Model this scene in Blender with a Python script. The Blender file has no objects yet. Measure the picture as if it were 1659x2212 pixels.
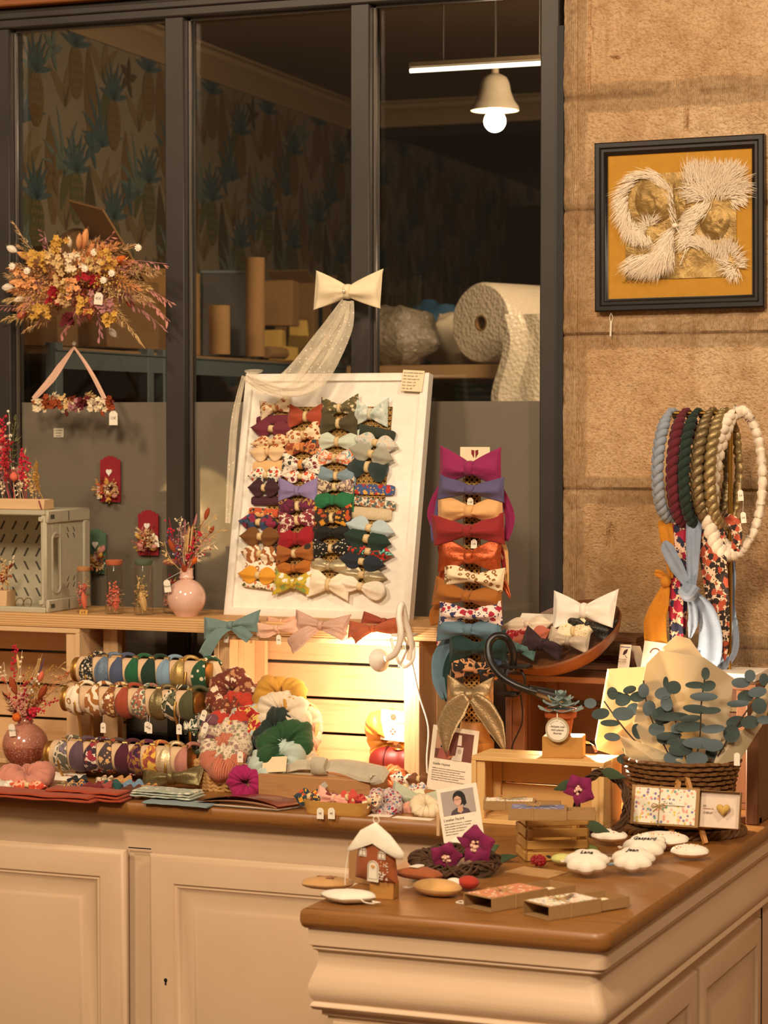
import bpy, bmesh, math, random
from mathutils import Vector, Matrix, noise, Euler
S = bpy.context.scene
PI = math.pi
V = Vector
rnd = random.Random(7)
# ------------------------------------------------------------------ camera
FP = 5200.0
YAW = math.atan(2114 / FP); PITCH = math.atan(201 / FP)
CAM = V((0, 0, 1.67))
Fw = V((-math.sin(YAW) * math.cos(PITCH), math.cos(YAW) * math.cos(PITCH), -math.sin(PITCH)))
Rt = V((math.cos(YAW), math.sin(YAW), 0)); Up = Rt.cross(Fw)
def ray(px, py): return Fw + Rt * ((px - 829.5) / FP) - Up * ((py - 1106) / FP)
def atY(px, py, Y): r = ray(px, py); return CAM + r * (Y / r.y)
def atZ(px, py, z): r = ray(px, py); return CAM + r * ((z - CAM.z) / r.z)
def atX(px, py, X): r = ray(px, py); return CAM + r * (X / r.x)
cd = bpy.data.cameras.new('camera'); cam = bpy.data.objects.new('camera', cd)
S.collection.objects.link(cam)
cd.sensor_fit = 'HORIZONTAL'; cd.sensor_width = 27.12; cd.lens = 27.12 * FP / 1659
cam.matrix_world = Matrix((( Rt.x, Up.x, -Fw.x, CAM.x), (Rt.y, Up.y, -Fw.y, CAM.y), (Rt.z, Up.z, -Fw.z, CAM.z), (0, 0, 0, 1)))
cd.dof.use_dof = True; cd.dof.focus_distance = 5.3; cd.dof.aperture_fstop = 6.3
cd.clip_end = 60
S.camera = cam
# ------------------------------------------------------------------ light and exposure
S.view_settings.view_transform = 'Standard'; S.view_settings.look = 'None'
S.view_settings.exposure = 0.0; S.view_settings.gamma = 1; S.view_settings.use_curve_mapping = False
w = bpy.data.worlds.new('world'); S.world = w; w.use_nodes = True
w.node_tree.nodes['Background'].inputs[0].default_value = (1.0, .68, .44, 1)
w.node_tree.nodes['Background'].inputs[1].default_value = .18
def area(name, loc, target, size, power, col, sy=None, spread=None):
    l = bpy.data.lights.new(name, 'AREA'); o = bpy.data.objects.new(name, l); S.collection.objects.link(o)
    l.energy = power; l.color = col; l.size = size
    if sy: l.shape = 'RECTANGLE'; l.size_y = sy
    else: l.shape = 'DISK'
    if spread: l.spread = spread
    o.location = loc; o.rotation_euler = (V(target) - V(loc)).to_track_quat('-Z', 'Y').to_euler(); return o
def point(name, loc, power, col, r=.02):
    l = bpy.data.lights.new(name, 'POINT'); o = bpy.data.objects.new(name, l); S.collection.objects.link(o)
    l.energy = power; l.color = col; l.shadow_soft_size = r; o.location = loc; return o
WARM = (1, .785, .55)
area('ceiling_lamp_light', (-1.0, .4, 3.7), (-1.7, 5.0, 1.0), .7, 165, WARM)
area('ceiling_lamp_light', (-3.6, 1.6, 4.0), (-2.2, 5.2, 1.0), .6, 84, WARM)
area('ceiling_lamp_light', (1.1, 2.6, 4.2), (-.8, 5.4, 1.3), .6, 84, (1, .79, .565))
area('back_room_fill_light', (-1.6, 6.3, 2.55), (-3.2, 7.6, 1.2), .5, 36, (1, .78, .52))  # unseen fill light added to brighten the wallpaper behind the glass
point('bulb_light', (-1.65, 7.0, 2.1), 3.5, (1, .8, .6), .04)
# ------------------------------------------------------------------ mesh kit
def lin(h):
    if isinstance(h, str):
        h = h.lstrip('#'); c = [int(h[i:i + 2], 16) / 255 for i in (0, 2, 4)]
    else: c = [x / 255 for x in h]
    return tuple((x / 12.92 if x < .04045 else ((x + .055) / 1.055) ** 2.4) for x in c) + (1,)
def frame_of(d, up=V((0, 0, 1))):
    d = d.normalized()
    if abs(d.dot(up)) > .97: up = V((1, 0, 0)) if abs(d.x) < .9 else V((0, 1, 0))
    a = up.cross(d).normalized(); b = d.cross(a).normalized(); return a, b, d
class M:
    def __init__(s): s.v = []; s.f = []; s.m = []; s.k = 0
    def add(s, vs, fs, k=None, X=None):
        o = len(s.v); k = s.k if k is None else k
        s.v += [tuple(X @ V(p)) if X is not None else tuple(p) for p in vs]
        s.f += [tuple(o + i for i in f) for f in fs]; s.m += [k] * len(fs); return s
    def box(s, c, d, rz=0, X=None, k=None):
        hx, hy, hz = d[0] / 2, d[1] / 2, d[2] / 2; T = Matrix.Translation(c) @ Matrix.Rotation(rz, 4, 'Z')
        if X is not None: T = X @ T
        vs = [(x, y, z) for x in (-hx, hx) for y in (-hy, hy) for z in (-hz, hz)]
        return s.add(vs, [(0, 1, 3, 2), (4, 6, 7, 5), (0, 4, 5, 1), (2, 3, 7, 6), (0, 2, 6, 4), (1, 5, 7, 3)], k, T)
    def cbox(s, lo, hi, ch=.002, X=None, k=None):      # box with chamfered edges
        lo = V(lo); hi = V(hi); c = (lo + hi) / 2; h = (hi - lo) / 2; ch = min(ch, h.x * .9, h.y * .9, h.z * .9)
        vs = []; idx = {}
        for sx in (-1, 1):
            for sy in (-1, 1):
                for sz in (-1, 1):
                    for a in range(3):
                        p = V((sx * (h.x - (ch if a != 0 else 0)), sy * (h.y - (ch if a != 1 else 0)), sz * (h.z - (ch if a != 2 else 0)))) + c
                        idx[(sx, sy, sz, a)] = len(vs); vs.append(p)
        fs = []
        for sg in (-1, 1):
            fs.append([idx[(sg, a, b, 0)] for a, b in ((-1, -1), (1, -1), (1, 1), (-1, 1))])
            fs.append([idx[(a, sg, b, 1)] for a, b in ((-1, -1), (1, -1), (1, 1), (-1, 1))])
            fs.append([idx[(a, b, sg, 2)] for a, b in ((-1, -1), (1, -1), (1, 1), (-1, 1))])
        for a in (-1, 1):
            for b in (-1, 1):
                fs.append([idx[(a, b, -1, 0)], idx[(a, b, 1, 0)], idx[(a, b, 1, 1)], idx[(a, b, -1, 1)]])
                fs.append([idx[(a, -1, b, 0)], idx[(a, 1, b, 0)], idx[(a, 1, b, 2)], idx[(a, -1, b, 2)]])
                fs.append([idx[(-1, a, b, 1)], idx[(1, a, b, 1)], idx[(1, a, b, 2)], idx[(-1, a, b, 2)]])
                for c2 in (-1, 1): fs.append([idx[(a, b, c2, i)] for i in range(3)])
        return s.add(vs, fs, k, X)
    def grid(s, fn, nu, nv, cu=False, cv=False, k=None, X=None, caps=False):
        a = nu if cu else nu + 1; b = nv if cv else nv + 1
        vs = [fn(i / nu, j / nv) for i in range(a) for j in range(b)]
        fs = [(i * b + j, ((i + 1) % a) * b + j, ((i + 1) % a) * b + (j + 1) % b, i * b + (j + 1) % b) for i in range(nu) for j in range(nv)]
        if caps and cv: fs += [tuple(range(b)), tuple((a - 1) * b + j for j in range(b))]
        return s.add(vs, fs, k, X)
    def tube(s, pts, r, n=8, k=None, X=None, caps=True, flat=1.0, up=V((0, 0, 1)), closed=False):
        pts = [V(p) for p in pts]; L = len(pts); rr = r if isinstance(r, (list, tuple)) else [r] * L
        vs = []; pa = None
        for i, p in enumerate(pts):
            if closed: d = pts[(i + 1) % L] - pts[i - 1]
            else: d = pts[min(i + 1, L - 1)] - pts[max(i - 1, 0)]
            if d.length < 1e-9: d = V((0, 0, 1))
            d.normalize()
            if pa is None: pa, b, _ = frame_of(d, up)
            else:
                pa = pa - d * pa.dot(d)
                if pa.length < 1e-6: pa, b, _ = frame_of(d, up)
                pa.normalize()
            b = d.cross(pa)
            for j in range(n):
                t = 2 * PI * j / n; vs.append(p + pa * (math.cos(t) * rr[i]) + b * (math.sin(t) * rr[i] * flat))
        R = L if closed else L - 1
        fs = [(i * n + j, i * n + (j + 1) % n, ((i + 1) % L) * n + (j + 1) % n, ((i + 1) % L) * n + j) for i in range(R) for j in range(n)]
        if caps and not closed: fs += [tuple(range(n)), tuple((L - 1) * n + j for j in range(n))]
        return s.add(vs, fs, k, X)
    def cyl(s, a, b, r, r2=None, n=16, k=None, X=None): return s.tube([a, b], [r, r if r2 is None else r2], n, k, X)
    def lathe(s, prof, n=24, c=(0, 0, 0), k=None, X=None, caps=True):
        vs = []
        for (r, z) in prof:
            for j in range(n): t = 2 * PI * j / n; vs.append((c[0] + r * math.cos(t), c[1] + r * math.sin(t), c[2] + z))
        L = len(prof)
        fs = [(i * n + j, i * n + (j + 1) % n, (i + 1) * n + (j + 1) % n, (i + 1) * n + j) for i in range(L - 1) for j in range(n)]
        if caps: fs += [tuple(range(n)), tuple((L - 1) * n + j for j in range(n))]
        return s.add(vs, fs, k, X)
    def ell(s, c, r, n=10, m=6, k=None, X=None, R=None):
        if not isinstance(r, (tuple, list)): r = (r, r, r)
        vs = []
        for i in range(m + 1):
            ph = PI * i / m; q = max(math.sin(ph), .02)
            for j in range(n):
                t = 2 * PI * j / n; p = V((r[0] * q * math.cos(t), r[1] * q * math.sin(t), r[2] * math.cos(ph)))
                if R is not None: p = R @ p
                vs.append(V(c) + p)
        fs = [(i * n + j, i * n + (j + 1) % n, (i + 1) * n + (j + 1) % n, (i + 1) * n + j) for i in range(m) for j in range(n)]
        fs += [tuple(range(n)), tuple(m * n + j for j in range(n))]
        return s.add(vs, fs, k, X)
    def seed(s, a, b, r, n=6, m=5, k=None, X=None, flat=1.0):    # spindle from a to b
        a = V(a); b = V(b); pts = [a.lerp(b, i / m) for i in range(m + 1)]
        return s.tube(pts, [max(r * math.sin(PI * (.06 + .88 * i / m)) ** .8, r * .08) for i in range(m + 1)], n, k, X, True, flat)
    def prism(s, out, h, k=None, X=None):                # outline in xz, extruded in -y by h
        n = len(out); vs = [(x, 0, z) for x, z in out] + [(x, -h, z) for x, z in out]
        fs = [tuple(range(n)), tuple(n + i for i in range(n))] + [(i, (i + 1) % n, n + (i + 1) % n, n + i) for i in range(n)]
        return s.add(vs, fs, k, X)
    def leaf(s, a, b, w, nrm=V((0, -1, 0)), bend=0, k=None, n=6, th=.0006, tip=1.0):
        a = V(a); b = V(b); d = b - a; side = d.cross(V(nrm)).normalized(); nn = side.cross(d).normalized()
        top = []; bot = []
        for i in range(n + 1):
            t = i / n; ww = w * math.sin(PI * min(max(t, .03), .97) ** tip) ; c = a + d * t + nn * (bend * d.length * math.sin(PI * t))
            top += [c - side * ww, c + nn * (.15 * w), c + side * ww]
        vs = top + [p - nn * th for p in top]; m = 3 * (n + 1)
        fs = []
        for i in range(n):
            for j in (0, 1):
                q = (i * 3 + j, i * 3 + j + 1, i * 3 + j + 4, i * 3 + j + 3); fs.append(q); fs.append(tuple(m + x for x in q[::-1]))
        for i in range(n):
            fs.append((i * 3, i * 3 + 3, m + i * 3 + 3, m + i * 3)); fs.append((i * 3 + 2, m + i * 3 + 2, m + i * 3 + 5, i * 3 + 5))
        return s.add(vs, fs, k)
    def rings(s, x0, x1, z0, z1, st, k=None, X=None, cap=True):      # nested rectangles facing -y: (inset, y)
        vs = []
        for (i, y) in st: vs += [(x0 + i, y, z0 + i), (x1 - i, y, z0 + i), (x1 - i, y, z1 - i), (x0 + i, y, z1 - i)]
        fs = [(r * 4 + j, r * 4 + (j + 1) % 4, r * 4 + 4 + (j + 1) % 4, r * 4 + 4 + j) for r in range(len(st) - 1) for j in range(4)]
        if cap: fs.append(tuple((len(st) - 1) * 4 + j for j in range(4)))
        return s.add(vs, fs, k, X)
    def build(s, name, mats, parent=None, loc=None, rot=None, flat=False, ang=38, recalc=True, mw=None):
        if not isinstance(mats, (list, tuple)): mats = [mats]
        me = bpy.data.meshes.new(name); me.from_pydata(s.v, [], s.f)
        for m in mats: me.materials.append(m)
        bm = bmesh.new(); bm.from_mesh(me); bm.faces.ensure_lookup_table()
        for f, k in zip(bm.faces, s.m): f.material_index = k; f.smooth = not flat
        if recalc: bmesh.ops.recalc_face_normals(bm, faces=bm.faces)
        if not flat:
            lim = math.radians(ang)
            for e in bm.edges:
                if len(e.link_faces) == 2 and e.calc_face_angle(0) > lim: e.smooth = False
        bm.to_mesh(me); bm.free()
        o = bpy.data.objects.new(name, me); S.collection.objects.link(o)
        if parent: o.parent = parent
        if mw is not None: o.matrix_basis = mw
        if loc is not None: o.location = loc
        if rot is not None: o.rotation_euler = rot
        return o
def tag(o, label, cat, group=None):
    o['label'] = label; o['category'] = cat
    if group: o['group'] = group
    return o
def thing(name, label, cat, loc=(0, 0, 0), rot=(0, 0, 0), group=None):
    o = bpy.data.objects.new(name, None); S.collection.objects.link(o); o.empty_display_size = .02
    o.location = loc; o.rotation_euler = rot if not isinstance(rot, (int, float)) else (0, 0, rot)
    return tag(o, label, cat, group)
def struct(o): o['kind'] = 'structure'; return o
def dup(o, parent=None, loc=None, rot=None, label=None):
    c = o.copy(); S.collection.objects.link(c)
    if parent: c.parent = parent
    if loc is not None: c.location = loc
    if rot is not None: c.rotation_euler = rot
    if label: c['label'] = label
    for ch in o.children: dup(ch, c)
    return c
def TR(loc=(0, 0, 0), rx=0, ry=0, rz=0, s=1):
    return Matrix.Translation(loc) @ Euler((rx, ry, rz)).to_matrix().to_4x4() @ Matrix.Scale(s, 4)
def textmesh(txt, size, mat, parent, mw, name='lettering', align='LEFT', ext=.0002, shear=0, space=1.0, label=None):
    c = bpy.data.curves.new(name, 'FONT'); c.body = txt; c.size = size; c.align_x = align; c.extrude = ext; c.shear = shear
    c.space_line = space; c.resolution_u = 2
    t = bpy.data.objects.new('tmp', c); S.collection.objects.link(t)
    me = bpy.data.meshes.new_from_object(t); bpy.data.objects.remove(t); bpy.data.curves.remove(c)
    me.name = name; me.materials.clear(); me.materials.append(mat)
    o = bpy.data.objects.new(name, me); S.collection.objects.link(o)
    if parent: o.parent = parent
    o.matrix_basis = mw
    if label: o['label'] = label
    return o
RX90 = Matrix.Rotation(PI / 2, 4, 'X')     # text in xy -> facing -y
# ------------------------------------------------------------------ materials
class NT:
    def __init__(s, name, rough=.6, metal=0, spec=.5):
        s.m = bpy.data.materials.new(name); s.m.use_nodes = True; s.t = s.m.node_tree
        s.b = s.t.nodes['Principled BSDF']; s.out = s.t.nodes['Material Output']
        s.b.inputs['Roughness'].default_value = rough; s.b.inputs['Metallic'].default_value = metal
        s.b.inputs['Specular IOR Level'].default_value = spec
    def n(s, ty, **kw):
        x = s.t.nodes.new('ShaderNode' + ty)
        for a, b in kw.items():
            if a.startswith('_'): setattr(x, a[1:], b)
            else: x.inputs[a.replace('_', ' ')].default_value = b
        return x
    def l(s, a, b): s.t.links.new(a, b); return s
    def co(s, kind='Object', scale=(1, 1, 1), rot=(0, 0, 0)):
        tc = s.n('TexCoord'); mp = s.n('Mapping'); mp.inputs['Scale'].default_value = scale; mp.inputs['Rotation'].default_value = rot
        s.l(tc.outputs[kind], mp.inputs[0]); return mp.outputs[0]
    def noise(s, vec, scale, detail=3, rough=.55, dist=0):
        x = s.n('TexNoise'); x.inputs['Scale'].default_value = scale; x.inputs['Detail'].default_value = detail
        x.inputs['Roughness'].default_value = rough; x.inputs['Distortion'].default_value = dist; s.l(vec, x.inputs['Vector']); return x.outputs[0]
    def vor(s, vec, scale, out='Distance', feat='F1', rnd_=1):
        x = s.n('TexVoronoi', _feature=feat); x.inputs['Scale'].default_value = scale; x.inputs['Randomness'].default_value = rnd_
        s.l(vec, x.inputs['Vector']); return x.outputs[out]
    def wave(s, vec, scale, dist=0, det=2, dsc=1, dr='X', ty='BANDS'):
        x = s.n('TexWave', _wave_type=ty)
        if ty == 'BANDS': x.bands_direction = dr
        x.inputs['Scale'].default_value = scale; x.inputs['Distortion'].default_value = dist; x.inputs['Detail'].default_value = det; x.inputs['Detail Scale'].default_value = dsc
        s.l(vec, x.inputs['Vector']); return x.outputs[0]
    def ramp(s, fac, st, interp='LINEAR'):
        x = s.n('ValToRGB'); cr = x.color_ramp; cr.interpolation = interp
        while len(cr.elements) < len(st): cr.elements.new(.5)
        for e, (p, c) in zip(cr.elements, st): e.position = p; e.color = lin(c) if not isinstance(c, (int, float)) else (c, c, c, 1)
        s.l(fac, x.inputs[0]); return x.outputs[0]
    def mix(s, fac, a, b, blend='MIX'):
        x = s.n('Mix', _data_type='RGBA', _blend_type=blend)
        for i, q in ((0, fac), (6, a), (7, b)):
            if hasattr(q, 'is_output'): s.l(q, x.inputs[i])
            else: x.inputs[i].default_value = (lin(q) if isinstance(q, str) else q)
        return x.outputs[2]
    def math(s, op, a, b=0.0, clamp=False):
        x = s.n('Math', _operation=op, _use_clamp=clamp)
        for i, q in ((0, a), (1, b)):
            if hasattr(q, 'is_output'): s.l(q, x.inputs[i])
            else: x.inputs[i].default_value = q
        return x.outputs[0]
    def bump(s, h, strength=.3, dist=.001, prev=None):
        x = s.n('Bump'); x.inputs['Strength'].default_value = strength; x.inputs['Distance'].default_value = dist; s.l(h, x.inputs['Height'])
        if prev: s.l(prev, x.inputs['Normal'])
        return x.outputs[0]
    def col(s, c):
        if hasattr(c, 'is_output'): s.l(c, s.b.inputs['Base Color'])
        else: s.b.inputs['Base Color'].default_value = lin(c) if isinstance(c, str) else c
        return s
    def nor(s, x): s.l(x, s.b.inputs['Normal']); return s
_mc = {}
def plain(c, rough=.6, metal=0, name='paint', spec=.5, var=.0, sss=0, trans=0, coat=0):
    key = ('p', c, rough, metal, name, spec, trans, coat)
    if key in _mc: return _mc[key]
    t = NT(name, rough, metal, spec); v = t.co()
    nz = t.noise(v, 60, 3); t.col(t.mix(nz, c, t.mix(.0, c, c)) if not var else t.mix(nz, c, '000000'))
    base = t.n('RGB'); base.outputs[0].default_value = lin(c)
    hsv = t.n('HueSaturation'); t.l(base.outputs[0], hsv.inputs['Color']); t.l(t.math('ADD', t.math('MULTIPLY', nz, .24), .88), hsv.inputs['Value'])
    t.col(hsv.outputs[0]); t.nor(t.bump(t.noise(v, 300, 2), .08, .0005))
    if trans: t.b.inputs['Transmission Weight'].default_value = trans
    if coat: t.b.inputs['Coat Weight'].default_value = coat; t.b.inputs['Coat Roughness'].default_value = .08
    _mc[key] = t.m; return t.m
def fab(kind, c1, c2='ffffff', c3=None, sc=1.0, name=None, rough=.85):
    """cloth: solid, felt, rib, dots, floral, leopard, zebra, stripe, lame, glitter, gauze"""
    key = ('f', kind, c1, c2, c3, sc)
    if key in _mc: return _mc[key]
    t = NT(name or kind + '_cloth', rough); v = t.co(); c3 = c3 or c2
    weave = t.bump(t.noise(v, 900, 2), .25, .0006)
    fold = t.noise(v, 45, 3)
    def shade(c):
        h = t.n('HueSaturation')
        if isinstance(c, str): h.inputs['Color'].default_value = lin(c)
        else: t.l(c, h.inputs['Color'])
        t.l(t.math('ADD', t.math('MULTIPLY', fold, .3), .85), h.inputs['Value']); return h.outputs[0]
    t.b.inputs['Sheen Weight'].default_value = .12 if kind != 'lame' else 0
    nor = t.bump(fold, .35, .004, weave)
    if kind in ('solid', 'felt'):
        t.col(shade(c1))
        if kind == 'felt': nor = t.bump(t.noise(v, 500, 4), .5, .0012)
    elif kind == 'rib':
        wv = t.wave(v, 95 * sc, 0, 0, 1, 'X'); t.col(shade(t.mix(wv, c1, c2 if c2 != 'ffffff' else c1))); nor = t.bump(wv, .8, .0015, weave)
    elif kind == 'gauze':
        t.col(shade(c1)); wv = t.math('ADD', t.wave(v, 110, 3, 2, 2, 'Z'), t.noise(v, 140, 3)); nor = t.bump(wv, .3, .0010, weave)
    elif kind == 'dots':
        d = t.vor(v, 120 * sc); t.col(shade(t.mix(t.ramp(d, [(.0, 1.0), (.27, 1.0), (.31, 0.0)]), c1, c2)))
    elif kind in ('floral', 'dense'):
        f1, f2 = (.62, .24) if kind == 'floral' else (.86, .30)
        cl = t.vor(v, 75 * sc, 'Color'); d = t.vor(v, 75 * sc); sep = t.n('SeparateColor'); t.l(cl, sep.inputs[0])
        petals = t.noise(v, 260 * sc, 1); dd = t.math('ADD', d, t.math('MULTIPLY', petals, .5))
        fl = t.ramp(dd, [(0, 1.0), (f1, 1.0), (f1 + .04, 0.0)])
        hue = t.ramp(sep.outputs[0], [(0, c2), (.5, c3), (1, c2)], 'CONSTANT')
        lf = t.vor(v, 160 * sc); lfm = t.ramp(lf, [(0, 1.0), (f2, 1.0), (f2 + .06, 0.0)])
        base = t.mix(lfm, c1, c3); t.col(shade(t.mix(fl, base, hue)))
    elif kind == 'leopard':
        d = t.math('ADD', t.vor(v, 85 * sc), t.math('MULTIPLY', t.noise(v, 120 * sc, 1), .35))
        ring = t.ramp(d, [(0, c3), (.34, c3), (.36, c2), (.56, c2), (.58, c1)], 'CONSTANT'); t.col(shade(ring))
    elif kind == 'zebra':
        wv = t.wave(v, 22 * sc, 9, 2, 1.6, 'DIAGONAL'); t.col(shade(t.ramp(wv, [(0, c1), (.5, c2)], 'CONSTANT')))
    elif kind == 'abstract':
        nz = t.noise(v, 38 * sc, 2, .4, 1.2)
        t.col(shade(t.ramp(nz, [(0, c1), (.42, c1), (.43, c2), (.52, c2), (.53, c1), (.58, c3), (.66, c3), (.67, c1)], 'CONSTANT')))
    elif kind == 'stripe':
        wv = t.wave(v, 30 * sc, 0, 0, 1, 'X'); t.col(shade(t.ramp(wv, [(0, c1), (.5, c2)], 'CONSTANT')))
    elif kind == 'lame':
        t.b.inputs['Metallic'].default_value = .55; t.b.inputs['Roughness'].default_value = .38
        t.col(t.mix(t.noise(v, 130, 4), c1, c2)); nor = t.bump(t.noise(v, 220, 4), .6, .002)
    elif kind == 'glitter':
        sp = t.ramp(t.vor(v, 420), [(0, 1.0), (.16, 1.0), (.2, 0.0)]); t.col(t.mix(sp, shade(c1), c2)); t.b.inputs['Roughness'].default_value = .5
    t.nor(nor); _mc[key] = t.m; return t.m
def wood(c1, c2, axis='X', sc=1.0, rough=.5, name='wood', knots=True, coat=0):
    key = ('w', c1, c2, axis, sc, rough, name, coat)
    if key in _mc: return _mc[key]
    t = NT(name, rough); k = {'X': (1.1, 14, 14), 'Y': (14, 1.1, 14), 'Z': (14, 14, 1.1)}[axis]
    v = t.co('Object', tuple(q * sc for q in k))
    n1 = t.noise(v, 2.2, 5, .6, .6); n2 = t.noise(v, 9, 4, .7)
    g = t.math('ADD', t.math('MULTIPLY', n1, .75), t.math('MULTIPLY', n2, .3))
    c = t.ramp(g, [(.3, c2), (.48, c1), (.6, c1), (.75, c2)])
    if knots:
        kv = t.co('Object', (5, 5, 9)); d = t.vor(kv, 1.3); kk = t.ramp(d, [(0, 1.0), (.035, .85), (.07, 0.0)]); c = t.mix(kk, c, tuple(x * .45 for x in lin(c2)[:3]) + (1,))
    t.col(c); t.nor(t.bump(g, .25, .0012))
    if coat: t.b.inputs['Coat Weight'].default_value = coat; t.b.inputs['Coat Roughness'].default_value = .25
    _mc[key] = t.m; return t.m
def glow(c, s, name='lit_bulb'):
    t = NT(name); t.b.inputs['Emission Color'].default_value = lin(c); t.b.inputs['Emission Strength'].default_value = s; t.col(c); return t.m
# ================================================================== the room
CT = .82; YF = 4.71; YW = 5.46          # worktop height, front of the long worktop, wall plane
YG = 5.53                                 # glass
XR = -1.14; XL = -1.70; YP = 3.79         # the short leg of the counter
# floor
t = NT('floor_boards', .5); v = t.co('Object', (1, 8, 1)); t.col(t.ramp(t.noise(v, 2, 4), [(.3, '5a4028'), (.7, '7a5836')])); FLOORM = t.m
m = M(); m.box((-2.5, 3.0, -.02), (11, 15.8, .04)); struct(m.build('floor', FLOORM))
# stone wall
def stone_mat():
    t = NT('sandstone', .9, 0, .2); v = t.co(); at = t.n('Attribute'); at.attribute_name = 'pit'; mk = at.outputs['Fac']
    n1 = t.noise(v, 2.6, 5, .6); n2 = t.noise(v, 14, 5, .7); n3 = t.noise(v, 120, 3, .6)
    c = t.ramp(n1, [(.25, 'ac8860'), (.5, 'c6a27a'), (.75, 'd5b791')])
    c = t.mix(t.ramp(n2, [(.45, 0.0), (.7, .55)]), c, '986c44')
    c = t.mix(t.ramp(n3, [(.35, .5), (.55, 0.0)]), c, '96703f')
    st = t.co('Object', (16, 1, .8)); c = t.mix(t.ramp(t.noise(st, 1.5, 3), [(.6, 0.0), (.78, .5)]), c, '8a5a2a')
    jt = t.n('Attribute'); jt.attribute_name = 'joint'; c = t.mix(t.math('MULTIPLY', jt.outputs['Fac'], .35), c, '6b4a2a')
    t.col(c)
    pk = t.vor(t.co('Object', (1, 1, 1.3)), 150); pk2 = t.noise(t.co('Object', (130, 60, 170), (0, .5, 0)), 1, 2)
    strok = t.wave(v, 90, 1.5, 2, 1, 'X')
    h = t.mix(mk, strok, t.math('ADD', t.math('MULTIPLY', pk, .7), pk2)); b = t.bump(h, .75, .004); b = t.bump(n2, .6, .012, b)
    t.nor(b); return t.m
STONE = stone_mat()
sx0 = atY(1212, 900, YW).x; sx1 = 1.2
def joint_z(yp, px=1400): return atY(px, yp, YW).z
JZ = [joint_z(y) for y in (204, 448, 722, 1060, 1393)]
VJ = []
def stonewall():
    nx, nz = 330, 470; zA, zB = 0.0, 3.3; m = M()
    pits = []; js = []
    cracks = [(atY(1275, 60, YW), .0)]
    chips = [(atY(1331, 127, YW), .011, .009, .016), (atY(1482, 255, YW), .006, .04, .014), (atY(1318, 1158, YW), .011, .045, .014), (atY(1560, 108, YW), .012, .008, .008), (atY(1253, 950, YW), .006, .045, .008), (atY(1455, 180, YW), .004, .02, .006)]
    def fn(u, v_):
        x = sx0 + (sx1 - sx0) * (u ** 1.25); z = zA + (zB - zA) * v_
        dj = min(abs(z - j) for j in JZ + [.62, 0.02, 2.72, 3.05]); dx = x - sx0
        y = 0; wob = noise.noise(V((x * 9, z * 9, 1))) * .006
        djw = abs(dj + wob * .4)
        if djw < .006: y += .007 * (1 - djw / .006)
        y += noise.noise(V((x * 5, z * 5, 0))) * .006 + noise.noise(V((x * 28, z * 28, 3))) * .0028
        e = .028 + noise.noise(V((0, z * 14, 5))) * .008                # chipped arris beside the window
        if dx < e: y += .016 * (1 - dx / e) + .004 * noise.noise(V((x * 60, z * 40, 7)))
        e2 = abs(dx - .036 - noise.noise(V((3, z * 6, 5))) * .003)
        if e2 < .006: y += .005 * (1 - e2 / .006)
        for (c, a, b, dp) in chips:
            q = ((x - c.x) / a) ** 2 + ((z - c.z) / b) ** 2 + noise.noise(V((x * 90, z * 60, 2))) * .5
            if q < 1: y += dp * (1 - q)
        cx = atY(1275, 60, YW).x + noise.noise(V((0, z * 22, 9))) * .006
        if z > 2.44 and abs(x - cx) < .0028: y += .006; djw = min(djw, .004)
        mk = min(1, max(0, (dj - .028 + wob) / .008)) * min(1, max(0, (dx - .055 + wob) / .012))
        pits.append(mk); js.append(1.0 if djw < .0035 else 0.0); return (x, YW + y, z)
    m.grid(fn, nx, nz)
    b = len(m.v)
    m.box(((sx0 + sx1) / 2 + .01, YW + .14, 1.65), (sx1 - sx0 - .02, .2, 3.3))
    pits.extend([0] * 8); js.extend([0] * 8)
    o = m.build('wall_right', STONE)
    for nm, arr in (('pit', pits), ('joint', js)):
        a = o.data.attributes.new(nm, 'FLOAT', 'POINT'); a.data.foreach_set('value', arr)
    struct(o)
stonewall()
# window frame
t = NT('grey_metal', .45, .3); v = t.co(); t.col(t.ramp(t.noise(v, 4, 2), [(.3, '35302b'), (.7, '3e3833')])); t.nor(t.bump(t.noise(v, 400, 2), .1, .0003)); FRM = t.m
DARKM = plain('15100d', .6, name='dark_gasket')
xs = [(atY(-22, 900, YW + .02).x, atY(24, 900, YW + .02).x), (atY(358, 900, YW + .02).x, atY(399, 900, YW + .02).x), (atY(757, 900, YW + .02).x, atY(798, 900, YW + .02).x), (atY(1165, 900, YW + .02).x, atY(1206, 900, YW + .02).x)]
zt = atY(780, 9, YW + .02).z; ztt = atY(250, 0, YW + .02).z + .0
m = M()
for a, b in [(-6.0, -5.95), (-4.35, -4.30)] + xs:
    m.cbox((a, YW + .02, .75), (b, YW + .09, zt + .04), .003)
m.cbox((-6.0, YW + .012, zt), (xs[3][1], YW + .1, zt + .05), .004); m.cbox((-6.0, YW + .02, .78), (xs[3][1], YW + .09, .86), .003)
m.cbox((-6.0, YW + .004, zt + .022), (xs[3][1], YW + .014, zt + .040), .003)
struct(m.build('window_1', FRM))
m = M()
pin = [(-5.95, xs[0][0]), (xs[0][1], xs[1][0]), (xs[1][1], xs[2][0]), (xs[2][1], xs[3][0])]
for a, b in pin:                      # bright glazing beads at the pane edges
    for x in (a + .004, b - .004): m.box((x, YW + .05, (zt + .86) / 2), (.006, .01, zt - .86))
    m.box(((a + b) / 2, YW + .05, zt - .004), (b - a, .01, .006))
m.box((xs[3][1] + .006, YW + .06, 1.6), (.016, .1, 2.0), k=1)
struct(m.build('trim_1', [plain('8a8078', .3, .8, 'bead_metal'), DARKM]))
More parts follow.
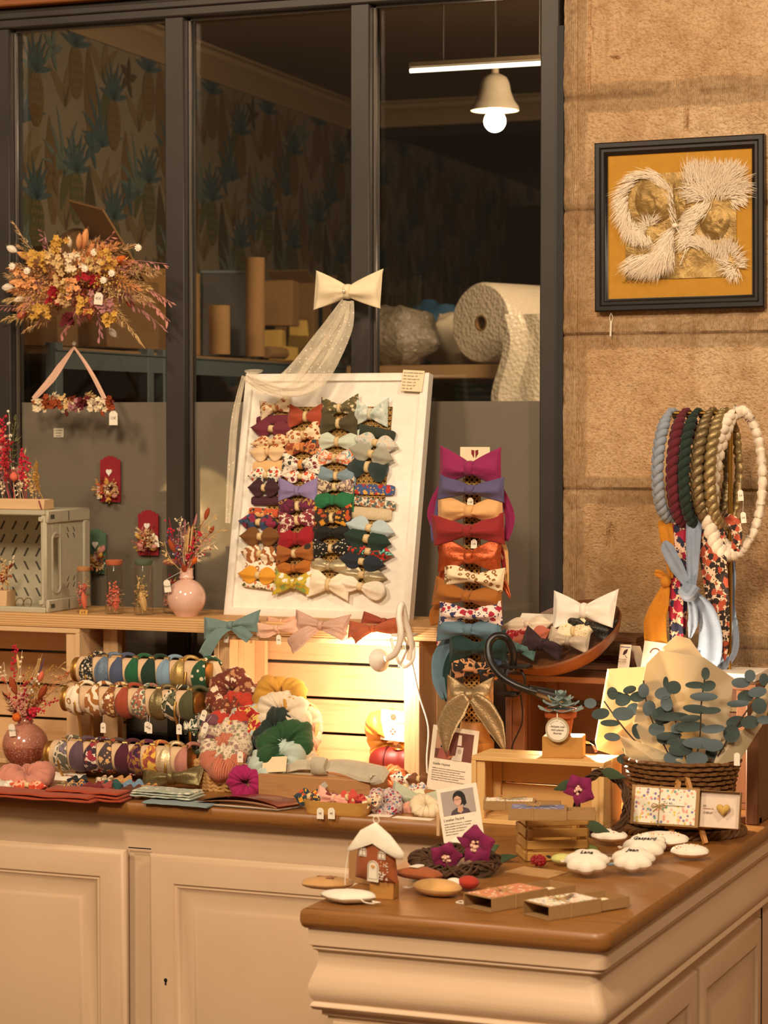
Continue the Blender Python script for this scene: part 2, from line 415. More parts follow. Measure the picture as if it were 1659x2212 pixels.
# glass
t = NT('window_glass', .02); tr = t.n('BsdfTransparent'); tr.inputs[0].default_value = (.86, .84, .8, 1); gl = t.n('BsdfGlossy'); gl.inputs['Roughness'].default_value = .015
fr = t.n('Fresnel'); fr.inputs[0].default_value = 1.45; mx = t.n('MixShader'); t.l(fr.outputs[0], mx.inputs[0]); t.l(tr.outputs[0], mx.inputs[1]); t.l(gl.outputs[0], mx.inputs[2]); t.l(mx.outputs[0], t.out.inputs[0]); GLASS = t.m
zf = atY(600, 868, YG).z
m = M()
for a, b in pin: m.box(((a + b) / 2, YG, (zt + .80) / 2), (b - a, .006, zt - .80))
struct(m.build('window_2', GLASS))
t = NT('frosted_film', .5); v = t.co(); tr = t.n('BsdfTranslucent'); tr.inputs[0].default_value = lin('8d8478')
tp = t.n('BsdfTransparent'); tp.inputs[0].default_value = (.9, .85, .78, 1)
t.b.inputs['Roughness'].default_value = .55; t.col(t.ramp(t.noise(v, 700, 2), [(.35, '867967'), (.65, '968a78')]))
gl = t.n('BsdfGlossy'); gl.inputs['Roughness'].default_value = .04
m1 = t.n('MixShader'); m1.inputs[0].default_value = .35; t.l(t.b.outputs[0], m1.inputs[1]); t.l(tr.outputs[0], m1.inputs[2])
m2 = t.n('MixShader'); m2.inputs[0].default_value = .12; t.l(m1.outputs[0], m2.inputs[1]); t.l(tp.outputs[0], m2.inputs[2])
m3 = t.n('MixShader'); fr = t.n('Fresnel'); fr.inputs[0].default_value = 1.5; t.l(fr.outputs[0], m3.inputs[0]); t.l(m2.outputs[0], m3.inputs[1]); t.l(gl.outputs[0], m3.inputs[2]); t.l(m3.outputs[0], t.out.inputs[0]); FILM = t.m
m = M()
for a, b in pin: m.box(((a + b) / 2, YG - .0045, (zf + .80) / 2), (b - a - .012, .002, zf - .80))
struct(m.build('window_3', FILM))
# wood lintel over the frame, and the wall closing the left above it
m = M(); m.cbox((-6.0, YW - .02, zt + .052), (sx0, YW + .2, zt + .4), .004); struct(m.build('trim_2', wood('8a4f22', '6b3a18', 'X', 1, .6, 'lintel_wood')))
# wall under the window behind the counter
m = M(); m.cbox((-6.0, YW + .0, 0), (sx0, YW + .18, .78), .004); struct(m.build('wall_back', plain('5a4632', .8, name='render_paint')))
# ------------------------------------------------ the back room behind the glass
wp = ray(2528, 905); wd = V((wp.x, wp.y, 0)).normalized()         # direction of the papered wall
W0 = atY(-260, 905, YW + .15); W0.z = 0
def wall_hit(px, py):                                              # pixel -> point on the papered wall
    r = ray(px, py); nrm = V((wd.y, -wd.x, 0)); return CAM + r * ((W0 - CAM).dot(nrm) / r.dot(nrm))
ZC = wall_hit(410, 100).z; pc = wall_hit(750, 228); 
WL = 9.0; wn = V((wd.y, -wd.x, 0))
PAPM = [plain(c, .9, name=n) for c, n in (('82745e', 'paper_ground'), ('53512f', 'paper_olive'), ('3f5457', 'paper_blue'), ('6a5230', 'paper_brown'), ('746040', 'paper_ochre'), ('5f6c62', 'paper_sage'), ('4a3f26', 'paper_dark'))]
def wallpaper(name, P0, d, L, n, z1, sd):
    rr = random.Random(sd); m = M(); q = lambda s_, z, o=.001: P0 + d * s_ + V((0, 0, z)) + n * o
    m.add([q(0, 0, 0), q(L, 0, 0), q(L, z1, 0), q(0, z1, 0), q(0, 0, -.1), q(L, 0, -.1), q(L, z1, -.1), q(0, z1, -.1)], [(0, 1, 2, 3), (4, 5, 6, 7), (0, 1, 5, 4), (2, 3, 7, 6), (1, 2, 6, 5), (0, 3, 7, 4)])
    def blade(s_, z, a, l, w_, k, o, cv=.15):
        pts = []; n_ = 7
        for i in range(n_ + 1):
            t_ = i / n_; ww = w_ * math.sin(PI * (.08 + .9 * t_)) ; ax = l * t_; off = cv * l * t_ * t_
            pts.append((ax, off, ww))
        c, s2 = math.cos(a), math.sin(a); L_ = []; R_ = []
        for ax, of, ww in pts:
            for sg, lst in ((1, L_), (-1, R_)):
                x, y = ax, of + sg * ww; lst.append(q(s_ + x * c - y * s2, z + x * s2 + y * c, o))
        vs = L_ + R_[::-1]; m.add(vs, [tuple(range(len(vs)))], k)
    ux, uz = .29, .40; o = .001
    for i in range(int(L / ux) + 1):
        for j in range(int(z1 / uz) + 1):
            s_ = i * ux + .1; z = j * uz + (.26 if i % 2 else 0) + rr.uniform(-.02, .02)
            def ok(ds, dz, r_): return 0.05 < s_ + ds - r_ and s_ + ds + r_ < L - .05 and z + dz - r_ > .05 and z + dz + r_ < z1 - .02
            if ok(-.17, .1, .22):
                blade(s_ - .17, z - .10, PI / 2 + .05, .34, .05, 6 if j % 2 else 3, o, .03); blade(s_ - .12, z - .05, PI / 2 - .35, .26, .03, 1, o + .0006, -.2)
            if ok(0, 0, .2):                       # pineapple: body and crown
                pts = [q(s_ + .055 * math.cos(a) , z + .09 * math.sin(a), o + .0012) for a in [2 * PI * k / 14 for k in range(14)]]; m.add(pts, [tuple(range(14))], 3 if (i + j) % 2 else 1)
                for r_ in range(6):
                    for c_ in range(4): 
                        x_ = (c_ - 1.5) * .022 + (.011 if r_ % 2 else -.0); z_ = (r_ - 2.5) * .027
                        if (x_ / .055) ** 2 + (z_ / .09) ** 2 < .8: m.add([q(s_ + x_ - .007, z + z_, o + .0018), q(s_ + x_, z + z_ - .010, o + .0018), q(s_ + x_ + .007, z + z_, o + .0018), q(s_ + x_, z + z_ + .010, o + .0018)], [(0, 1, 2, 3)], 4)
                for a in (-1.25, -.85, -.5, -.2, .12, .45, .8, 1.2): blade(s_, z + .08, PI / 2 + a, .14 - abs(a) * .02, .010, 2, o + .0015, .12 if a > 0 else -.12)
            if ok(.2, -.1, .2):
                for a in (-1.1, -.7, -.3, .05, .4, .8, 1.15): blade(s_ + .2, z - .22, PI / 2 + a, .22 - abs(a) * .05, .012, 2 if j % 2 else 5, o + .0008, .2 if a > 0 else -.2)
                for a in (-.5, 0, .5): blade(s_ + .21, z + .0, PI / 2 + a, .16, .022, 4, o + .0003, .3 if a > 0 else -.3)
            if ok(.1, .14, .15):
                for a in (0, 1.3, 2.4, 3.6, 4.9): blade(s_ + .12, z + .17, a, .07, .014, (3, 5, 2, 6)[(i + j) % 4], o + .002, .2)
    return struct(m.build(name, PAPM, flat=True, recalc=False))
wallpaper('wall_left', W0, wd, WL, wn, ZC + .02, 3)
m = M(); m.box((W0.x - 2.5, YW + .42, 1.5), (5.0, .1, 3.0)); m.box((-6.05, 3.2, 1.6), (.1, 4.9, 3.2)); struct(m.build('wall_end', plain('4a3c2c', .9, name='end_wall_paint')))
Y2 = pc.y                                                          # plane where the front ceiling ends
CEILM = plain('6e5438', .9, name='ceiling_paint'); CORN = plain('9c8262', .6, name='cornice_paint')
m = M(); m.add([(-8, YW + .2, ZC), (1.6, YW + .2, ZC), (1.6, Y2, ZC), (-8, Y2, ZC), (-8, YW + .2, ZC + .1), (1.6, YW + .2, ZC + .1), (1.6, Y2, ZC + .1), (-8, Y2, ZC + .1)], [(0, 1, 2, 3), (4, 5, 6, 7), (0, 1, 5, 4), (2, 3, 7, 6), (1, 2, 6, 5), (0, 3, 7, 4)])
struct(m.build('ceiling', CEILM))
# bulkhead where the ceiling drops, lower dark ceiling and far wall
zl = wall_hit(900, 315).z; XB = wall_hit(900, 300)
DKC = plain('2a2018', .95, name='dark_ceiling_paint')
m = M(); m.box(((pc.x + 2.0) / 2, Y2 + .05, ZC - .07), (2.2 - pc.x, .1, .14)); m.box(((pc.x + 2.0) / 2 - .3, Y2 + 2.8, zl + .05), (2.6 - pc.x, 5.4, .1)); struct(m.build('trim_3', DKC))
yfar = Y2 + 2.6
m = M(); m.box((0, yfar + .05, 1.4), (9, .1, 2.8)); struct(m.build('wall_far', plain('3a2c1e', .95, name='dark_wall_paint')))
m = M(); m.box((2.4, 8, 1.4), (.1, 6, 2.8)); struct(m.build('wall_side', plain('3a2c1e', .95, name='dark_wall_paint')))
def cornice(P0, P1, inward, name):
    d = (P1 - P0); m = M(); pr = [(0, -.10), (.01, -.10), (.015, -.08), (.03, -.065), (.04, -.045), (.065, -.03), (.07, -.012), (.09, -.008), (.09, 0), (0, 0)]
    vs = [P0 + inward * a + V((0, 0, b)) for a, b in pr] + [P1 + inward * a + V((0, 0, b)) for a, b in pr]; n = len(pr)
    m.add(vs, [tuple(range(n)), tuple(n + i for i in range(n))] + [(i, (i + 1) % n, n + (i + 1) % n, n + i) for i in range(n)])
    return struct(m.build(name, CORN))
A = W0 + wd * .3; A.z = ZC; B = V((pc.x, Y2, ZC)); cornice(A, B, wn, 'trim_4'); cornice(B, V((2.0, Y2, ZC)), V((0, -1, 0)), 'trim_5')
m = M(); m.cbox((-5, YW + .5, ZC - .16), (2, YW + .75, ZC), .01); struct(m.build('trim_6', plain('3c1a14', .8, name='beam_paint')))
# ================================================================== counters
CREAM = None
t = NT('cream_paint', .42, 0, .4); v = t.co(); n1 = t.noise(v, 3, 4); n2 = t.noise(t.co('Object', (4, 4, 60)), 3, 4)
t.col(t.ramp(n1, [(.3, 'cfb08f'), (.7, 'd6b998')])); t.nor(t.bump(n2, .12, .001)); CREAM = t.m
OAK = wood('8f5e2c', '5c3a18', 'X', 1.4, .42, 'oak_top', False, .08); OAKY = wood('b07232', '8a5220', 'Y', .8, .32, 'oak_top_end', False, .25)
# worktop : one L shaped slab with a rounded nose
def slab():
    m = M(); lt = -4.4; wall = YW - .002
    out = [(lt, YF), (XL, YF), (XL, YP + .004), (XL + .004, YP)]
    r = .03
    for i in range(7): a = -PI / 2 + PI / 2 * i / 6; out.append((XR - r + r * math.cos(a), YP + r + r * math.sin(a)))
    out += [(XR, wall), (lt, wall)]
    n = len(out); th = .034; nose = [(0.004, 0), (.0, .0)]
    prof = [(.010, 0), (.004, .0015), (.001, .006), (0, .012), (.000, .022), (.003, .030), (.008, .034)]
    c = V((-2.4, 4.9))
    def off(i, o):
        p = V(out[i]); a = V(out[i - 1]); b = V(out[(i + 1) % n]); d1 = (p - a).normalized(); d2 = (b - p).normalized()
        n1 = V((-d1.y, d1.x)); n2 = V((-d2.y, d2.x)); bis = (n1 + n2); bis = bis / max(bis.length_squared / 2, .2); return p + bis * o
    vs = []
    for (o, dz) in prof:
        for i in range(n): q = off(i, o); vs.append((q.x, q.y, CT - dz))
    L = len(prof); fs = [(k * n + i, k * n + (i + 1) % n, (k + 1) * n + (i + 1) % n, (k + 1) * n + i) for k in range(L - 1) for i in range(n)]
    fs += [tuple(range(n)), tuple((L - 1) * n + i for i in range(n))]
    m.add(vs, fs); return m
wt = slab().build('worktop', OAK); tag(wt, 'long L-shaped oak worktop with rounded edge covering both cream cabinets', 'countertop')
# long cabinet
B0 = YF + .028
cab = thing('long_cabinet', 'long cream painted cabinet with raised panel doors along the window, left', 'cabinet', (-3.0, B0, 0))
def local(o): return Matrix.Translation(-o.location)
L = local(cab); zT = CT - .034
m = M(); m.box((-3.05 , (B0 + YW) / 2 + .006, zT / 2), (2.66, YW - B0 - .02, zT - .002), X=L); m.build('body', CREAM, cab)
d0 = atY(278, 2000, B0).x; d1 = atY(328, 2000, B0).x; dz = atY(328, 1838, B0).z
def door(x0, x1, z0, z1, X, dep=.018, st=.062):
    m = M(); pr = [(0, 0), (0, -dep * .45), (.008, -dep * .9), (.013, -dep), (st, -dep), (st + .004, -dep + .004), (st + .008, -dep + .003), (st + .014, -dep + .008), (st + .020, -dep + .010), (st + .047, -dep + .011), (st + .053, -dep + .007), (st + .06, -dep + .005)]
    m.rings(x0, x1, z0, z1, pr, X=X); return m
p1r = atY(205, 2000, B0).x
XF = L @ Matrix.Translation((0, B0, 0))
dl = door(d0 - .62, d0, .12, dz, XF).build('door', CREAM, cab)
dr = door(d1, d1 + .62, .12, dz - .004, XF).build('door', CREAM, cab)
kh = atY(358, 2120, B0 - .018); m = M(); m.cyl((kh.x, kh.y + .001, kh.z + .003), (kh.x, kh.y - .001, kh.z + .003), .0042, n=12, X=L); m.box((kh.x, kh.y, kh.z - .003), (.004, .002, .010), X=L); m.build('keyhole', plain('120c08', .8, name='keyhole_dark'), dr)
m = M(); m.box(((d0 + d1) / 2, B0 - .0008, dz + .004), (d1 - d0 - .002, .002, .0022), X=L); m.build('gap', plain('120c08', .8, name='keyhole_dark'), cab)
# short leg
cb = thing('peninsula_cabinet', 'cream painted cabinet with deep curved cornice standing nearest the viewer', 'cabinet', ((XL + XR) / 2, YP + .3, 0))
L = local(cb)
x0, x1, y0, y1 = XL + .012, XR - .012, YP + .012, YW - .01
prof = [(0, 0), (0, -.030), (-.006, -.033), (-.004, -.037), (-.009, -.040), (-.013, -.043), (-.014, -.055), (-.011, -.070), (-.005, -.085), (.000, -.100), (.001, -.112), (-.003, -.124), (-.008, -.130), (-.004, -.133), (-.002, -.138), (-.006, -.144), (-.018, -.148), (-.018, -.155), (-.024, -.158)]
m = M(); vs = []; 
def rrect(a, b, c, d, r):
    return [(a, c), (b - r, c), (b - r * .62, c + r * .08), (b - r * .29, c + r * .29), (b - r * .08, c + r * .62), (b, c + r), (b, d), (a, d)]
for (o, dz_) in prof:
    q = rrect(x0 - o, x1 + o, y0 - o, y1, .018); vs += [(x, y, zT + dz_) for x, y in q]
n = 8; fs = [(k * n + i, k * n + (i + 1) % n, (k + 1) * n + (i + 1) % n, (k + 1) * n + i) for k in range(len(prof) - 1) for i in range(n)]
m.add(vs, fs + [tuple(range(n))], X=L); m.build('cornice_moulding', CREAM, cb)
m = M(); e = .026; m.box(((x0 + x1) / 2, (y0 + y1) / 2, (zT - .15) / 2), (x1 - x0 - 2 * e, y1 - y0 - 2 * e, zT - .15), X=L); m.build('body', CREAM, cb)
zb = zT - .165
# front panel
X = L @ Matrix.Translation((0, y0 + e, 0)); m = M(); 
m.rings(x0 + e + .012, x1 - e - .05, .1, zb, [(0, 0), (0, -.006), (.003, -.008), (.030, -.008), (.033, -.012), (.036, -.013), (.040, -.012), (.043, -.004), (.075, -.003), (.085, -.008)], X=X)
m.build('front_panel', CREAM, cb)
# right hand side doors (panels facing +x)
RZ = L @ Matrix.Translation((x1 - e, 0, 0)) @ Matrix.Rotation(PI / 2, 4, 'Z')
def ypx(px): return atX(px, 2000, x1 - e).y
for a, b in ((YP + .06, ypx(1500) - .01), (ypx(1500) + .012, ypx(1640))):
    m = M(); m.rings(a, b, .1, zb - .01, [(0, 0), (0, -.007), (.003, -.009), (.05, -.009), (.053, -.006), (.058, -.002), (.085, -.001), (.10, -.007)], X=RZ); m.build('door', CREAM, cb)
m = M(); yy = ypx(1636); m.box((x1 - e + .009, yy, .4), (.003, .004, .62), X=L); m.build('gap', plain('120c08', .8, name='keyhole_dark'), cb)
# ================================================================== things in the back room (seen through the glass)
KRAFT = plain('a07a4c', .85, name='kraft_card'); KRAFTD = plain('75552f', .85, name='kraft_card_dark'); STEEL = plain('5f6a6c', .5, .3, 'shelf_steel'); CHIP = plain('8a6a44', .8, name='chipboard')
def off_hit(px, py, off):                                    # pixel -> point on a vertical plane parallel to the papered wall
    r = ray(px, py); P = W0 + wn * off; return CAM + r * ((P - CAM).dot(wn) / r.dot(wn))
if (CAM - W0).dot(wn) < 0: wn = -wn
a = off_hit(60, 713, .52); b = off_hit(330, 740, .52); c = off_hit(700, 790, .52); SZ = (a.z + b.z + c.z) / 3 - .01
AW = math.atan2(wd.y, wd.x)
def on_shelf(px, off): p = off_hit(px, 740, off); return V((p.x, p.y, SZ))
s0 = on_shelf(8, .52); s0 = s0 + wd * max(0, (YG + .12 - s0.y) / wd.y); s1 = on_shelf(740, .52); Ls = (s1 - s0).length
sh = thing('metal_shelving', 'grey steel shelving unit behind the glass along the papered wall', 'shelf', s0, AW)
m = M(); m.box((Ls / 2, .25 , -.02), (Ls, .48, .02)); m.build('shelf_board', CHIP, sh)
m = M(); m.box((Ls / 2, -.005, -.045), (Ls, .012, .05)); m.box((Ls / 2, -.012, -.02), (Ls, .012, .004)); m.build('beam', STEEL, sh)
m = M(); m.box((Ls / 2, -.005, -.75), (Ls, .012, .05)); m.box((Ls / 2, .25, -.72), (Ls, .48, .02)); m.build('beam', STEEL, sh)
for px in (0, 318, 352, 730):
    q = on_shelf(px, .52); d_ = (q - s0).length if px else .024
    m = M(); m.cbox((d_ - .022, -.012, -SZ), (d_ + .022, .02, -.0), .002); m.build('post', STEEL, sh)
def carton(px, w_, d_, h_, off, rz, label, mat_=KRAFT, z=SZ, open_=False, tape=None):
    p = on_shelf(px, off); p.z = z
    t_ = thing('cardboard_box', label, 'box', p, AW + rz)
    m = M(); m.cbox((-w_ / 2, -d_ / 2, 0), (w_ / 2, d_ / 2, h_), .003); m.build('carton', mat_, t_)
    if open_:
        for sx in (-1, 1):
            m = M(); m.box((0, 0, 0), (w_ * .48, d_, .004), X=TR((sx * w_ * .66, 0, h_ + .02), ry=-sx * .5)); m.build('flap', mat_, t_)
    if tape: m = M(); m.box((tape, -d_ / 2 - .001, h_ / 2), (.045, .002, h_)); m.build('tape', plain('2c2f38', .4, name='dark_tape'), t_)
    return t_
carton(75, .22, .22, .16, .28, .1, 'dark brown carton at the far left end behind the glass', KRAFTD)
carton(190, .34, .3, .20, .33, -.05, 'large low kraft carton behind the dried flower cloud', KRAFTD)
carton(330, .26, .25, .27, .25, .15, 'kraft carton standing left of the black panel on the steel shelf', KRAFT)
carton(598, .10, .14, .16, .34, .1, 'small carton with dark arrows resting on the yellow foam blocks', KRAFT, SZ + .125)
carton(655, .20, .16, .31, .20, 0, 'tall carton with a dark tape strip behind the foam blocks', KRAFT, open_=True, tape=-.03)
# crumpled kraft paper heap
t_ = thing('kraft_paper_heap', 'crumpled brown wrapping paper piled above the cartons', 'paper', on_shelf(170, .3) + V((0, 0, .20)), AW)
m = M(); rr = random.Random(5)
m.grid(lambda u, v_: ((u - .5) * .62, (v_ - .5) * .3, .10 * math.sin(PI * u) * math.sin(PI * v_) + .05 * noise.noise(V((u * 5, v_ * 4, 1))) + .04), 22, 12); m.build('sheet', KRAFTD, t_)
m = M(); m.box((0, 0, 0), (.42, .12, .006), X=TR((.02, -.1, .10), rx=.3, ry=.55)); m.build('flap', KRAFT, t_)
# black panel, tubes, roll, foam
q = on_shelf(484, .40); t_ = thing('black_panel', 'black framed panel leaning on the steel shelf beside the short tube', 'panel', q, .35)
m = M(); m.cbox((-.075, -.01, 0), (.075, .01, .28), .002, X=TR((0, 0, 0), rx=-.12)); m.build('board', plain('14100c', .4, name='black_board'), t_)
m = M(); X = TR((0, 0, 0), rx=-.12)
for lo, hi in (((-.08, -.014, .275), (.08, .012, .287)), ((.074, -.014, 0), (.084, .012, .287))): m.cbox(lo, hi, .002, X=X)
m.build('frame', STEEL, t_)
def ctube(px, off, r, h, label):
    m = M(); m.lathe([(r * .9, .0), (r, 0), (r, h), (r * .9, h), (r * .9, h - .02)], 24, caps=True); return tag(m.build('cardboard_tube', KRAFT, loc=on_shelf(px, off)), label, 'tube')
ctube(551, .50, .032, .325, 'tall pale cardboard tube standing on the shelf edge behind the glass')
ctube(474, .49, .034, .155, 'short brown cardboard tube standing in front of the black panel')
p = on_shelf(575, .47); m = M(); m.cyl((0, 0, .02), (.17, .0, .02), .02, n=16); tag(m.build('paper_roll', KRAFT, loc=p, rot=(0, 0, AW)), 'brown paper roll lying on the shelf in front of the foam blocks', 'roll')
FOAM = plain('d9b25c', .9, name='yellow_foam')
for px, z, rx, rz, lab in ((592, .042, 0, .2, 'square yellow foam block standing on the lowest foam block'), (643, .055, .5, .5, 'tilted yellow foam block leaning at the right of the foam pile'), (612, .0, 0, -.2, 'flat yellow foam block at the bottom of the foam pile')):
    q = on_shelf(px, .36 if z else .38) + V((0, 0, z + (.0 if rx == 0 else .02))); m = M(); m.cbox((-.045, -.035, 0), (.045, .035, .05 if z == 0 else .065), .003)
    tag(m.build('foam_block', FOAM, loc=q, rot=(0, rx, AW + rz)), lab, 'foam block', 'yellow foam blocks on the steel shelf')
# table with the bubble-wrap roll and plastic bags
TZ = atY(1000, 790, 7.2).z
x0_ = atY(760, 790, 7.1).x
t_ = thing('packing_table', 'long brown packing table behind the right window pane', 'table', (x0_ + .75, 7.45, 0))
m = M(); m.cbox((-.75, -.4, TZ - .045), (.75, .4, TZ), .004); m.build('table_top', CHIP, t_)
for sx in (-.7, .7):
    for sy in (-.35, .35): m = M(); m.cbox((sx - .025, sy - .025, 0), (sx + .025, sy + .025, TZ - .045), .003); m.build('leg', KRAFTD, t_)
BUB = NT('bubble_wrap', .35, 0, .5); BUB.col('b9ac98'); BUB.nor(BUB.bump(BUB.vor(BUB.co(), 90), .6, .004)); BUB = BUB.m
c0 = atY(1050, 688, 7.15); R_ = c0.z - TZ; R_ = .128
t_ = thing('bubble_wrap_roll', 'big white roll of bubble wrap lying on the packing table', 'roll', (c0.x, 7.1, TZ + R_ + .002))
m = M(); prof = [(.026, 0), (R_ * .93, 0), (R_, .012), (R_, .66), (.026, .66)]
m.lathe(prof, 48, X=TR((0, 0, 0), ry=PI / 2 , rz=.0) @ TR((0, 0, 0)), caps=False); m.build('wrap', BUB, t_, rot=(0, 0, 1.18))
m = M(); m.lathe([(.026, 0), (.020, 0), (.020, .66), (.026, .66)], 24, X=TR((0, 0, 0), ry=PI / 2), caps=False); m.build('core_tube', KRAFTD, t_, rot=(0, 0, 1.18))
m = M(); m.grid(lambda u, v_: (.10 + v_ * .16 + .02 * math.sin(u * 5), -.13 - .01 * math.sin(v_ * 9), .02 - u * .28 + .0), 8, 6); m.build('loose_end', BUB, t_)
PLB = NT('clear_plastic', .18, 0, .6); PLB.col('8f8270'); PLB.b.inputs['Transmission Weight'].default_value = .35; PLB.nor(PLB.bump(PLB.noise(PLB.co(), 26, 5), 1, .02)); PLB = PLB.m
def blob(name, c, r, mat_, label, cat, sd=1, amp=.25, fl=0):
    m = M(); n_, k_ = 28, 18
    def fn(u, v_):
        th = 2 * PI * u; ph = PI * (.01 + .98 * v_); d_ = V((math.cos(th) * math.sin(ph), math.sin(th) * math.sin(ph), math.cos(ph)))
        s_ = 1 + amp * noise.noise(d_ * 1.7 + V((sd, 0, 0))) + amp * .4 * noise.noise(d_ * 5 + V((sd, 3, 0)))
        p = V((d_.x * r[0] * s_, d_.y * r[1] * s_, d_.z * r[2] * s_)); p.z = max(p.z, -r[2] * .8); return p
    m.grid(fn, n_, k_, cu=True, caps=False); return tag(m.build(name, mat_, loc=c), label, cat)
q = atY(848, 725, 7.2); blob('plastic_bag', (q.x, 7.24, TZ + .09), (.14, .11, .11), PLB, 'grey crumpled clear plastic bag on the packing table', 'bag', 2)
q = atY(905, 725, 7.2); blob('paper_sack', (q.x + .02, 7.50, TZ + .085), (.11, .09, .10), plain('cfc0a6', .8, name='pale_sack_paper'), 'pale sack lying behind the grey plastic bag', 'bag', 5)
q = atY(945, 700, 7.66); blob('blue_sack', (q.x, 7.66, TZ + .10), (.13, .08, .13), plain('234a68', .6, name='blue_plastic'), 'dark blue sack left of the bubble wrap roll', 'bag', 9)
q = atY(1140, 765, 7.0); m = M(); m.cbox((-.11, -.08, 0), (.11, .08, .018), .003); tag(m.build('white_board', plain('cfc4b2', .6, name='white_board'), loc=(q.x, 7.18, TZ)), 'thin white board under the right end of the bubble wrap', 'board')
# monstera style wall plant decoration: dark leaves on the far side
m = M(); q = atY(830, 470, 7.9)
PT = thing('potted_palm', 'dark leafy palm standing deep in the back room', 'plant', (q.x + .35, 8.45, 0))
m.cyl((0, 0, 0), (0, 0, .3), .12, .15, 20); m.build('pot', KRAFTD, PT)
m = M(); m.tube([(0, 0, .3), (.01, 0, .9), (0, 0, 1.6)], .02, 8); m.build('trunk', KRAFTD, PT)
for i in range(9):
    a_ = i * .7; m = M(); d_ = V((math.cos(a_), -.35 + .3 * math.sin(a_), .9 + .4 * math.sin(i * 2.2))).normalized()
    base = V((0, 0, 1.6)); L_ = .55
    pts = [base + d_ * (L_ * t / 8) - V((0, 0, .22 * (t / 8) ** 2)) for t in range(9)]; m.tube(pts, .005, 5)
    for t in range(2, 9):
        for sg in (-1, 1):
            sd_ = d_.cross(V((0, 1, 0))).normalized() * sg; m.leaf(pts[t], pts[t] + (sd_ * .16 + d_ * .10) * (1.1 - t / 16), .016)
    m.build('leaf', plain('1c2a1a', .5, name='dark_green_leaf'), PT)
# pendant lamp of the back room, and the added reflection tube
q = atY(1069, 262, 7.0); lp = thing('pendant_lamp', 'small white bell pendant lamp with a bright round bulb', 'lamp', (q.x, q.y, ZC))
dz_ = q.z - ZC; rb = (24 / FP) * 7.3
m = M(); m.ell((0, 0, dz_), rb, 20, 12); m.lathe([(rb * .55, 0), (.022, .02), (.016, .035), (.016, .05)], 16, c=(0, 0, dz_ + rb * .75)); m.build('bulb', glow('fff0d8', 45), lp)
rs = (54 / FP) * 7.3; m = M()
m.lathe([(rs, .0), (rs * .96, .012), (rs * .80, .028), (rs * .66, .055), (rs * .58, .085), (rs * .48, .10), (rs * .30, .108), (.014, .112), (.012, .112), (rs * .28, .104), (rs * .46, .096), (rs * .56, .082), (rs * .64, .053), (rs * .78, .026), (rs * .97, -.001)], 32, c=(0, 0, dz_ + .033), caps=False)
m.build('lamp_shade', plain('b8aa94', .5, name='white_enamel'), lp)
m = M(); m.cyl((0, 0, dz_ + .143), (0, 0, dz_ + .17), .012); m.build('holder', plain('a08c70', .5, name='holder_plastic'), lp)
m = M(); m.tube([(0, 0, dz_ + .165), (.002, 0, dz_ * .5), (0, 0, 0)], .0035, 6); m.build('cord', plain('4a4038', .7, name='cord_cover'), lp)
m = M(); m.cbox((-.1, -.1, -.012), (.2, .1, 0), .003); m.build('ceiling_plate', plain('7a5636', .7, name='lamp_plate'), lp)
a = atY(886, 153, 6.35); b = atY(1240, 122, 6.35)
tl = thing('reflected_tube', 'thin glowing tube standing in for a reflection in the glass, crossing behind the pendant cord', 'lamp', a)  # glowing tube added in place of a tube light mirrored in the glass
m = M(); m.cyl((0, 0, 0), (b.x - a.x, 0, 0), .0065, n=12); m.build('tube', glow('fff6e4', 3.0), tl)
m = M(); m.box(((b.x - a.x) / 2, 0, .016), (b.x - a.x, .02, .012)); m.build('housing', plain('8a7658', .6, name='tube_housing'), tl)
for x in (.1, b.x - a.x - .1): m = M(); m.tube([(x, 0, .02), (x, 0, ZC - a.z)], .002, 5); m.build('wire', plain('4a4038', .7, name='cord_cover'), tl)
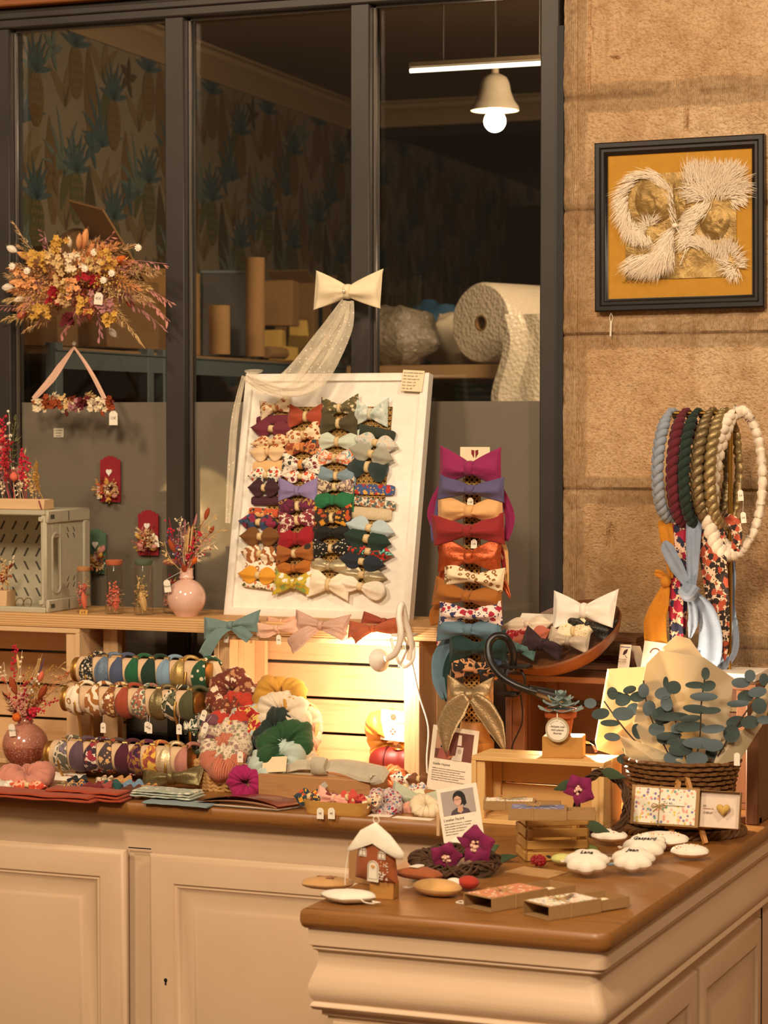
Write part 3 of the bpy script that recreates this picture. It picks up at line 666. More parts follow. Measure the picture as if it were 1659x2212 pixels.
# ================================================================== cloth builders
GOLD = plain('d8b070', .3, .9, 'gold_metal'); BRASS = plain('c79a4a', .25, 1, 'brass'); PAPER = plain('efe3cf', .8, name='white_paper'); PRINT = plain('6a5648', .8, name='print_ink'); PINKINK = plain('a8543c', .8, name='rust_ink')
WHITEP = plain('efe6d8', .45, name='white_paint'); PINE = wood('d9b284', 'bf9260', 'X', 1.0, .6, 'pine'); PINEZ = wood('d9b284', 'bf9260', 'Z', 1.0, .6, 'pine_upright'); PINEY = wood('d9b284', 'bf9260', 'Y', 1.0, .6, 'pine_side')
BEIGEB = plain('dcc08c', .7, name='ribbon_gold')
def lobe(m, sg, W, H, style, T, k=0, X=None, seed=0):
    """one loop of a bow, from the knot outwards; H = half height"""
    rr = random.Random(seed); k0 = H * .22; nu, nv = 13, 36; asy = rr.uniform(-.06, .06); ph = rr.uniform(0, 6)
    def fn(u, v_):
        th = 2 * PI * v_; c = math.cos(th); s_ = math.sin(th)          # c: front/back, s_: up/down
        if style == 'leaf': h = max(k0 * (1 - u) + H * max(0, math.sin(PI * u ** .72)) ** 1.15, .0006)
        elif style == 'round': h = k0 + (H - k0) * math.sin(PI * (.02 + .98 * u) * .78) if u < .8 else H * math.sqrt(max(0, 1 - ((u - .62) / .385) ** 2)) + .0004
        else: h = k0 + (H - k0) * u ** .75
        e = s_; z = h * (abs(e) ** .8 * (1 if e > 0 else -1)) ; q = abs(z) / max(h, 1e-6)
        roll = math.exp(-((z + H * .08) / (H * .36)) ** 2)
        th_ = T * (.28 + .72 * roll) * (math.sin(PI * min(.97, .12 + .80 * u)) ** .7)
        ple = 1 + .22 * (1 - u) * math.cos(7 * s_ + ph) + .10 * noise.noise(V((u * 4, s_ * 2, seed)))
        y = -th_ * ple * max(c, 0) ** .6 + T * .35 * max(-c, 0) ** .6
        x = W * u
        if style == 'sq': x += W * .13 * (q ** 2) * u ** 2 - W * .02 + asy * W * s_ * u
        z2 = z * (1 + .10 * (q > .8) * u) + (H * .12 * u * (1 if style == 'sq' else 0))
        return (sg * (x + .001), y, z2)
    m.grid(fn, nu, nv, cv=True, k=k, X=X, caps=True)
def knot(m, w_, h_, t_, k=0, X=None):
    m.grid(lambda u, v_: (w_ * (u - .5) * (1 + .25 * abs(math.sin(2 * PI * v_))), -t_ * math.cos(2 * PI * v_) * (1 - .25 * (2 * u - 1) ** 2), h_ * math.sin(2 * PI * v_) * (1 - .12 * (2 * u - 1) ** 2)), 4, 16, cv=True, k=k, X=X, caps=True)
def tailstrip(m, pts, ws, th=.0025, k=0, X=None, up=V((0, -1, 0)), rip=.0, seed=0, nc=8, cut=0):
    """ribbon of cloth along pts with half-widths ws; up ~ face normal"""
    pts = [V(p) for p in pts]
    if len(pts) < 9:                                         # smooth
        P = []; Wd = []; n_ = len(pts) - 1; N_ = n_ * 4
        for i in range(N_ + 1):
            t_ = i / 4; j = min(int(t_), n_ - 1); f = t_ - j; p0, p1, p2, p3 = pts[max(j - 1, 0)], pts[j], pts[j + 1], pts[min(j + 2, n_)]
            P.append(.5 * ((2 * p1) + (p2 - p0) * f + (2 * p0 - 5 * p1 + 4 * p2 - p3) * f * f + (3 * p1 - p0 - 3 * p2 + p3) * f ** 3)); Wd.append(ws[j] * (1 - f) + ws[j + 1] * f)
        pts, ws = P, Wd
    L = len(pts); vs = []
    for i, p in enumerate(pts):
        d = (pts[min(i + 1, L - 1)] - pts[max(i - 1, 0)]).normalized(); s_ = d.cross(up)
        if s_.length < .05: s_ = d.cross(V((1, 0, .2)))
        s_.normalize(); n_ = s_.cross(d).normalized(); t_ = i / (L - 1)
        for sg in (1, -1):
            for j in range(nc + 1):
                a = (2 * j / nc - 1) * sg; w_ = ws[i]
                r_ = rip * (math.sin(a * 5 + seed + t_ * 3) + .6 * noise.noise(V((a * 2, t_ * 6, seed)))) * min(1, .3 + w_ * 40)
                vs.append(p + s_ * (a * w_) + n_ * (r_ + sg * th * .5 * math.sqrt(max(0, 1 - a * a))) + d * (cut * a if i == L - 1 else 0))
    n2 = 2 * (nc + 1)
    fs = [(i * n2 + j, i * n2 + (j + 1) % n2, (i + 1) * n2 + (j + 1) % n2, (i + 1) * n2 + j) for i in range(L - 1) for j in range(n2)]
    fs += [tuple(range(n2)), tuple((L - 1) * n2 + j for j in range(n2))]
    m.add(vs, fs, k, X)
_n = [0]
def bow(name, label, cloth, w_, h_, mw, style='sq', band=None, cat='hair bow', group=None, T=None, bar=False, tails=None, part='loops', kw=None):
    """hair bow lying against a surface (faces -y); w_, h_ full size"""
    _n[0] += 1; sd = _n[0]
    o = thing(name, label, cat, group=group); o.matrix_world = mw
    T = T or min(.016, h_ * .34); m = M(); lobe(m, -1, w_ / 2, h_ / 2, style, T, seed=sd); lobe(m, 1, w_ / 2, h_ / 2, style, T, seed=sd + 50)
    m.build(part, cloth, o, ang=180)
    m = M(); kw_ = kw or max(.0065, w_ * .095); knot(m, kw_, h_ * .19 + .002, T * .95, X=TR((0, -.002, 0))); m.build('knot', band or cloth, o)
    if tails:
        for pts, ws in tails: m = M(); tailstrip(m, pts, ws, rip=.0015, seed=sd); m.build('tail', cloth, o, ang=180)
    m = M(); m.cbox((-w_ * .3, T * .2, -.003), (w_ * .3, T * .35 + .002, .003), .001); m.build('clip', GOLD, o)
    return o
def barclip(label, cloth, w_, h_, mw, group, cat='hair clip'):
    _n[0] += 1; sd = _n[0]; m = M()
    def fn(u, v_):
        th = 2 * PI * v_; e = 1 - .25 * abs(2 * u - 1) ** 10; x = (u - .5) * w_
        return (x, -abs(.0065) * math.cos(th) * e * (1 + .1 * noise.noise(V((x * 80, 0, sd)))) if math.cos(th) > 0 else -.003 * math.cos(th), h_ / 2 * math.sin(th) * e * (1 + .06 * noise.noise(V((x * 40, 3, sd)))))
    m.grid(fn, 16, 14, cv=True, caps=True)
    o = thing('fabric_barrette', label, cat, group=group); o.matrix_world = mw; m.build('cover', cloth, o)
    m = M(); m.cbox((-w_ * .4, .002, -.003), (w_ * .4, .0045, .003), .001); m.build('clip', GOLD, o); return o
def pricetag(parent, p, w_=.011, h_=.018, rz=0, ry=0, line=True, string=None, txt=None, mat_=None, nm='price_tag'):
    m = M(); c = w_ * .28; out = [(-w_ / 2, -h_ / 2), (w_ / 2, -h_ / 2), (w_ / 2, h_ / 2 - c), (w_ / 2 - c, h_ / 2), (-w_ / 2 + c, h_ / 2), (-w_ / 2, h_ / 2 - c)]
    m.prism(out, .0006); o = m.build(nm, mat_ or PAPER, parent, flat=True); o.location = p; o.rotation_euler = (0, ry, rz)
    if txt: textmesh(txt, w_ * .42, PRINT, o, TR((0, -.0008, -.1 * h_)) @ RX90, 'writing', 'CENTER')
    m = M(); m.tube([(0, -.0008, h_ / 2 - .002), (0, -.0004, h_ / 2 + .001)] + [V(q) - V(p) for q in (string or [])], .0004, 4); m.build('string', PAPER, o); return o
def freetag(mw_parent, label, txt=None, w_=.02, h_=.035): pass
# ------------------------------------------------ the long white pin board
BB = atY(500, 1337, 5.27); LEAN = math.radians(12.5)
bl = atY(483, 1336, 5.27); brr = atY(884, 1347, 5.27)
BWd = (brr.x - bl.x); 
def hit_plane(px, py, P, n_): r = ray(px, py); return CAM + r * ((P - CAM).dot(n_) / r.dot(n_))
PLZ = 1.194                                                   # top of the plank the board stands on
BM = Matrix.Translation((bl.x, 5.27, PLZ)) @ Matrix.Rotation(-LEAN, 4, 'X')
bn = BM.to_3x3() @ V((0, -1, 0))
tl_ = hit_plane(528, 808, BM.translation, bn); BH = (BM.inverted() @ tl_).z
pb = thing('pin_board', 'large white framed board leaning on the window covered in rows of bows', 'display board'); pb.matrix_world = BM
m = M(); m.rings(0, BWd, 0, BH, [(0, .028), (0, 0), (.003, -.002), (.019, -.002), (.020, .006), (.021, .006), (.03, .0065)]); m.add([(0, .028, 0), (BWd, .028, 0), (BWd, .028, BH), (0, .028, BH)], [(0, 1, 2, 3)]); m.build('frame', WHITEP, pb)
# cane panel behind the bows
CANE = None
t = NT('woven_cane', .6); v = t.co(); cc = plain('d0a45c', .6, name='cane'); 
def lb(px, py): q = BM.inverted() @ hit_plane(px, py, BM.translation, bn); return V((q.x, q.z))
a = lb(560, 1268); b = lb(846, 878)
def canemesh(x0, x1, z0, z1, cell=.0135):
    m = M(); hk = cell; nx = int((x1 - x0) / hk) + 1; nz = int((z1 - z0) / hk) + 1; w_ = .0013
    for i in range(nx + 1):
        x = x0 + i * hk
        for d_ in (-1, 1): m.box((min(x + d_ * .0024, x1), -.001, (z0 + z1) / 2), (w_, .0012, z1 - z0))
    for j in range(nz + 1):
        z = z0 + j * hk
        for d_ in (-1, 1): m.box(((x0 + x1) / 2, -.0022, min(z + d_ * .0024, z1)), (x1 - x0, .0012, w_))
    Wd, Hd = x1 - x0, z1 - z0                                                      # diagonals
    for k_ in range(int((Wd + Hd) / hk)):
        c = k_ * hk + hk / 2
        for sg in (1, -1):
            p0 = (max(0, c - Hd), min(c, Hd)); p1 = (min(c, Wd), max(0, c - Wd))
            A = V((x0 + p0[0], -.0032, z0 + p0[1])); B = V((x0 + p1[0], -.0032, z0 + p1[1]))
            if sg < 0: A.x = x0 + x1 - A.x; B.x = x0 + x1 - B.x
            if (A - B).length > .01: m.tube([A, B], .0011, 4)
    return m
m = canemesh(a.x, b.x, a.y, b.y); m.build('cane_panel', cc, pb, mw=TR((0, .0065, 0)))
m = M(); m.box(((a.x + b.x) / 2, .0062, (a.y + b.y) / 2), (b.x - a.x, .0006, b.y - a.y)); m.build('cane_backing', plain('3a2815', .9, name='dark_backing'), pb)
S_ = fab
GB = BEIGEB
bows = [  # knot x, y, width, height (pixels of the photograph, on the board plane), tilt, style, cloth, band, colour words
 (597,882,62,40,14,'sq',S_('leopard','ecd6b0','a44a22','e09a50'),GB,'small cream and rust leopard print bow at the top left corner of the board'),
 (593,907,76,18,3,'bar',S_('felt','6e2434'),0,'burgundy felt barrette under the top left leopard bow'),
 (590,928,92,31,-3,'leaf',S_('felt','702434'),GB,'burgundy leaf-shaped bow below the burgundy barrette'),
 (590,957,88,26,6,'leaf',S_('leopard','e6c898','9a4020','d88c48',1.1),GB,'leopard leaf-shaped bow between burgundy and beige bows'),
 (582,978,80,34,2,'leaf',S_('felt','e6c496'),S_('felt','dcb884'),'plain beige felt leaf bow in the first column'),
 (586,1007,78,22,2,'bar',S_('felt','e2b67c'),0,'plain sand coloured felt barrette under the beige bow'),
 (578,1028,78,30,3,'leaf',S_('floral','f0e2cc','c03c24','2a3438'),GB,'white leaf bow with red and dark flowers, first column'),
 (575,1056,70,32,0,'leaf',S_('felt','3a1420'),GB,'dark plum felt leaf bow in the first column'),
 (577,1082,66,18,0,'bar',S_('felt','441a26'),0,'dark plum felt barrette under the plum bow'),
 (573,1108,70,18,-3,'bar',S_('dense','26301e','c8542c','e8a868'),0,'dark barrette with orange and cream flowers, first column'),
 (562,1130,88,30,-3,'leaf',S_('dense','20201a','8a2040','34486a'),GB,'black leaf bow with crimson and blue flowers at the left edge'),
 (567,1161,90,34,0,'leaf',S_('felt','744716'),GB,'chestnut brown felt leaf bow at the left edge'),
 (565,1198,84,36,-6,'leaf',S_('zebra','f0ddc0','a0602c'),GB,'brown and cream zebra striped bow at the left edge'),
 (574,1224,86,22,-7,'bar',S_('leopard','f4e8d4','b07030','f4e8d4',.8),0,'white barrette with ochre leopard spots'),
 (561,1244,88,32,-3,'leaf',S_('felt','dc9a28'),GB,'mustard yellow leaf bow near the bottom left of the board'),
 (562,1264,76,15,-5,'bar',S_('floral','efe0c4','c86c34','5a5a34',1.2),0,'cream barrette with tiny orange flowers at the very bottom left'),
 (664,902,76,50,2,'sq',S_('felt','a8462a'),GB,'rust orange bow at the top of the second column'),
 (660,943,68,44,18,'sq',S_('leopard','efd8ae','a04a24','d88c48'),GB,'tilted leopard bow under the rust bow in the second column'),
 (658,968,76,46,0,'sq',S_('abstract','9c4424','d89458','26403e'),S_('felt','c87838'),'rust bow with teal shapes in the second column'),
 (655,1005,80,44,0,'sq',S_('floral','f2e4d0','7c2430','3c3c30',1.1),S_('felt','d89444'),'cream bow with burgundy flowers and pale pointed ears'),
 (652,1031,78,24,-2,'leaf',S_('floral','f2e2cc','d4582c','7a2434',.9),GB,'narrow cream bow with orange and red flowers above the lavender bow'),
 (648,1062,82,46,0,'sq',S_('felt','8a7aa8'),S_('felt','8a7aa8'),'lavender felt bow in the second column'),
 (647,1095,80,46,6,'sq',S_('abstract','701840','4e1028','b08a3c',1.3),GB,'purple magenta bow with gold leaves under the lavender bow'),
 (647,1126,76,46,12,'sq',S_('dense','efdcc4','782434','8a2c34',1.3),GB,'white and burgundy patterned bow above the red bow'),
 (643,1165,78,62,5,'sq',S_('felt','9c0c1c'),S_('felt','9c0c1c'),'bright red felt bow in the second column'),
 (641,1198,80,40,6,'sq',S_('dots','a05c20','2c2418',None,.25),GB,'caramel bow with two dark dots under the red bow'),
 (639,1229,74,38,8,'sq',S_('felt','b0661c'),S_('felt','b0661c'),'plain caramel bow above the yellow flowered bow'),
 (638,1262,80,52,0,'sq',S_('floral','c8a82c','f2e8d8','8a9c48',.7),S_('floral','c8a82c','f2e8d8','8a9c48',.7),'yellow bow with white daisies at the bottom of the board'),
 (737,884,76,46,5,'sq',S_('floral','5c5432','d8c8a0','78683c',1.2),GB,'olive green bow with small white flowers at the top of the third column'),
 (736,917,76,48,0,'sq',S_('felt','4c4226'),GB,'plain dark olive felt bow in the third column'),
 (732,956,84,46,-2,'sq',S_('felt','ccd4c0'),GB,'pale mint felt bow in the third column'),
 (728,992,78,40,0,'sq',S_('abstract','f0ddc4','e07a48','6c98a8',1.2),GB,'white bow with orange and blue shapes in the third column'),
 (730,1030,80,40,0,'sq',S_('felt','7c929c'),GB,'blue grey felt bow in the third column'),
 (728,1054,76,34,3,'sq',S_('abstract','d8c0a0','5c4438','8a7078',1.2),GB,'beige and brown camouflage flowered bow above the green bow'),
 (723,1082,84,50,0,'sq',S_('felt','1c6c40'),S_('felt','1c6c40'),'emerald green felt bow in the third column'),
 (722,1121,78,48,5,'sq',S_('floral','2c1c12','b84a1c','d89428',.7),GB,'dark brown bow with orange autumn flowers under the green bow'),
 (721,1152,80,42,0,'sq',S_('felt','12100c'),S_('felt','12100c'),'plain black felt bow in the third column'),
 (720,1187,78,40,5,'sq',S_('dots','14120e','e8dcc0',None,1.3),GB,'black bow with tiny white dots in the third column'),
 (714,1224,80,42,0,'sq',S_('lame','b8a684','d8c8a4'),S_('lame','b8a684','d8c8a4'),'champagne metallic bow above the cream bow'),
 (714,1264,84,62,-3,'sq',S_('glitter','efe0c4','d8b468'),GB,'large cream bow with gold specks at the bottom of the third column'),
 (803,896,70,56,0,'sq',S_('floral','c8d0c4','e8e0d0','a8b8ac',1.0),S_('felt','d4ccb4'),'pale grey green flowered bow at the top right of the board'),
 (812,934,84,20,-11,'bar',S_('rib','3e4632','20281c',None,1.0),0,'dark green corduroy barrette under the pale flowered bow'),
 (814,958,96,32,-10,'leaf',S_('floral','d0ccbc','e0c8ac','a4b0a8',1.1),GB,'pale leaf bow with faint peach flowers at the right edge'),
 (806,983,98,36,-14,'leaf',S_('felt','a09c88'),GB,'plain grey leaf bow at the right edge'),
 (797,1010,84,52,-7,'round',S_('rib','2c4440','142422',None,1.2),GB,'dark teal corduroy bow over bare cane'),
 (809,1058,86,20,-1,'bar',S_('floral','3c5484','b82c24','d8a040',.8),0,'blue barrette with red and yellow flowers'),
 (809,1087,92,18,-7,'bar',S_('dense','e4d4b8','a8643c','50605c',2.0),0,'cream barrette with a fine tiny flower print, fourth column'),
 (801,1110,88,24,-3,'bar',S_('rib','f0dcb8','d8be92',None,1.3),0,'cream ribbed knit barrette in the fourth column'),
 (801,1142,106,36,-10,'leaf',S_('felt','b4c4c8'),GB,'pale blue felt leaf bow at the right edge'),
 (797,1166,102,40,-10,'leaf',S_('felt','163024'),GB,'dark forest green leaf bow at the right edge'),
 (799,1193,104,32,-6,'leaf',S_('abstract','18382e','c8281c','7cc0b0',1.2),GB,'bright red and turquoise patterned leaf bow at the right edge'),
 (786,1215,100,30,-8,'leaf',S_('felt','1c2430'),GB,'navy blue leaf bow with an orange lining'),
 (785,1243,102,32,-5,'leaf',S_('lame','a89878','cabc98'),GB,'silver beige metallic leaf bow near the bottom right'),
 (783,1269,104,36,-12,'round',S_('felt','f2e6d2'),S_('felt','e8cfa0'),'white felt bow at the bottom right corner of the board'),
]
sc_ = (BM.inverted() @ hit_plane(720, 1100, BM.translation, bn)).x - (BM.inverted() @ hit_plane(620, 1100, BM.translation, bn)).x; sc_ /= 100
for i, (x, y, w_, h_, an, st, cl, bd, lab) in enumerate(bows):
    p = hit_plane(x, y, BM.translation, bn); q = BM.inverted() @ p
    lift = .012 + (.004 if i % 2 else 0) if st != 'bar' else .006
    mw = BM @ TR((q.x, .0045 - lift, q.z), ry=-math.radians(an) * 1.0)
    if st == 'bar': barclip(lab, cl, w_ * sc_, h_ * sc_ * 1.05, mw, 'barrettes on the white board')
    else: bow('hair_bow', lab, cl, w_ * sc_ * (1 if st != 'sq' else .94), h_ * sc_ * .98, mw, st, bd, group='hair bows pinned in columns on the white board')
# card clipped at the top right of the board
q = BM.inverted() @ hit_plane(893, 824, BM.translation, bn)
nt_ = thing('price_note', 'handwritten cream note clipped on the top right corner of the white board', 'note'); nt_.matrix_world = BM @ TR((q.x, -.006, q.z), ry=.06)
m = M(); m.cbox((-.028, -.0006, -.026), (.028, 0, .026), .0003); m.build('sheet', plain('ecd9b2', .8, name='cream_paper'), nt_)
for k_, tx in enumerate(('Les merveilles Gaëlle Haymé', 'Mini - Barrettes  10€', 'Midi - Petits nœuds 15€', 'Duo - Simples  15€', 'Maxi - Noeud  25€', 'XXL - Big  22€')):
    textmesh(tx, .0043, PRINT, nt_, TR((-.025, -.001, .018 - k_ * .0078)) @ RX90, 'writing', shear=.3)
# white bow with tulle veil at the top
bq = atY(752, 630, 5.40); wb = bow('tulle_bow', 'large ivory bow with pearl centre and spotted tulle tails above the board', S_('felt', 'f0deb8'), .158, .088, Matrix.Translation(bq), 'sq', S_('felt', 'f0deb8'), T=.022, cat='bow')
m = M(); m.ell((0, 0, 0), .005, 12, 8); m.build('pearl', plain('f0e0c4', .15, .3, 'pearl'), wb, loc=(0, -.026, 0))
tt = NT('spotted_tulle', .7); v = tt.co(); tr = tt.n('BsdfTransparent'); mx = tt.n('MixShader'); dts = tt.ramp(tt.vor(v, 90, rnd_=.6), [(0, 1.0), (.16, 1.0), (.2, 0.0)]); fine = tt.noise(v, 30, 3)
tt.l(tt.math('ADD', tt.math('ADD', .16, tt.math('MULTIPLY', fine, .35)), tt.math('MULTIPLY', dts, .5), True), mx.inputs[0]); tt.col('f4e6cc'); tt.l(tr.outputs[0], mx.inputs[1]); tt.l(tt.b.outputs[0], mx.inputs[2]); tt.l(mx.outputs[0], tt.out.inputs[0]); TULLE = tt.m
def wpt(px, py, Y): return atY(px, py, Y) - bq
for pp, ws in (([(745, 650, 5.38), (722, 690, 5.37), (682, 745, 5.35), (640, 800, 5.32), (605, 828, 5.31), (560, 834, 5.3), (535, 814, 5.31)], [.008, .016, .02, .022, .02, .018, .012]),
               ([(757, 650, 5.385), (752, 700, 5.37), (730, 750, 5.35), (700, 805, 5.325), (665, 838, 5.31), (610, 844, 5.3), (540, 818, 5.3)], [.008, .013, .018, .02, .016, .013, .01]),
               ([(750, 650, 5.38), (735, 700, 5.375), (705, 750, 5.355), (665, 800, 5.33), (640, 840, 5.31), (590, 848, 5.3), (530, 812, 5.305)], [.007, .014, .018, .018, .016, .012, .01])):
    m = M(); tailstrip(m, [wpt(*q) for q in pp], ws, th=.0008, rip=.003, seed=pp[0][0]); m.build('tulle_tail', TULLE, wb)
m = M(); tailstrip(m, [wpt(527, 812, 5.30), wpt(508, 900, 5.30), wpt(500, 1000, 5.30), wpt(492, 1130, 5.29)], [.006, .01, .01, .006], th=.0008, rip=.002); m.build('tulle_tail', TULLE, wb)
m = M(); m.grid(lambda u, v_: ((.018 + .008 * math.sin(v_ * 20)) * math.cos(2 * PI * u), .012 * math.sin(2 * PI * u), .012 * (v_ - .5) + .004 * math.sin(6 * u)), 16, 4, cu=True); o = m.build('tulle_puff', TULLE, wb, loc=wpt(548, 806, 5.32))
# ================================================================== plank and crates
def T_(px, py, z=0): return atZ(px, py, CT + z)
YPL = 5.13
pr_ = atY(945, 1365, YPL).x; pl_ = -3.9
PLY = wood('c99a63', 'a97a45', 'X', 1.0, .6, 'plywood', False)
t = NT('plywood_edge', .7); v = t.co(); t.col(t.ramp(t.wave(v, 55, .6, 2, 1, 'Z'), [(.2, 'b98a55'), (.6, 'd8ae78')])); PLYE = t.m
m = M(); m.cbox((pl_, YPL, PLZ - .033), (pr_, 5.40, PLZ), .0015, k=0)
o = m.build('plank_shelf', [PLY, PLYE], loc=(0, 0, 0))
for p in o.data.polygons:
    if abs(p.normal.z) < .5: p.material_index = 1
tag(o, 'long plywood plank laid across the pine crates under the white board', 'shelf')
def crate(label, x0, x1, yf, d, z0, h, nsl=4, matx=PINE, maty=PINEY, matz=PINEZ, th=.012, gap=.007, sides=True, post=.028, name='wooden_crate', rz=0, topn=2, cat='crate', closed_top=True):
    c_ = thing(name, label, cat, ((x0 + x1) / 2, yf + d / 2, z0), rz); W_ = (x1 - x0) / 2; D_ = d / 2
    m = M(); sh_ = (h - gap * (nsl - 1) - .004) / nsl
    for i in range(nsl): z = .002 + i * (sh_ + gap); m.cbox((-W_, D_ - th, z), (W_, D_, z + sh_), .0012)
    m.build('back_slats', matx, c_)
    for nm, z in (('bottom_boards', 0), ('top_boards', h - th)):
        if nm == 'top_boards' and not closed_top: continue
        m = M(); n_ = topn; bw = (d - th - .006 * (n_ - 1)) / n_
        for i in range(n_): m.cbox((-W_, -D_ + i * (bw + .006), z), (W_, -D_ + i * (bw + .006) + bw, z + th), .0012)
        m.build(nm, matx, c_)
    for sg in (-1, 1):
        m = M(); n_ = nsl
        xs_ = sorted((sg * W_, sg * (W_ - th)))
        if sides:
            bw = (d - th - gap) / 2; gp_ = min(gap, .0035)
            for i in range(2): m.cbox((xs_[0], -D_ + i * (bw + gp_), th), (xs_[1], -D_ + i * (bw + gp_) + bw, h - th), .0012)
        m.build('side_boards', matz, c_)
        for yy in (-D_ + .001, D_ - th - post):
            m = M(); xa = sorted((sg * (W_ - th), sg * (W_ - th - post))); m.cbox((xa[0], yy + .004, th), (xa[1], yy + post * .7, h - th), .0012); m.build('corner_post', matz, c_)
    return c_
HC = PLZ - .033 - CT
xa = atY(172, 1500, YPL).x; crate('pine crate behind the rose vase, its slats glowing orange', xa - .47, xa, YPL, .24, CT, HC - .001)
xa = atY(462, 1500, YPL).x; xb = atY(906, 1500, YPL).x; crate('pine crate lit from inside by the white clip lamp, under the white board', xa, xb, YPL, .24, CT, HC - .001)
q = atY(226, 1500, 5.2); m = M(); m.cbox((-.02, -.012, 0), (.02, .012, HC - .001), .0012); tag(m.build('wooden_post', PINEZ, loc=(q.x + .012, 5.22, CT)), 'pine upright supporting the plank behind the headband rack', 'post')
# dark crates behind the basket of eucalyptus
DW = wood('6c4020', '3c2010', 'X', 1, .6, 'dark_crate'); DWZ = wood('6c4020', '3c2010', 'Z', 1, .6, 'dark_crate_upright'); DWY = wood('6c4020', '3c2010', 'Y', 1, .6, 'dark_crate_side')
x0_ = atY(1092, 1500, 5.12).x; x1_ = atY(1632, 1600, 5.12).x
ztop = atY(1480, 1472, 5.12).z
crate('large brown stained crate on its side behind the eucalyptus basket', x0_, x1_, 5.12, .28, CT, ztop - CT, 3, DW, DWY, DWZ, .014, .012, post=.03)
x2_ = atY(1385, 1400, 5.30).x; x3_ = atY(1075, 1400, 5.30).x; z2_ = atY(1300, 1372, 5.30).z
crate('small slatted brown crate behind the tilted wooden bowl', x3_, x2_, 5.26, .13, ztop + .001, z2_ - ztop, 2, DW, DWY, DWZ, .012, .03, post=.02)
q = atY(1622, 1780, 4.93); m = M(); m.cbox((-.10, -.012, 0), (.016, .012, .016), .002); m.cbox((-.012, -.02, .0), (.016, .16, .26), .003)
tag(m.build('dark_crate_end', DWZ, loc=(q.x, 4.95, CT)), 'dark wooden crate end panel at the far right of the counter', 'crate')
# ================================================================== clip lamps
q = atY(838, 1424, 5.06)
WL_ = thing('clip_lamp', 'white clip lamp with a bent neck clamped to the plank', 'lamp', atY(862, 1360, 5.10))
o0 = WL_.location
def rel(px, py, Y): return atY(px, py, Y) - o0
def smooth(pts, n=6):
    pts = [V(p) for p in pts]; out = []; L = len(pts) - 1
    for j in range(L):
        p0, p1, p2, p3 = pts[max(j - 1, 0)], pts[j], pts[j + 1], pts[min(j + 2, L)]
        for i in range(n): f = i / n; out.append(.5 * ((2 * p1) + (p2 - p0) * f + (2 * p0 - 5 * p1 + 4 * p2 - p3) * f * f + (3 * p1 - p0 - 3 * p2 + p3) * f ** 3))
    return out + [pts[-1]]
m = M(); m.tube(smooth([rel(884, 1425, 5.10), rel(888, 1390, 5.09), rel(876, 1340, 5.07), rel(868, 1306, 5.05), rel(862, 1330, 5.035), rel(866, 1370, 5.03), rel(856, 1408, 5.035), rel(836, 1423, 5.045)]), .0075, 12); m.build('flexible_neck', WHITEP, WL_)
hd = (rel(815, 1428, 5.07) - rel(836, 1422, 5.045)).normalized(); hp = rel(834, 1422, 5.045)
R_ = hd.to_track_quat('Z', 'Y').to_matrix().to_4x4()
m = M(); m.lathe([(.008, -.004), (.010, .006), (.018, .016), (.026, .028), (.027, .032), (.0255, .032), (.017, .018), (.006, .008)], 28, X=Matrix.Translation(hp) @ R_, caps=False); m.build('lamp_head', WHITEP, WL_)
m = M(); m.ell((0, 0, .022), (.014, .014, .008), 14, 8, X=Matrix.Translation(hp) @ R_); m.build('led', glow('ffdca0', 30, 'lit_led'), WL_)
m = M(); m.cbox((-.022, -.012, -.003), (.03, .03, .004), .002, X=Matrix.Translation(rel(868, 1372, 5.10))); m.tube(smooth([rel(845, 1380, 5.10), rel(850, 1398, 5.09), rel(868, 1440, 5.09), rel(892, 1425, 5.09), rel(893, 1385, 5.10)]), .004, 8, up=V((0, 1, 0))); m.tube(smooth([rel(872, 1376, 5.09), rel(880, 1400, 5.09), rel(862, 1440, 5.09)]), .003, 8); m.build('clamp', WHITEP, WL_)
m = M(); 
for i in range(7): m.tube([rel(865 + i * 3, 1402 + 2 * (i % 2), 5.085), rel(866 + i * 3, 1392 + 2 * (i % 2), 5.085)], .0012, 5)
m.build('spring', plain('a89a88', .3, 1, 'steel'), WL_)
m = M(); m.tube(smooth([rel(890, 1430, 5.10), rel(905, 1500, 5.12), rel(925, 1570, 5.12), rel(922, 1640, 5.12), rel(925, 1700, 5.12)]), .0022, 6); m.build('cord', WHITEP, WL_)
hw = o0 + hp + hd * .05
hw = hw + V((-.02, .0, 0)); area('clip_lamp_light', hw, hw + V((-.01, .14, -.06)), .035, 3.6, (1, .86, .66))
# black clip lamp lighting the eucalyptus paper
BLK = plain('16120f', .35, name='black_plastic')
BL = thing('clip_lamp', 'black gooseneck clip lamp bending over between the bow stand and the bowl', 'lamp', atY(1080, 1445, 4.98)); o0 = BL.location
m = M(); m.tube(smooth([rel(1107, 1445, 4.97), rel(1108, 1410, 4.96), rel(1095, 1380, 4.95), rel(1072, 1374, 4.94), rel(1056, 1392, 4.93), rel(1058, 1425, 4.92), rel(1080, 1458, 4.91), rel(1110, 1478, 4.91), rel(1140, 1490, 4.915), rel(1160, 1496, 4.92)]), .0085, 12); m.build('flexible_neck', BLK, BL)
a = rel(1140, 1488, 4.915); b = rel(1215, 1512, 4.965); hd = (b - a).normalized(); R_ = hd.to_track_quat('Z', 'Y').to_matrix().to_4x4()
m = M(); m.lathe([(.009, 0), (.012, .02), (.017, .055), (.021, .085), (.0195, .085), (.015, .055), (.008, .02)], 24, X=Matrix.Translation(a) @ R_, caps=False); m.build('lamp_head', BLK, BL)
m = M(); m.ell((0, 0, .076), (.015, .015, .006), 12, 6, X=Matrix.Translation(a) @ R_); m.build('led', glow('ffdca0', 30, 'lit_led'), BL)
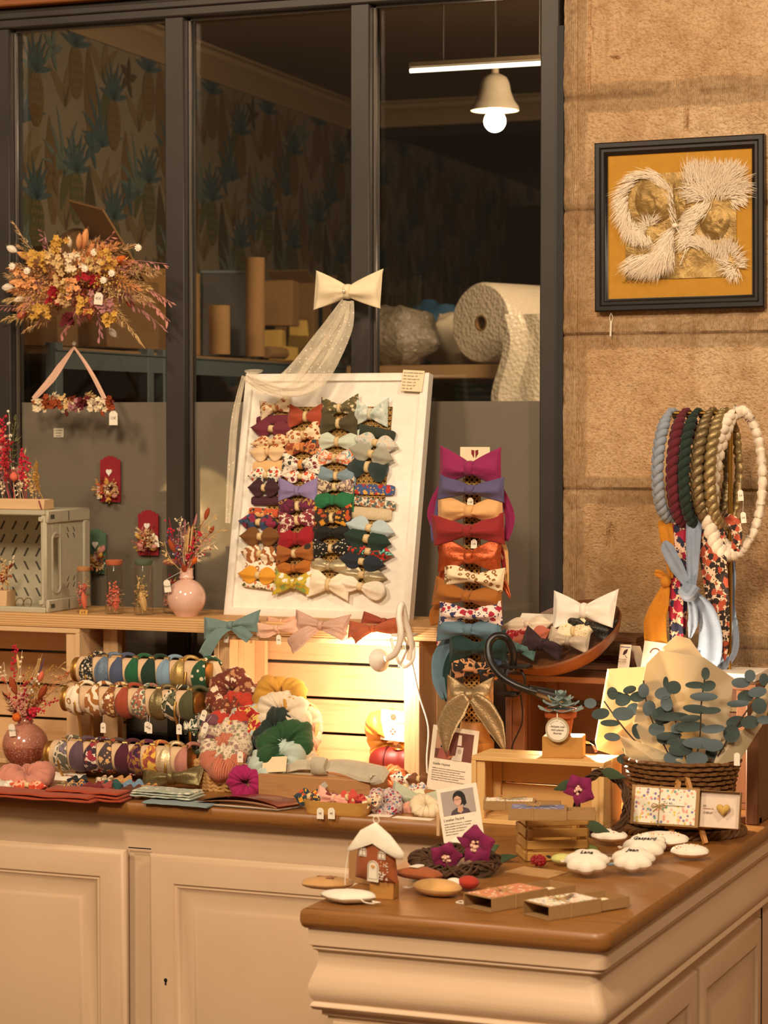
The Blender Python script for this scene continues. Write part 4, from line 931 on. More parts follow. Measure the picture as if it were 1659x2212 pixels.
m = M(); m.cbox((-.02, -.02, -.003), (.045, .03, .004), .002, X=Matrix.Translation(rel(1100, 1440, 4.97))); m.cbox((-.024, -.015, -.062), (.02, .02, -.055), .002, X=Matrix.Translation(rel(1100, 1440, 4.97))); m.tube([rel(1092, 1442, 4.97), rel(1088, 1470, 4.97), rel(1094, 1496, 4.97)], .003, 6); m.tube(smooth([rel(1120, 1440, 4.97), rel(1134, 1468, 4.97), rel(1122, 1500, 4.97), rel(1090, 1503, 4.97)]), .003, 8, up=V((0, 1, 0))); m.build('clamp', BLK, BL)
m = M(); m.tube(smooth([rel(1125, 1500, 4.98), rel(1128, 1560, 5.0), rel(1105, 1620, 5.0), rel(1110, 1700, 5.0)]), .002, 6); m.build('cord', BLK, BL)
w_ = o0 + a + hd * .092
area('clip_lamp_light', w_, atY(1318, 1575, 4.94), .03, 12, (1, .84, .60))
# ================================================================== headband rack
BRASSR = plain('b88a48', .42, .85, 'satin_brass'); CREAMR = fab('felt', 'd9b68e'); 
def bandgeo(m, r, w_, sd):
    nu, nv = 20, 8; TH = 74
    def fn(u, v_, e=0):
        th = math.radians(TH - 150 * u); a = 2 * v_ - 1
        ww = w_ * (.20 + .80 * math.sin(min(1, .02 + u * 1.9) * PI / 2) ** .9) * (1 - .25 * max(0, u - .6))
        rr_ = r + .0035 + .004 * (1 - a * a) + .0018 * math.cos(a * 6 + sd) * (1 - u) * 1.2 - e
        return (a * ww / 2, -rr_ * math.cos(th), rr_ * math.sin(th))
    m.grid(fn, nu, nv); m.grid(lambda u, v_: fn(u, v_, .002), nu, nv)
    m.tube(smooth([(0.0, -r * .3, r * .98), (.004, .004, r + .008), (.018, .016, r + .006), (.028, .03, r - .008)], 4), .0075, 8, flat=.6)
rowsd = [
 (178, 1447, 440, 1458, 5.07, [187, 221, 250, 286, 320, 353, 386, 429], [
  (S_('floral','1a1814','e8d8b8','d8c8a8',1.4),'black headband with white flowers'),(S_('glitter','5c7088','c8d0d8'),'blue glitter speckled headband'),(S_('solid','485270'),'slate blue headband'),(S_('solid','165a34'),'bright green headband'),
  (S_('solid','10301e'),'very dark green velvet headband'),(S_('solid','7c98b0'),'light blue headband'),(S_('lame','b89858','c8a868'),'shiny ochre gold headband'),(S_('dots','1c4a2c','e0d0b0',None,.5),'green headband with cream dots')], 'on the top roll'),
 (155, 1512, 418, 1520, 5.01, [160, 199, 236, 264, 299, 335, 367, 404], [
  (S_('leopard','f0e0c4','a86c2c','f0e0c4',.6),'cream headband with brown giraffe spots'),(S_('zebra','f0dcc0','a8682c',None,.7),'ochre and cream zebra headband'),(S_('floral','8c4c1c','f4e8d4','e8c890',.9),'brown headband with white daisies'),(S_('solid','a04428'),'brick red headband'),
  (S_('dense','e8d8b8','a86048','5c6c58',2.2),'cream headband with tiny flowers'),(S_('lame','6c5c38','9c8c60'),'bronze metallic headband'),(S_('abstract','283024','d8c8a8','5c5c3c',.8),'dark headband with pale birds'),(S_('solid','4c4c2c'),'khaki green headband')], 'on the middle roll'),
 (120, 1632, 398, 1640, 4.98, [130, 163, 194, 227, 261, 292, 321, 354, 393], [
  (S_('abstract','5c5844','d8c8b4','7c6c7c',.9),'grey green floral headband'),(S_('solid','5c4450'),'mauve plum headband'),(S_('dense','f0d8c4','9c2c3c','3c2430',1.0),'pale pink headband with crimson blossoms'),(S_('floral','4c3c3c','a84428','e0b078',.7),'dark headband with big beige daisy'),
  (S_('solid','4c1024'),'dark wine headband'),(S_('abstract','5c1040','9c6c2c','301028',1.0),'purple brocade headband'),(S_('abstract','b86438','e0b048','8c3c38',.7),'terracotta and yellow leaf headband'),(S_('lame','e8c898','f0dcb4'),'pale cream shiny headband'),(S_('solid','b87868'),'dusty pink headband')], 'on the bottom roll')]
HR = thing('headband_rack', 'three-tier brass rack with cream rolls holding headbands, beside the rose vase', 'display stand', T_(290, 1668))
ho = HR.location; rr_ = .033
for ax, ay, bx, by, Y, xs_, cl, wh in rowsd:
    A = atY(ax, ay, Y); B = atY(bx, by, Y); B.z = A.z = (A.z + B.z) / 2
    m = M(); m.cyl(A - ho, B - ho, rr_, n=32); m.build('roll', CREAMR, HR)
    for P, sg in ((A, -1), (B, 1)):
        m = M()
        m.lathe([(.024, 0), (.029, .001), (.030, .006), (.026, .008), (.030, .011), (.030, .016), (.024, .018)], 28, X=Matrix.Translation(P - ho + V((sg * .001, 0, 0))) @ Matrix.Rotation(sg * PI / 2, 4, 'Y'))
        zz = (P - ho).z - .03
        m.tube(smooth([P - ho + V((-sg * .03, -.034, .01)), P - ho + V((-sg * .03, -.038, -.02)), P - ho + V((-sg * .032, -.02, -.05)), V(((P - ho).x - sg * .032, (P - ho).y, 0.004))], 5), .003, 8); m.build('brass_bracket', BRASSR, HR)
    for i, x in enumerate(xs_):
        P = atY(x, ay + 3, Y - rr_); mw = Matrix.Translation((P.x, Y, A.z)) @ Matrix.Rotation(rnd.uniform(-.1, .1), 4, 'Z')
        h_ = thing('headband', cl[i][1] + ' knotted ' + wh, 'headband', group='headbands on the three rolls'); h_.matrix_world = mw
        m = M(); bandgeo(m, rr_, .036 + .002 * math.sin(i * 2.1), i); m.build('band', cl[i][0], h_)
        m = M(); m.grid(lambda u, v_: ((u - .5) * .012, -.0065 * math.cos(2 * PI * v_), .0055 * math.sin(2 * PI * v_)), 3, 12, cv=True, caps=True, X=TR((0, -rr_ * .36, rr_ * 1.06), rx=-.9)); m.build('clasp', GOLD, h_)
for x, y0_, y1_ in ((223, 1545, 1572), (318, 1545, 1570), (323, 1546, 1573), (387, 1546, 1575)):
    a = atY(x, y1_, 4.965); b = atY(x, y0_, 4.97); t_ = thing('price_tag', {223: 'small white price tag hanging under the brown daisy headband', 318: 'white price tag half hidden behind its twin below the middle roll', 323: 'front white price tag of the pair hanging below the bronze headband', 387: 'white price tag hanging below the dark bird print headband'}[x], 'price tag', a, 0, 'price tags under the middle roll'); pricetag(t_, (0, 0, 0), .014, .024, string=[b - a], txt='9€'); 
# dark green knotted headband hanging at the right of the rack
P = atY(409, 1572, 4.98); h_ = thing('headband', 'dark green flowered knot headband at the right end of the rack', 'headband', P)
m = M(); lobe(m, 1, .02, .018, 'round', .012, seed=3); lobe(m, -1, .014, .016, 'round', .01, seed=4); m.build('loops', S_('abstract', '24382c', 'd8d0bc', '5c6c54', .9), h_)
m = M(); m.tube(smooth([(0, 0, 0), (.012, .02, .03), (.01, .03, -.05), (.0, .02, -.06)]), .006, 8); m.build('band', S_('abstract', '24382c', 'd8d0bc', '5c6c54', .9), h_)
# ================================================================== vases, bottles, boxes on the plank
def lathe_thing(name, label, cat, prof, mat_, loc, part='body', n=40):
    o = thing(name, label, cat, loc); m = M(); m.lathe(prof, n, caps=False); m.build(part, mat_, o); return o
ROSE = NT('pink_glaze', .12, 0, .6); ROSE.col(ROSE.ramp(ROSE.noise(ROSE.co(), 8, 3), [(.3, 'dcae9c'), (.7, 'e2bba8')])); ROSE.b.inputs['Coat Weight'].default_value = .5; ROSE = ROSE.m
def vaseprof(r, h, nr, nh):
    pr = [(.0005, .001), (r * .55, 0)]; c = r * .93
    for i in range(1, 15): a = -PI / 2 * .62 + (PI * .62) * i / 14 * 1.15; a = min(a, 1.25); pr.append((r * math.cos(a), c + r * .98 * math.sin(a)))
    pr += [(nr * 1.15, c + r * 1.03), (nr, c + r * 1.12), (nr, h - .004), (nr * 1.15, h), (nr * .95, h), (nr * .85, h - .006), (nr * .85, c + r)]
    return pr
px_ = 5.2
V1 = lathe_thing('round_vase', 'glossy pale pink round vase of dried flowers standing on the plank', 'vase', vaseprof(.0475, .116, .016, .02), ROSE, (atY(403, 1330, 5.20).x, 5.20, PLZ))
t = NT('speckled_rose_glaze', .16, 0, .6); v = t.co(); tz = t.n('SeparateXYZ'); t.l(v, tz.inputs[0]); lo = t.ramp(t.math('ADD', t.math('MULTIPLY', tz.outputs[2], 9.5), t.math('MULTIPLY', t.noise(v, 30, 2), .04)), [(.46, '8c4636'), (.56, 'b0705c'), (.8, 'b87c68')]); sp = t.ramp(t.noise(v, 260, 2), [(.56, 0.0), (.62, .55)]); t.col(t.mix(sp, lo, 'd8a890')); t.b.inputs['Coat Weight'].default_value = .5; SPK = t.m
V2 = lathe_thing('round_vase', 'speckled dark pink round vase at the lower left before the pine crate', 'vase', vaseprof(.0565, .122, .018, .02), SPK, T_(55, 1655))
CORK = plain('b07c4c', .9, name='cork'); 
t = NT('clear_glass', .02); tr = t.n('BsdfTransparent'); tr.inputs[0].default_value = (.93, .92, .88, 1); gl = t.n('BsdfGlossy'); gl.inputs[1].default_value = .03; mx = t.n('MixShader'); lw = t.n('LayerWeight'); lw.inputs[0].default_value = .3; t.l(t.math('MULTIPLY', lw.outputs[1], .75), mx.inputs[0]); t.l(tr.outputs[0], mx.inputs[1]); t.l(gl.outputs[0], mx.inputs[2]); t.l(mx.outputs[0], t.out.inputs[0]); JAR = t.m
# ---- dried flower pieces
FC = {k: plain(c, .85, name='dried_' + k) for k, c in dict(peach='e8a468', cream='ecd8b4', pink='d08c80', red='a01020', wine='5c0c14', yellow='cf9e44', rust='9c4418', tan='cfa878', straw='d8b478', coral='e07058', olive='7c7848', violet='6c5880', mauve='b07878', hot='c8203c', white='efe2cc', green='5c6440', orange='d86818').items()}
def stem(m, a, b, r=.0008, bend=.1, sd=0):
    a = V(a); b = V(b); d = b - a; s_ = d.cross(V((math.sin(sd), 1, math.cos(sd)))).normalized() * d.length * bend
    pts = [a + d * t + s_ * math.sin(PI * t) for t in (0, .25, .5, .75, 1)]; m.tube(pts, r, 4, caps=False); return pts
def bunny(m, a, b, r, L=None, sd=0):
    rr = random.Random(sd); a = V(a); b = V(b); d = (b - a).normalized(); L = L or r * 3.2; p = b - d * L; stem(m, a, p, sd=sd)
    m.seed(p, b, r, 8, 6)
    A, B, _ = frame_of(d)
    for i in range(34):
        t = rr.random(); an = rr.random() * 2 * PI; n_ = A * math.cos(an) + B * math.sin(an); q = p.lerp(b, t) + n_ * r * .8 * math.sin(PI * t); e = q + n_ * r * .45 + d * r * 1.1
        m.add([q + A * .0004, q - A * .0004, e], [(0, 1, 2)])
def oats(m, a, b, n=12, L=.014, sd=0, droop=.5):
    rr = random.Random(sd); pts = stem(m, a, b, .0006, .12, sd)
    for i in range(n):
        t = .35 + .65 * i / n; j = min(int(t * 4), 3); p = pts[j].lerp(pts[j + 1], t * 4 - j); d = (V(b) - V(a)).normalized()
        o = V((rr.uniform(-1, 1), rr.uniform(-1, .3), rr.uniform(-1, .6))) * .6 + d * .8 - V((0, 0, droop)); o.normalize()
        q = p + o * L * .4; m.tube([p, q], .0003, 3, caps=False); e = q + o * L
        m.seed(q, e, L * .19, 5, 3, flat=.5); m.seed(q, e + V((rr.uniform(-1, 1), 0, rr.uniform(-1, 1))) * L * .3, L * .16, 5, 3, flat=.5)
def plume(m, a, b, w_=.02, n=150, sd=0, L=.016):
    rr = random.Random(sd); pts = stem(m, a, b, .0008, .1, sd); d = (V(b) - V(a)).normalized(); A, B, _ = frame_of(d)
    for i in range(n):
        t = .25 + .75 * rr.random(); j = min(int(t * 4), 3); p = pts[j].lerp(pts[j + 1], t * 4 - j); an = rr.random() * 2 * PI
        n_ = A * math.cos(an) + B * math.sin(an); wi = w_ * math.sin(PI * min(.98, (t - .2) / .82)) * rr.uniform(.4, 1)
        c_ = p + n_ * wi * .5; e = c_ + n_ * wi * .5 + d * L * rr.uniform(.5, 1) - V((0, 0, .003)); s_ = V((rr.uniform(-1, 1), rr.uniform(-1, 1), rr.uniform(-1, 1))) * .0015
        m.add([p, c_ + s_, e, c_ - s_], [(0, 1, 2, 3)])
def sprig(m, a, b, n=14, r=.0025, w_=.012, sd=0, k2=None):
    rr = random.Random(sd); pts = stem(m, a, b, .0006, .08, sd); 
    for i in range(n):
        t = .35 + .65 * rr.random(); j = min(int(t * 4), 3); p = pts[j].lerp(pts[j + 1], t * 4 - j); q = p + V((rr.uniform(-1, 1), rr.uniform(-1, .5), rr.uniform(-1, 1))) * w_
        m.tube([p, q], .0003, 3, caps=False); m.ell(q, r * rr.uniform(.7, 1.2), 6, 4, k=k2)
def blossoms(m, c, n=10, s_=.008, spread=.02, sd=0):
    rr = random.Random(sd); c = V(c)
    for i in range(n):
        q = c + V((rr.uniform(-1, 1), rr.uniform(-1, .3), rr.uniform(-1, 1))) * spread; d = V((rr.uniform(-.7, .7), -1, rr.uniform(-.7, .7))).normalized(); A, B, _ = frame_of(d)
        for k_ in range(5): an = 2 * PI * k_ / 5 + i; n_ = A * math.cos(an) + B * math.sin(an); m.leaf(q, q + (n_ + d * .35).normalized() * s_, s_ * .38, d, .1, n=3)
def wheat(m, a, b, sd=0, r=.0022, n=16):
    pts = stem(m, a, b, .0007, .08, sd); d = (V(b) - V(a)).normalized(); A, B, _ = frame_of(d); L = (V(b) - V(a)).length
    for i in range(n):
        t = .5 + .5 * i / n; p = V(a).lerp(V(b), t); 
        for s_ in (-1, 1): q = p + A * s_ * .0022; m.seed(q, q + d * .009 + A * s_ * .003, r, 5, 3); m.tube([q + d * .008, q + d * .022 + A * s_ * .007], .0002, 3, caps=False)
KINDS = dict(bunny=('bunny_tail', bunny), oats=('oat_spray', oats), plume=('grass_plume', plume), sprig=('berry_sprig', sprig), wheat=('wheat_ear', wheat))
def bouquet(parent, base, items, seed=0):
    """items: (kind, colour, tip vector, kwargs)"""
    for i, (kd, cl, tip, kw) in enumerate(items):
        m = M(); nm, fn = KINDS[kd]; fn(m, base, V(tip), sd=seed * 50 + i, **kw); m.build(nm, FC[cl], parent)
def tips(parent, lst, Y):     # pixel tips -> local coordinates on a vertical plane near the parent
    return [(k_, c_, atY(x, y, Y + dy) - parent.location, kw) for k_, c_, x, y, dy, kw in lst]
b0 = V((0, 0, .10))
bouquet(V1, b0, tips(V1, [
 ('bunny', 'rust', 451, 1097, 0, dict(r=.0062, L=.03)), ('bunny', 'rust', 364, 1165, -.02, dict(r=.007, L=.035)), ('bunny', 'rust', 395, 1220, -.03, dict(r=.007, L=.03)), ('bunny', 'orange', 424, 1205, -.03, dict(r=.006, L=.026)), ('bunny', 'rust', 462, 1137, .01, dict(r=.005, L=.02)),
 ('wheat', 'straw', 412, 1142, -.02, {}), ('wheat', 'straw', 402, 1160, -.01, {}), ('sprig', 'hot', 365, 1118, 0, dict(n=22, r=.003)), ('sprig', 'red', 420, 1122, 0, dict(n=18, r=.003)), ('sprig', 'cream', 392, 1115, .01, dict(n=30, r=.0026, w_=.018)),
 ('sprig', 'violet', 368, 1145, 0, dict(n=18, r=.0028)), ('oats', 'straw', 476, 1108, .02, dict(n=9)), ('oats', 'straw', 486, 1140, .02, dict(n=8)), ('sprig', 'mauve', 385, 1140, 0, dict(n=20)), ('sprig', 'tan', 440, 1130, 0, dict(n=24, w_=.016)), ('bunny', 'mauve', 425, 1110, .01, dict(r=.003, L=.03)),
 ('sprig', 'hot', 432, 1148, -.02, dict(n=24, r=.003, w_=.008)), ('oats', 'straw', 355, 1170, 0, dict(n=9)), ('oats', 'cream', 465, 1170, 0, dict(n=10)), ('sprig', 'pink', 450, 1160, 0, dict(n=20)), ('plume', 'mauve', 400, 1130, 0, dict(w_=.015, n=90)), ('sprig', 'hot', 455, 1175, 0, dict(n=10, w_=.016))], 5.20), 1)
b0 = V((0, 0, .105))
bouquet(V2, b0, tips(V2, [
 ('sprig', 'hot', 35, 1390, 0, dict(n=46, r=.0028, w_=.007)), ('sprig', 'cream', 48, 1405, 0, dict(n=8, r=.004, w_=.004)), ('bunny', 'rust', 22, 1462, -.02, dict(r=.009, L=.045)), ('bunny', 'rust', 100, 1480, -.02, dict(r=.009, L=.045)), ('bunny', 'coral', 92, 1450, -.01, dict(r=.007, L=.03)), ('bunny', 'straw', 37, 1412, 0, dict(r=.004, L=.04)),
 ('sprig', 'red', 60, 1468, -.03, dict(n=40, r=.0034, w_=.016)), ('sprig', 'white', 72, 1465, -.02, dict(n=22, r=.003, w_=.018)), ('oats', 'straw', 140, 1430, 0, dict(n=12)), ('oats', 'straw', 152, 1465, .02, dict(n=12)), ('plume', 'peach', 150, 1450, .02, dict(w_=.02, n=120)), ('plume', 'yellow', 112, 1440, 0, dict(w_=.018, n=110)),
 ('sprig', 'pink', 45, 1500, -.04, dict(n=40, r=.003, w_=.02)), ('sprig', 'coral', 5, 1460, 0, dict(n=22)), ('plume', 'wine', 10, 1500, 0, dict(w_=.018, n=120)), ('sprig', 'hot', 122, 1512, 0, dict(n=16)), ('sprig', 'cream', 8, 1430, .02, dict(n=12, r=.003, w_=.014)), ('bunny', 'orange', 30, 1545, -.04, dict(r=.012, L=.022)), ('plume', 'rust', 90, 1510, -.01, dict(w_=.022, n=140)), ('wheat', 'straw', 85, 1425, 0, {}), ('sprig', 'yellow', 70, 1440, 0, dict(n=24, w_=.014)), ('plume', 'violet', 95, 1425, .02, dict(w_=.012, n=80)), ('sprig', 'hot', 78, 1535, -.04, dict(n=26, r=.004, w_=.012))], T_(55, 1655).y), 2)
for v_, p, tx in ((V1, (-.026, -.05, .075), 'Fleurs'), (V2, (-.004, -.055, .095), 'Merci')):
    pricetag(v_, p, .018, .030, ry=-.15, txt=tx, string=[(0, -.018, .105)])
# glass bottles with corks
for i, (x, yt, yb, wd_, cork, fl, lab) in enumerate(((181, 1222, 1325, 32, 'b07c4c', 'coral', 'narrow glass vial with a cork and coral dried flowers'), (247, 1208, 1328, 41, 'b4603c', 'coral', 'glass jar with a terracotta lid and pink dried flowers'), (310, 1208, 1330, 43, '54604c', 'straw', 'glass jar with a green lid and beige dried grasses'), (372, 1208, 1328, 42, 'b06450', 'red', 'glass jar half hidden behind the pale pink vase'))):
    Y = 5.19 if i < 3 else 5.26; q = atY(x, yb, Y); r = wd_ / 2 / 905; h = (yb - yt) / 905
    o = thing('glass_jar', lab, 'jar', (q.x, Y, PLZ), 0, 'corked glass jars of dried flowers on the plank')
    m = M(); m.lathe([(0.0005, .001), (r * .9, 0), (r, .004), (r, h * .84), (r * .84, h * .89), (r * .84, h * .95)], 28, caps=False); m.build('glass', JAR, o)
    m = M(); m.lathe([(r * .80, h * .90), (r * .92, h * .93), (r * .93, h * .99), (r * .8, h)], 24); m.build('stopper', plain(cork, .9, name='stopper'), o)
    rr = random.Random(i)
    for k_ in range(5):
        b_ = V((rr.uniform(-.4, .4) * r, rr.uniform(-.4, .4) * r, .004)); tp = V((rr.uniform(-.6, .6) * r, rr.uniform(-.5, .5) * r, h * rr.uniform(.35, .78)))
        m = M()
        if k_ == 0: bunny(m, tp, V((r * .3, -.2 * r, .01)), r * .40, h * .36, sd=i)
        elif k_ < 3: sprig(m, b_, tp, 48, .0027, r * .55, sd=i * 9 + k_)
        else: oats(m, b_, tp, 10, .009, sd=i * 7 + k_)
        m.build(('bunny_tail', 'berry_sprig', 'berry_sprig', 'oat_spray', 'oat_spray')[k_], FC[(fl, 'pink' if fl != 'straw' else 'olive', fl, 'straw', 'mauve' if fl != 'straw' else 'tan')[k_]], o)
q = atY(181, 1328, 5.15); m = M(); m.prism([(-.011, 0), (.011, 0), (.011, .011), (-.011, .011)], .0008, X=TR(rx=-.3)); o = m.build('price_label', plain('c89440', .7, name='kraft_label')); o.location = (q.x, 5.148, PLZ); tag(o, 'tiny ochre price label standing before the narrow vial', 'label'); textmesh('6 €', .008, PRINT, o, TR((0, -.0012, .003), rx=-.3) @ RX90, 'writing', 'CENTER')
# grey plastic folding crate with round corner frame
GC = plain('b4ac94', .5, name='grey_green_plastic'); GSL = plain('4a4638', .8, name='slot_shadow_plastic')
x1_ = atY(97, 1200, 5.15).x; zt_ = atY(60, 1102, 5.15).z; Hh = zt_ - PLZ
G = thing('plastic_crate', 'pale grey-green plastic folding crate on its side at the left of the plank', 'crate', (x1_, 5.15, PLZ))
Wc, Dc = .34, .21
m = M(); e = .013
m.cbox((-Wc, 0, 0), (0, .014, e), .003); m.cbox((-Wc, 0, Hh - e), (0, .014, Hh), .003); m.cbox((-e, 0, e), (0, .014, Hh - e), .003); m.cbox((-Wc, 0, e), (-Wc + e, .014, Hh - e), .003); m.build('front_frame', GC, G)
m = M(); m.cbox((-Wc, Dc - .006, 0), (0, Dc, Hh), .002)
sl = M()
for i in range(7):
    for j in range(6):
        x = -.035 - i * .0345; z = .034 + j * .034; sg = 1 if j > 2 else -1
        if i > 2: sg = -sg
        sl.add([(x - .003 - sg * .006, Dc - .0065, z + .011), (x + .003 - sg * .006, Dc - .0065, z + .011), (x + .003 + sg * .006, Dc - .0065, z - .011), (x - .003 + sg * .006, Dc - .0065, z - .011)], [(0, 1, 2, 3)])
bk = m.build('back_panel', GC, G); sl.build('slots', GSL, bk, flat=True, recalc=False)
m = M(); m.cbox((-Wc, .0, 0), (0, Dc, .004), .001); m.build('floor_panel', GC, G); m = M(); m.cbox((-Wc, 0, Hh - .004), (0, Dc, Hh), .001); m.build('top_panel', GC, G)
m = M()                                                     # right hand side with handle hole
for lo, hi in (((0, .0, 0), (.010, Dc, .032)), ((0, .0, Hh - .032), (.010, Dc, Hh)), ((0, Dc - .03, .03), (.010, Dc, Hh - .03)), ((-.003, .0, .03), (.004, .03, Hh - .03)), ((-.003, .066, .03), (.004, Dc - .03, Hh - .03)), ((-.003, .028, .03), (.004, .068, .058)), ((-.003, .028, Hh - .07), (.004, .068, Hh - .03))): m.cbox(lo, hi, .003)
sd_ = m.build('side_panel', GC, G)
m = M(); pts = []
for i in range(25):
    a = 2 * PI * i / 24; pts.append((.004, .048 + .0195 * math.cos(a), (.058 + Hh - .07) / 2 + (.058 if math.sin(a) > 0 else -.058) + .016 * math.sin(a)))
m.tube(pts[:-1], .0035, 6, closed=True); m.build('handle_rim', GC, G)
m = M()
for j, z in enumerate((.056, .072, Hh - .06, Hh - .045)):
    for y in (.10, .13): m.add([(.0045, y, z), (.0045, y + .008, z + (.012 if j < 2 else -.012)), (.0045, y + .012, z + (.012 if j < 2 else -.012)), (.0045, y + .004, z)], [(0, 1, 2, 3)])
for z in (.016, Hh - .016): m.box((.0104, .02, z), (.001, .018, .010)); m.box((.0104, .10, z), (.001, .003, .022))
m.build('slots', GSL, sd_, flat=True, recalc=False)
for z in (.025, Hh - .022): m = M(); m.cbox((-.017, -.004, z - .006), (-.004, .004, z + .006), .002); m.build('hinge_lug', GC, G)
# things in and on the plastic crate
BLKW = PINE
def flowerblock(name, label, loc, w_, d_, h_, items, Y, sd):
    o = thing(name, label, 'dried flower arrangement', loc); m = M(); m.cbox((-w_, -d_ / 2, 0), (0, d_ / 2, h_), .002); m.build('wood_block', BLKW, o)
    rr = random.Random(sd)
    for i, (k_, c_, x, y, kw) in enumerate(items):
        m = M(); tp = atY(x, y, Y + rr.uniform(-.02, .02)) - V(loc); bx = min(-.004, max(-w_ + .004, tp.x + rr.uniform(-.012, .012))); KINDS[k_][1](m, V((bx, rr.uniform(-.3, .3) * d_, h_ - .002)), tp, sd=sd * 40 + i, **kw); m.build(KINDS[k_][0], FC[c_], o)
    return o
q = atY(97, 1098, 5.18)
fb = flowerblock('flower_block', 'light wood block of tall red and pink dried flowers on the grey crate', (q.x, 5.20, PLZ + Hh), .24, .05, .026, [
 ('sprig', 'hot', 50, 965, dict(n=34, r=.0036, w_=.007)), ('sprig', 'hot', 62, 990, dict(n=30, r=.0034, w_=.007)), ('sprig', 'hot', 8, 900, dict(n=50, r=.0036, w_=.008)), ('sprig', 'red', 20, 950, dict(n=44, r=.0034, w_=.010)), ('plume', 'straw', 55, 975, dict(w_=.012, n=70)), ('plume', 'yellow', 80, 998, dict(w_=.016, n=130)), ('plume', 'olive', 35, 900, dict(w_=.03, n=150)),
 ('sprig', 'coral', 5, 930, dict(n=30, r=.004)), ('bunny', 'coral', 30, 1020, dict(r=.011, L=.024)), ('bunny', 'pink', 2, 955, dict(r=.011, L=.03)), ('sprig', 'straw', 70, 1010, dict(n=34, r=.003, w_=.014)), ('oats', 'mauve', 25, 985, dict(n=10)), ('bunny', 'rust', 12, 985, dict(r=.009, L=.03)), ('sprig', 'white', 20, 895, dict(n=10, r=.005, w_=.01)), ('oats', 'wine', 15, 895, dict(n=14, L=.01)), ('sprig', 'cream', 45, 1035, dict(n=20, w_=.012)), ('plume', 'mauve', 12, 940, dict(w_=.014, n=90)), ('bunny', 'pink', 38, 1008, dict(r=.008, L=.02)), ('sprig', 'cream', 10, 1040, dict(n=20, w_=.012)), ('sprig', 'tan', 78, 1035, dict(n=26, w_=.014))], 5.20, 3)
m = M(); m.tube(smooth([(-.022, -.01, .028), (-.012, -.027, .02), (-.004, -.028, .0), (.006, -.03, -.012)]), .0016, 6); m.build('twisted_cord', plain('7c3038', .8, name='wine_cord'), fb)
pricetag(fb, (.012, -.032, -.016), .018, .026, ry=.9, txt='Fleurs')
q = atY(24, 1316, 5.24)
flowerblock('flower_block', 'small wood block with short dried sprigs inside the grey crate', (q.x, 5.24, PLZ + .004), .045, .045, .042, [('sprig', 'cream', 32, 1200, dict(n=20, r=.0025, w_=.006)), ('sprig', 'straw', 12, 1215, dict(n=30, w_=.012)), ('bunny', 'red', 5, 1235, dict(r=.006, L=.03)), ('oats', 'rust', 22, 1225, dict(n=12)), ('oats', 'straw', 15, 1240, dict(n=12))], 5.24, 4)
m = M(); 
for dx, dy in ((0, 0), (.02, .006)):
    m.tube([(dx + .0115 * math.cos(a), dy + .004 * math.sin(a), .0125 + .012 * math.sin(a)) for a in [2 * PI * i / 24 for i in range(24)]], .0012, 6, closed=True)
q = atY(44, 1314, 5.22); tag(m.build('gold_ring_pair', BRASS, loc=(q.x, 5.215, PLZ + .0045)), 'pair of small gold rings standing inside the grey crate', 'jewellery')
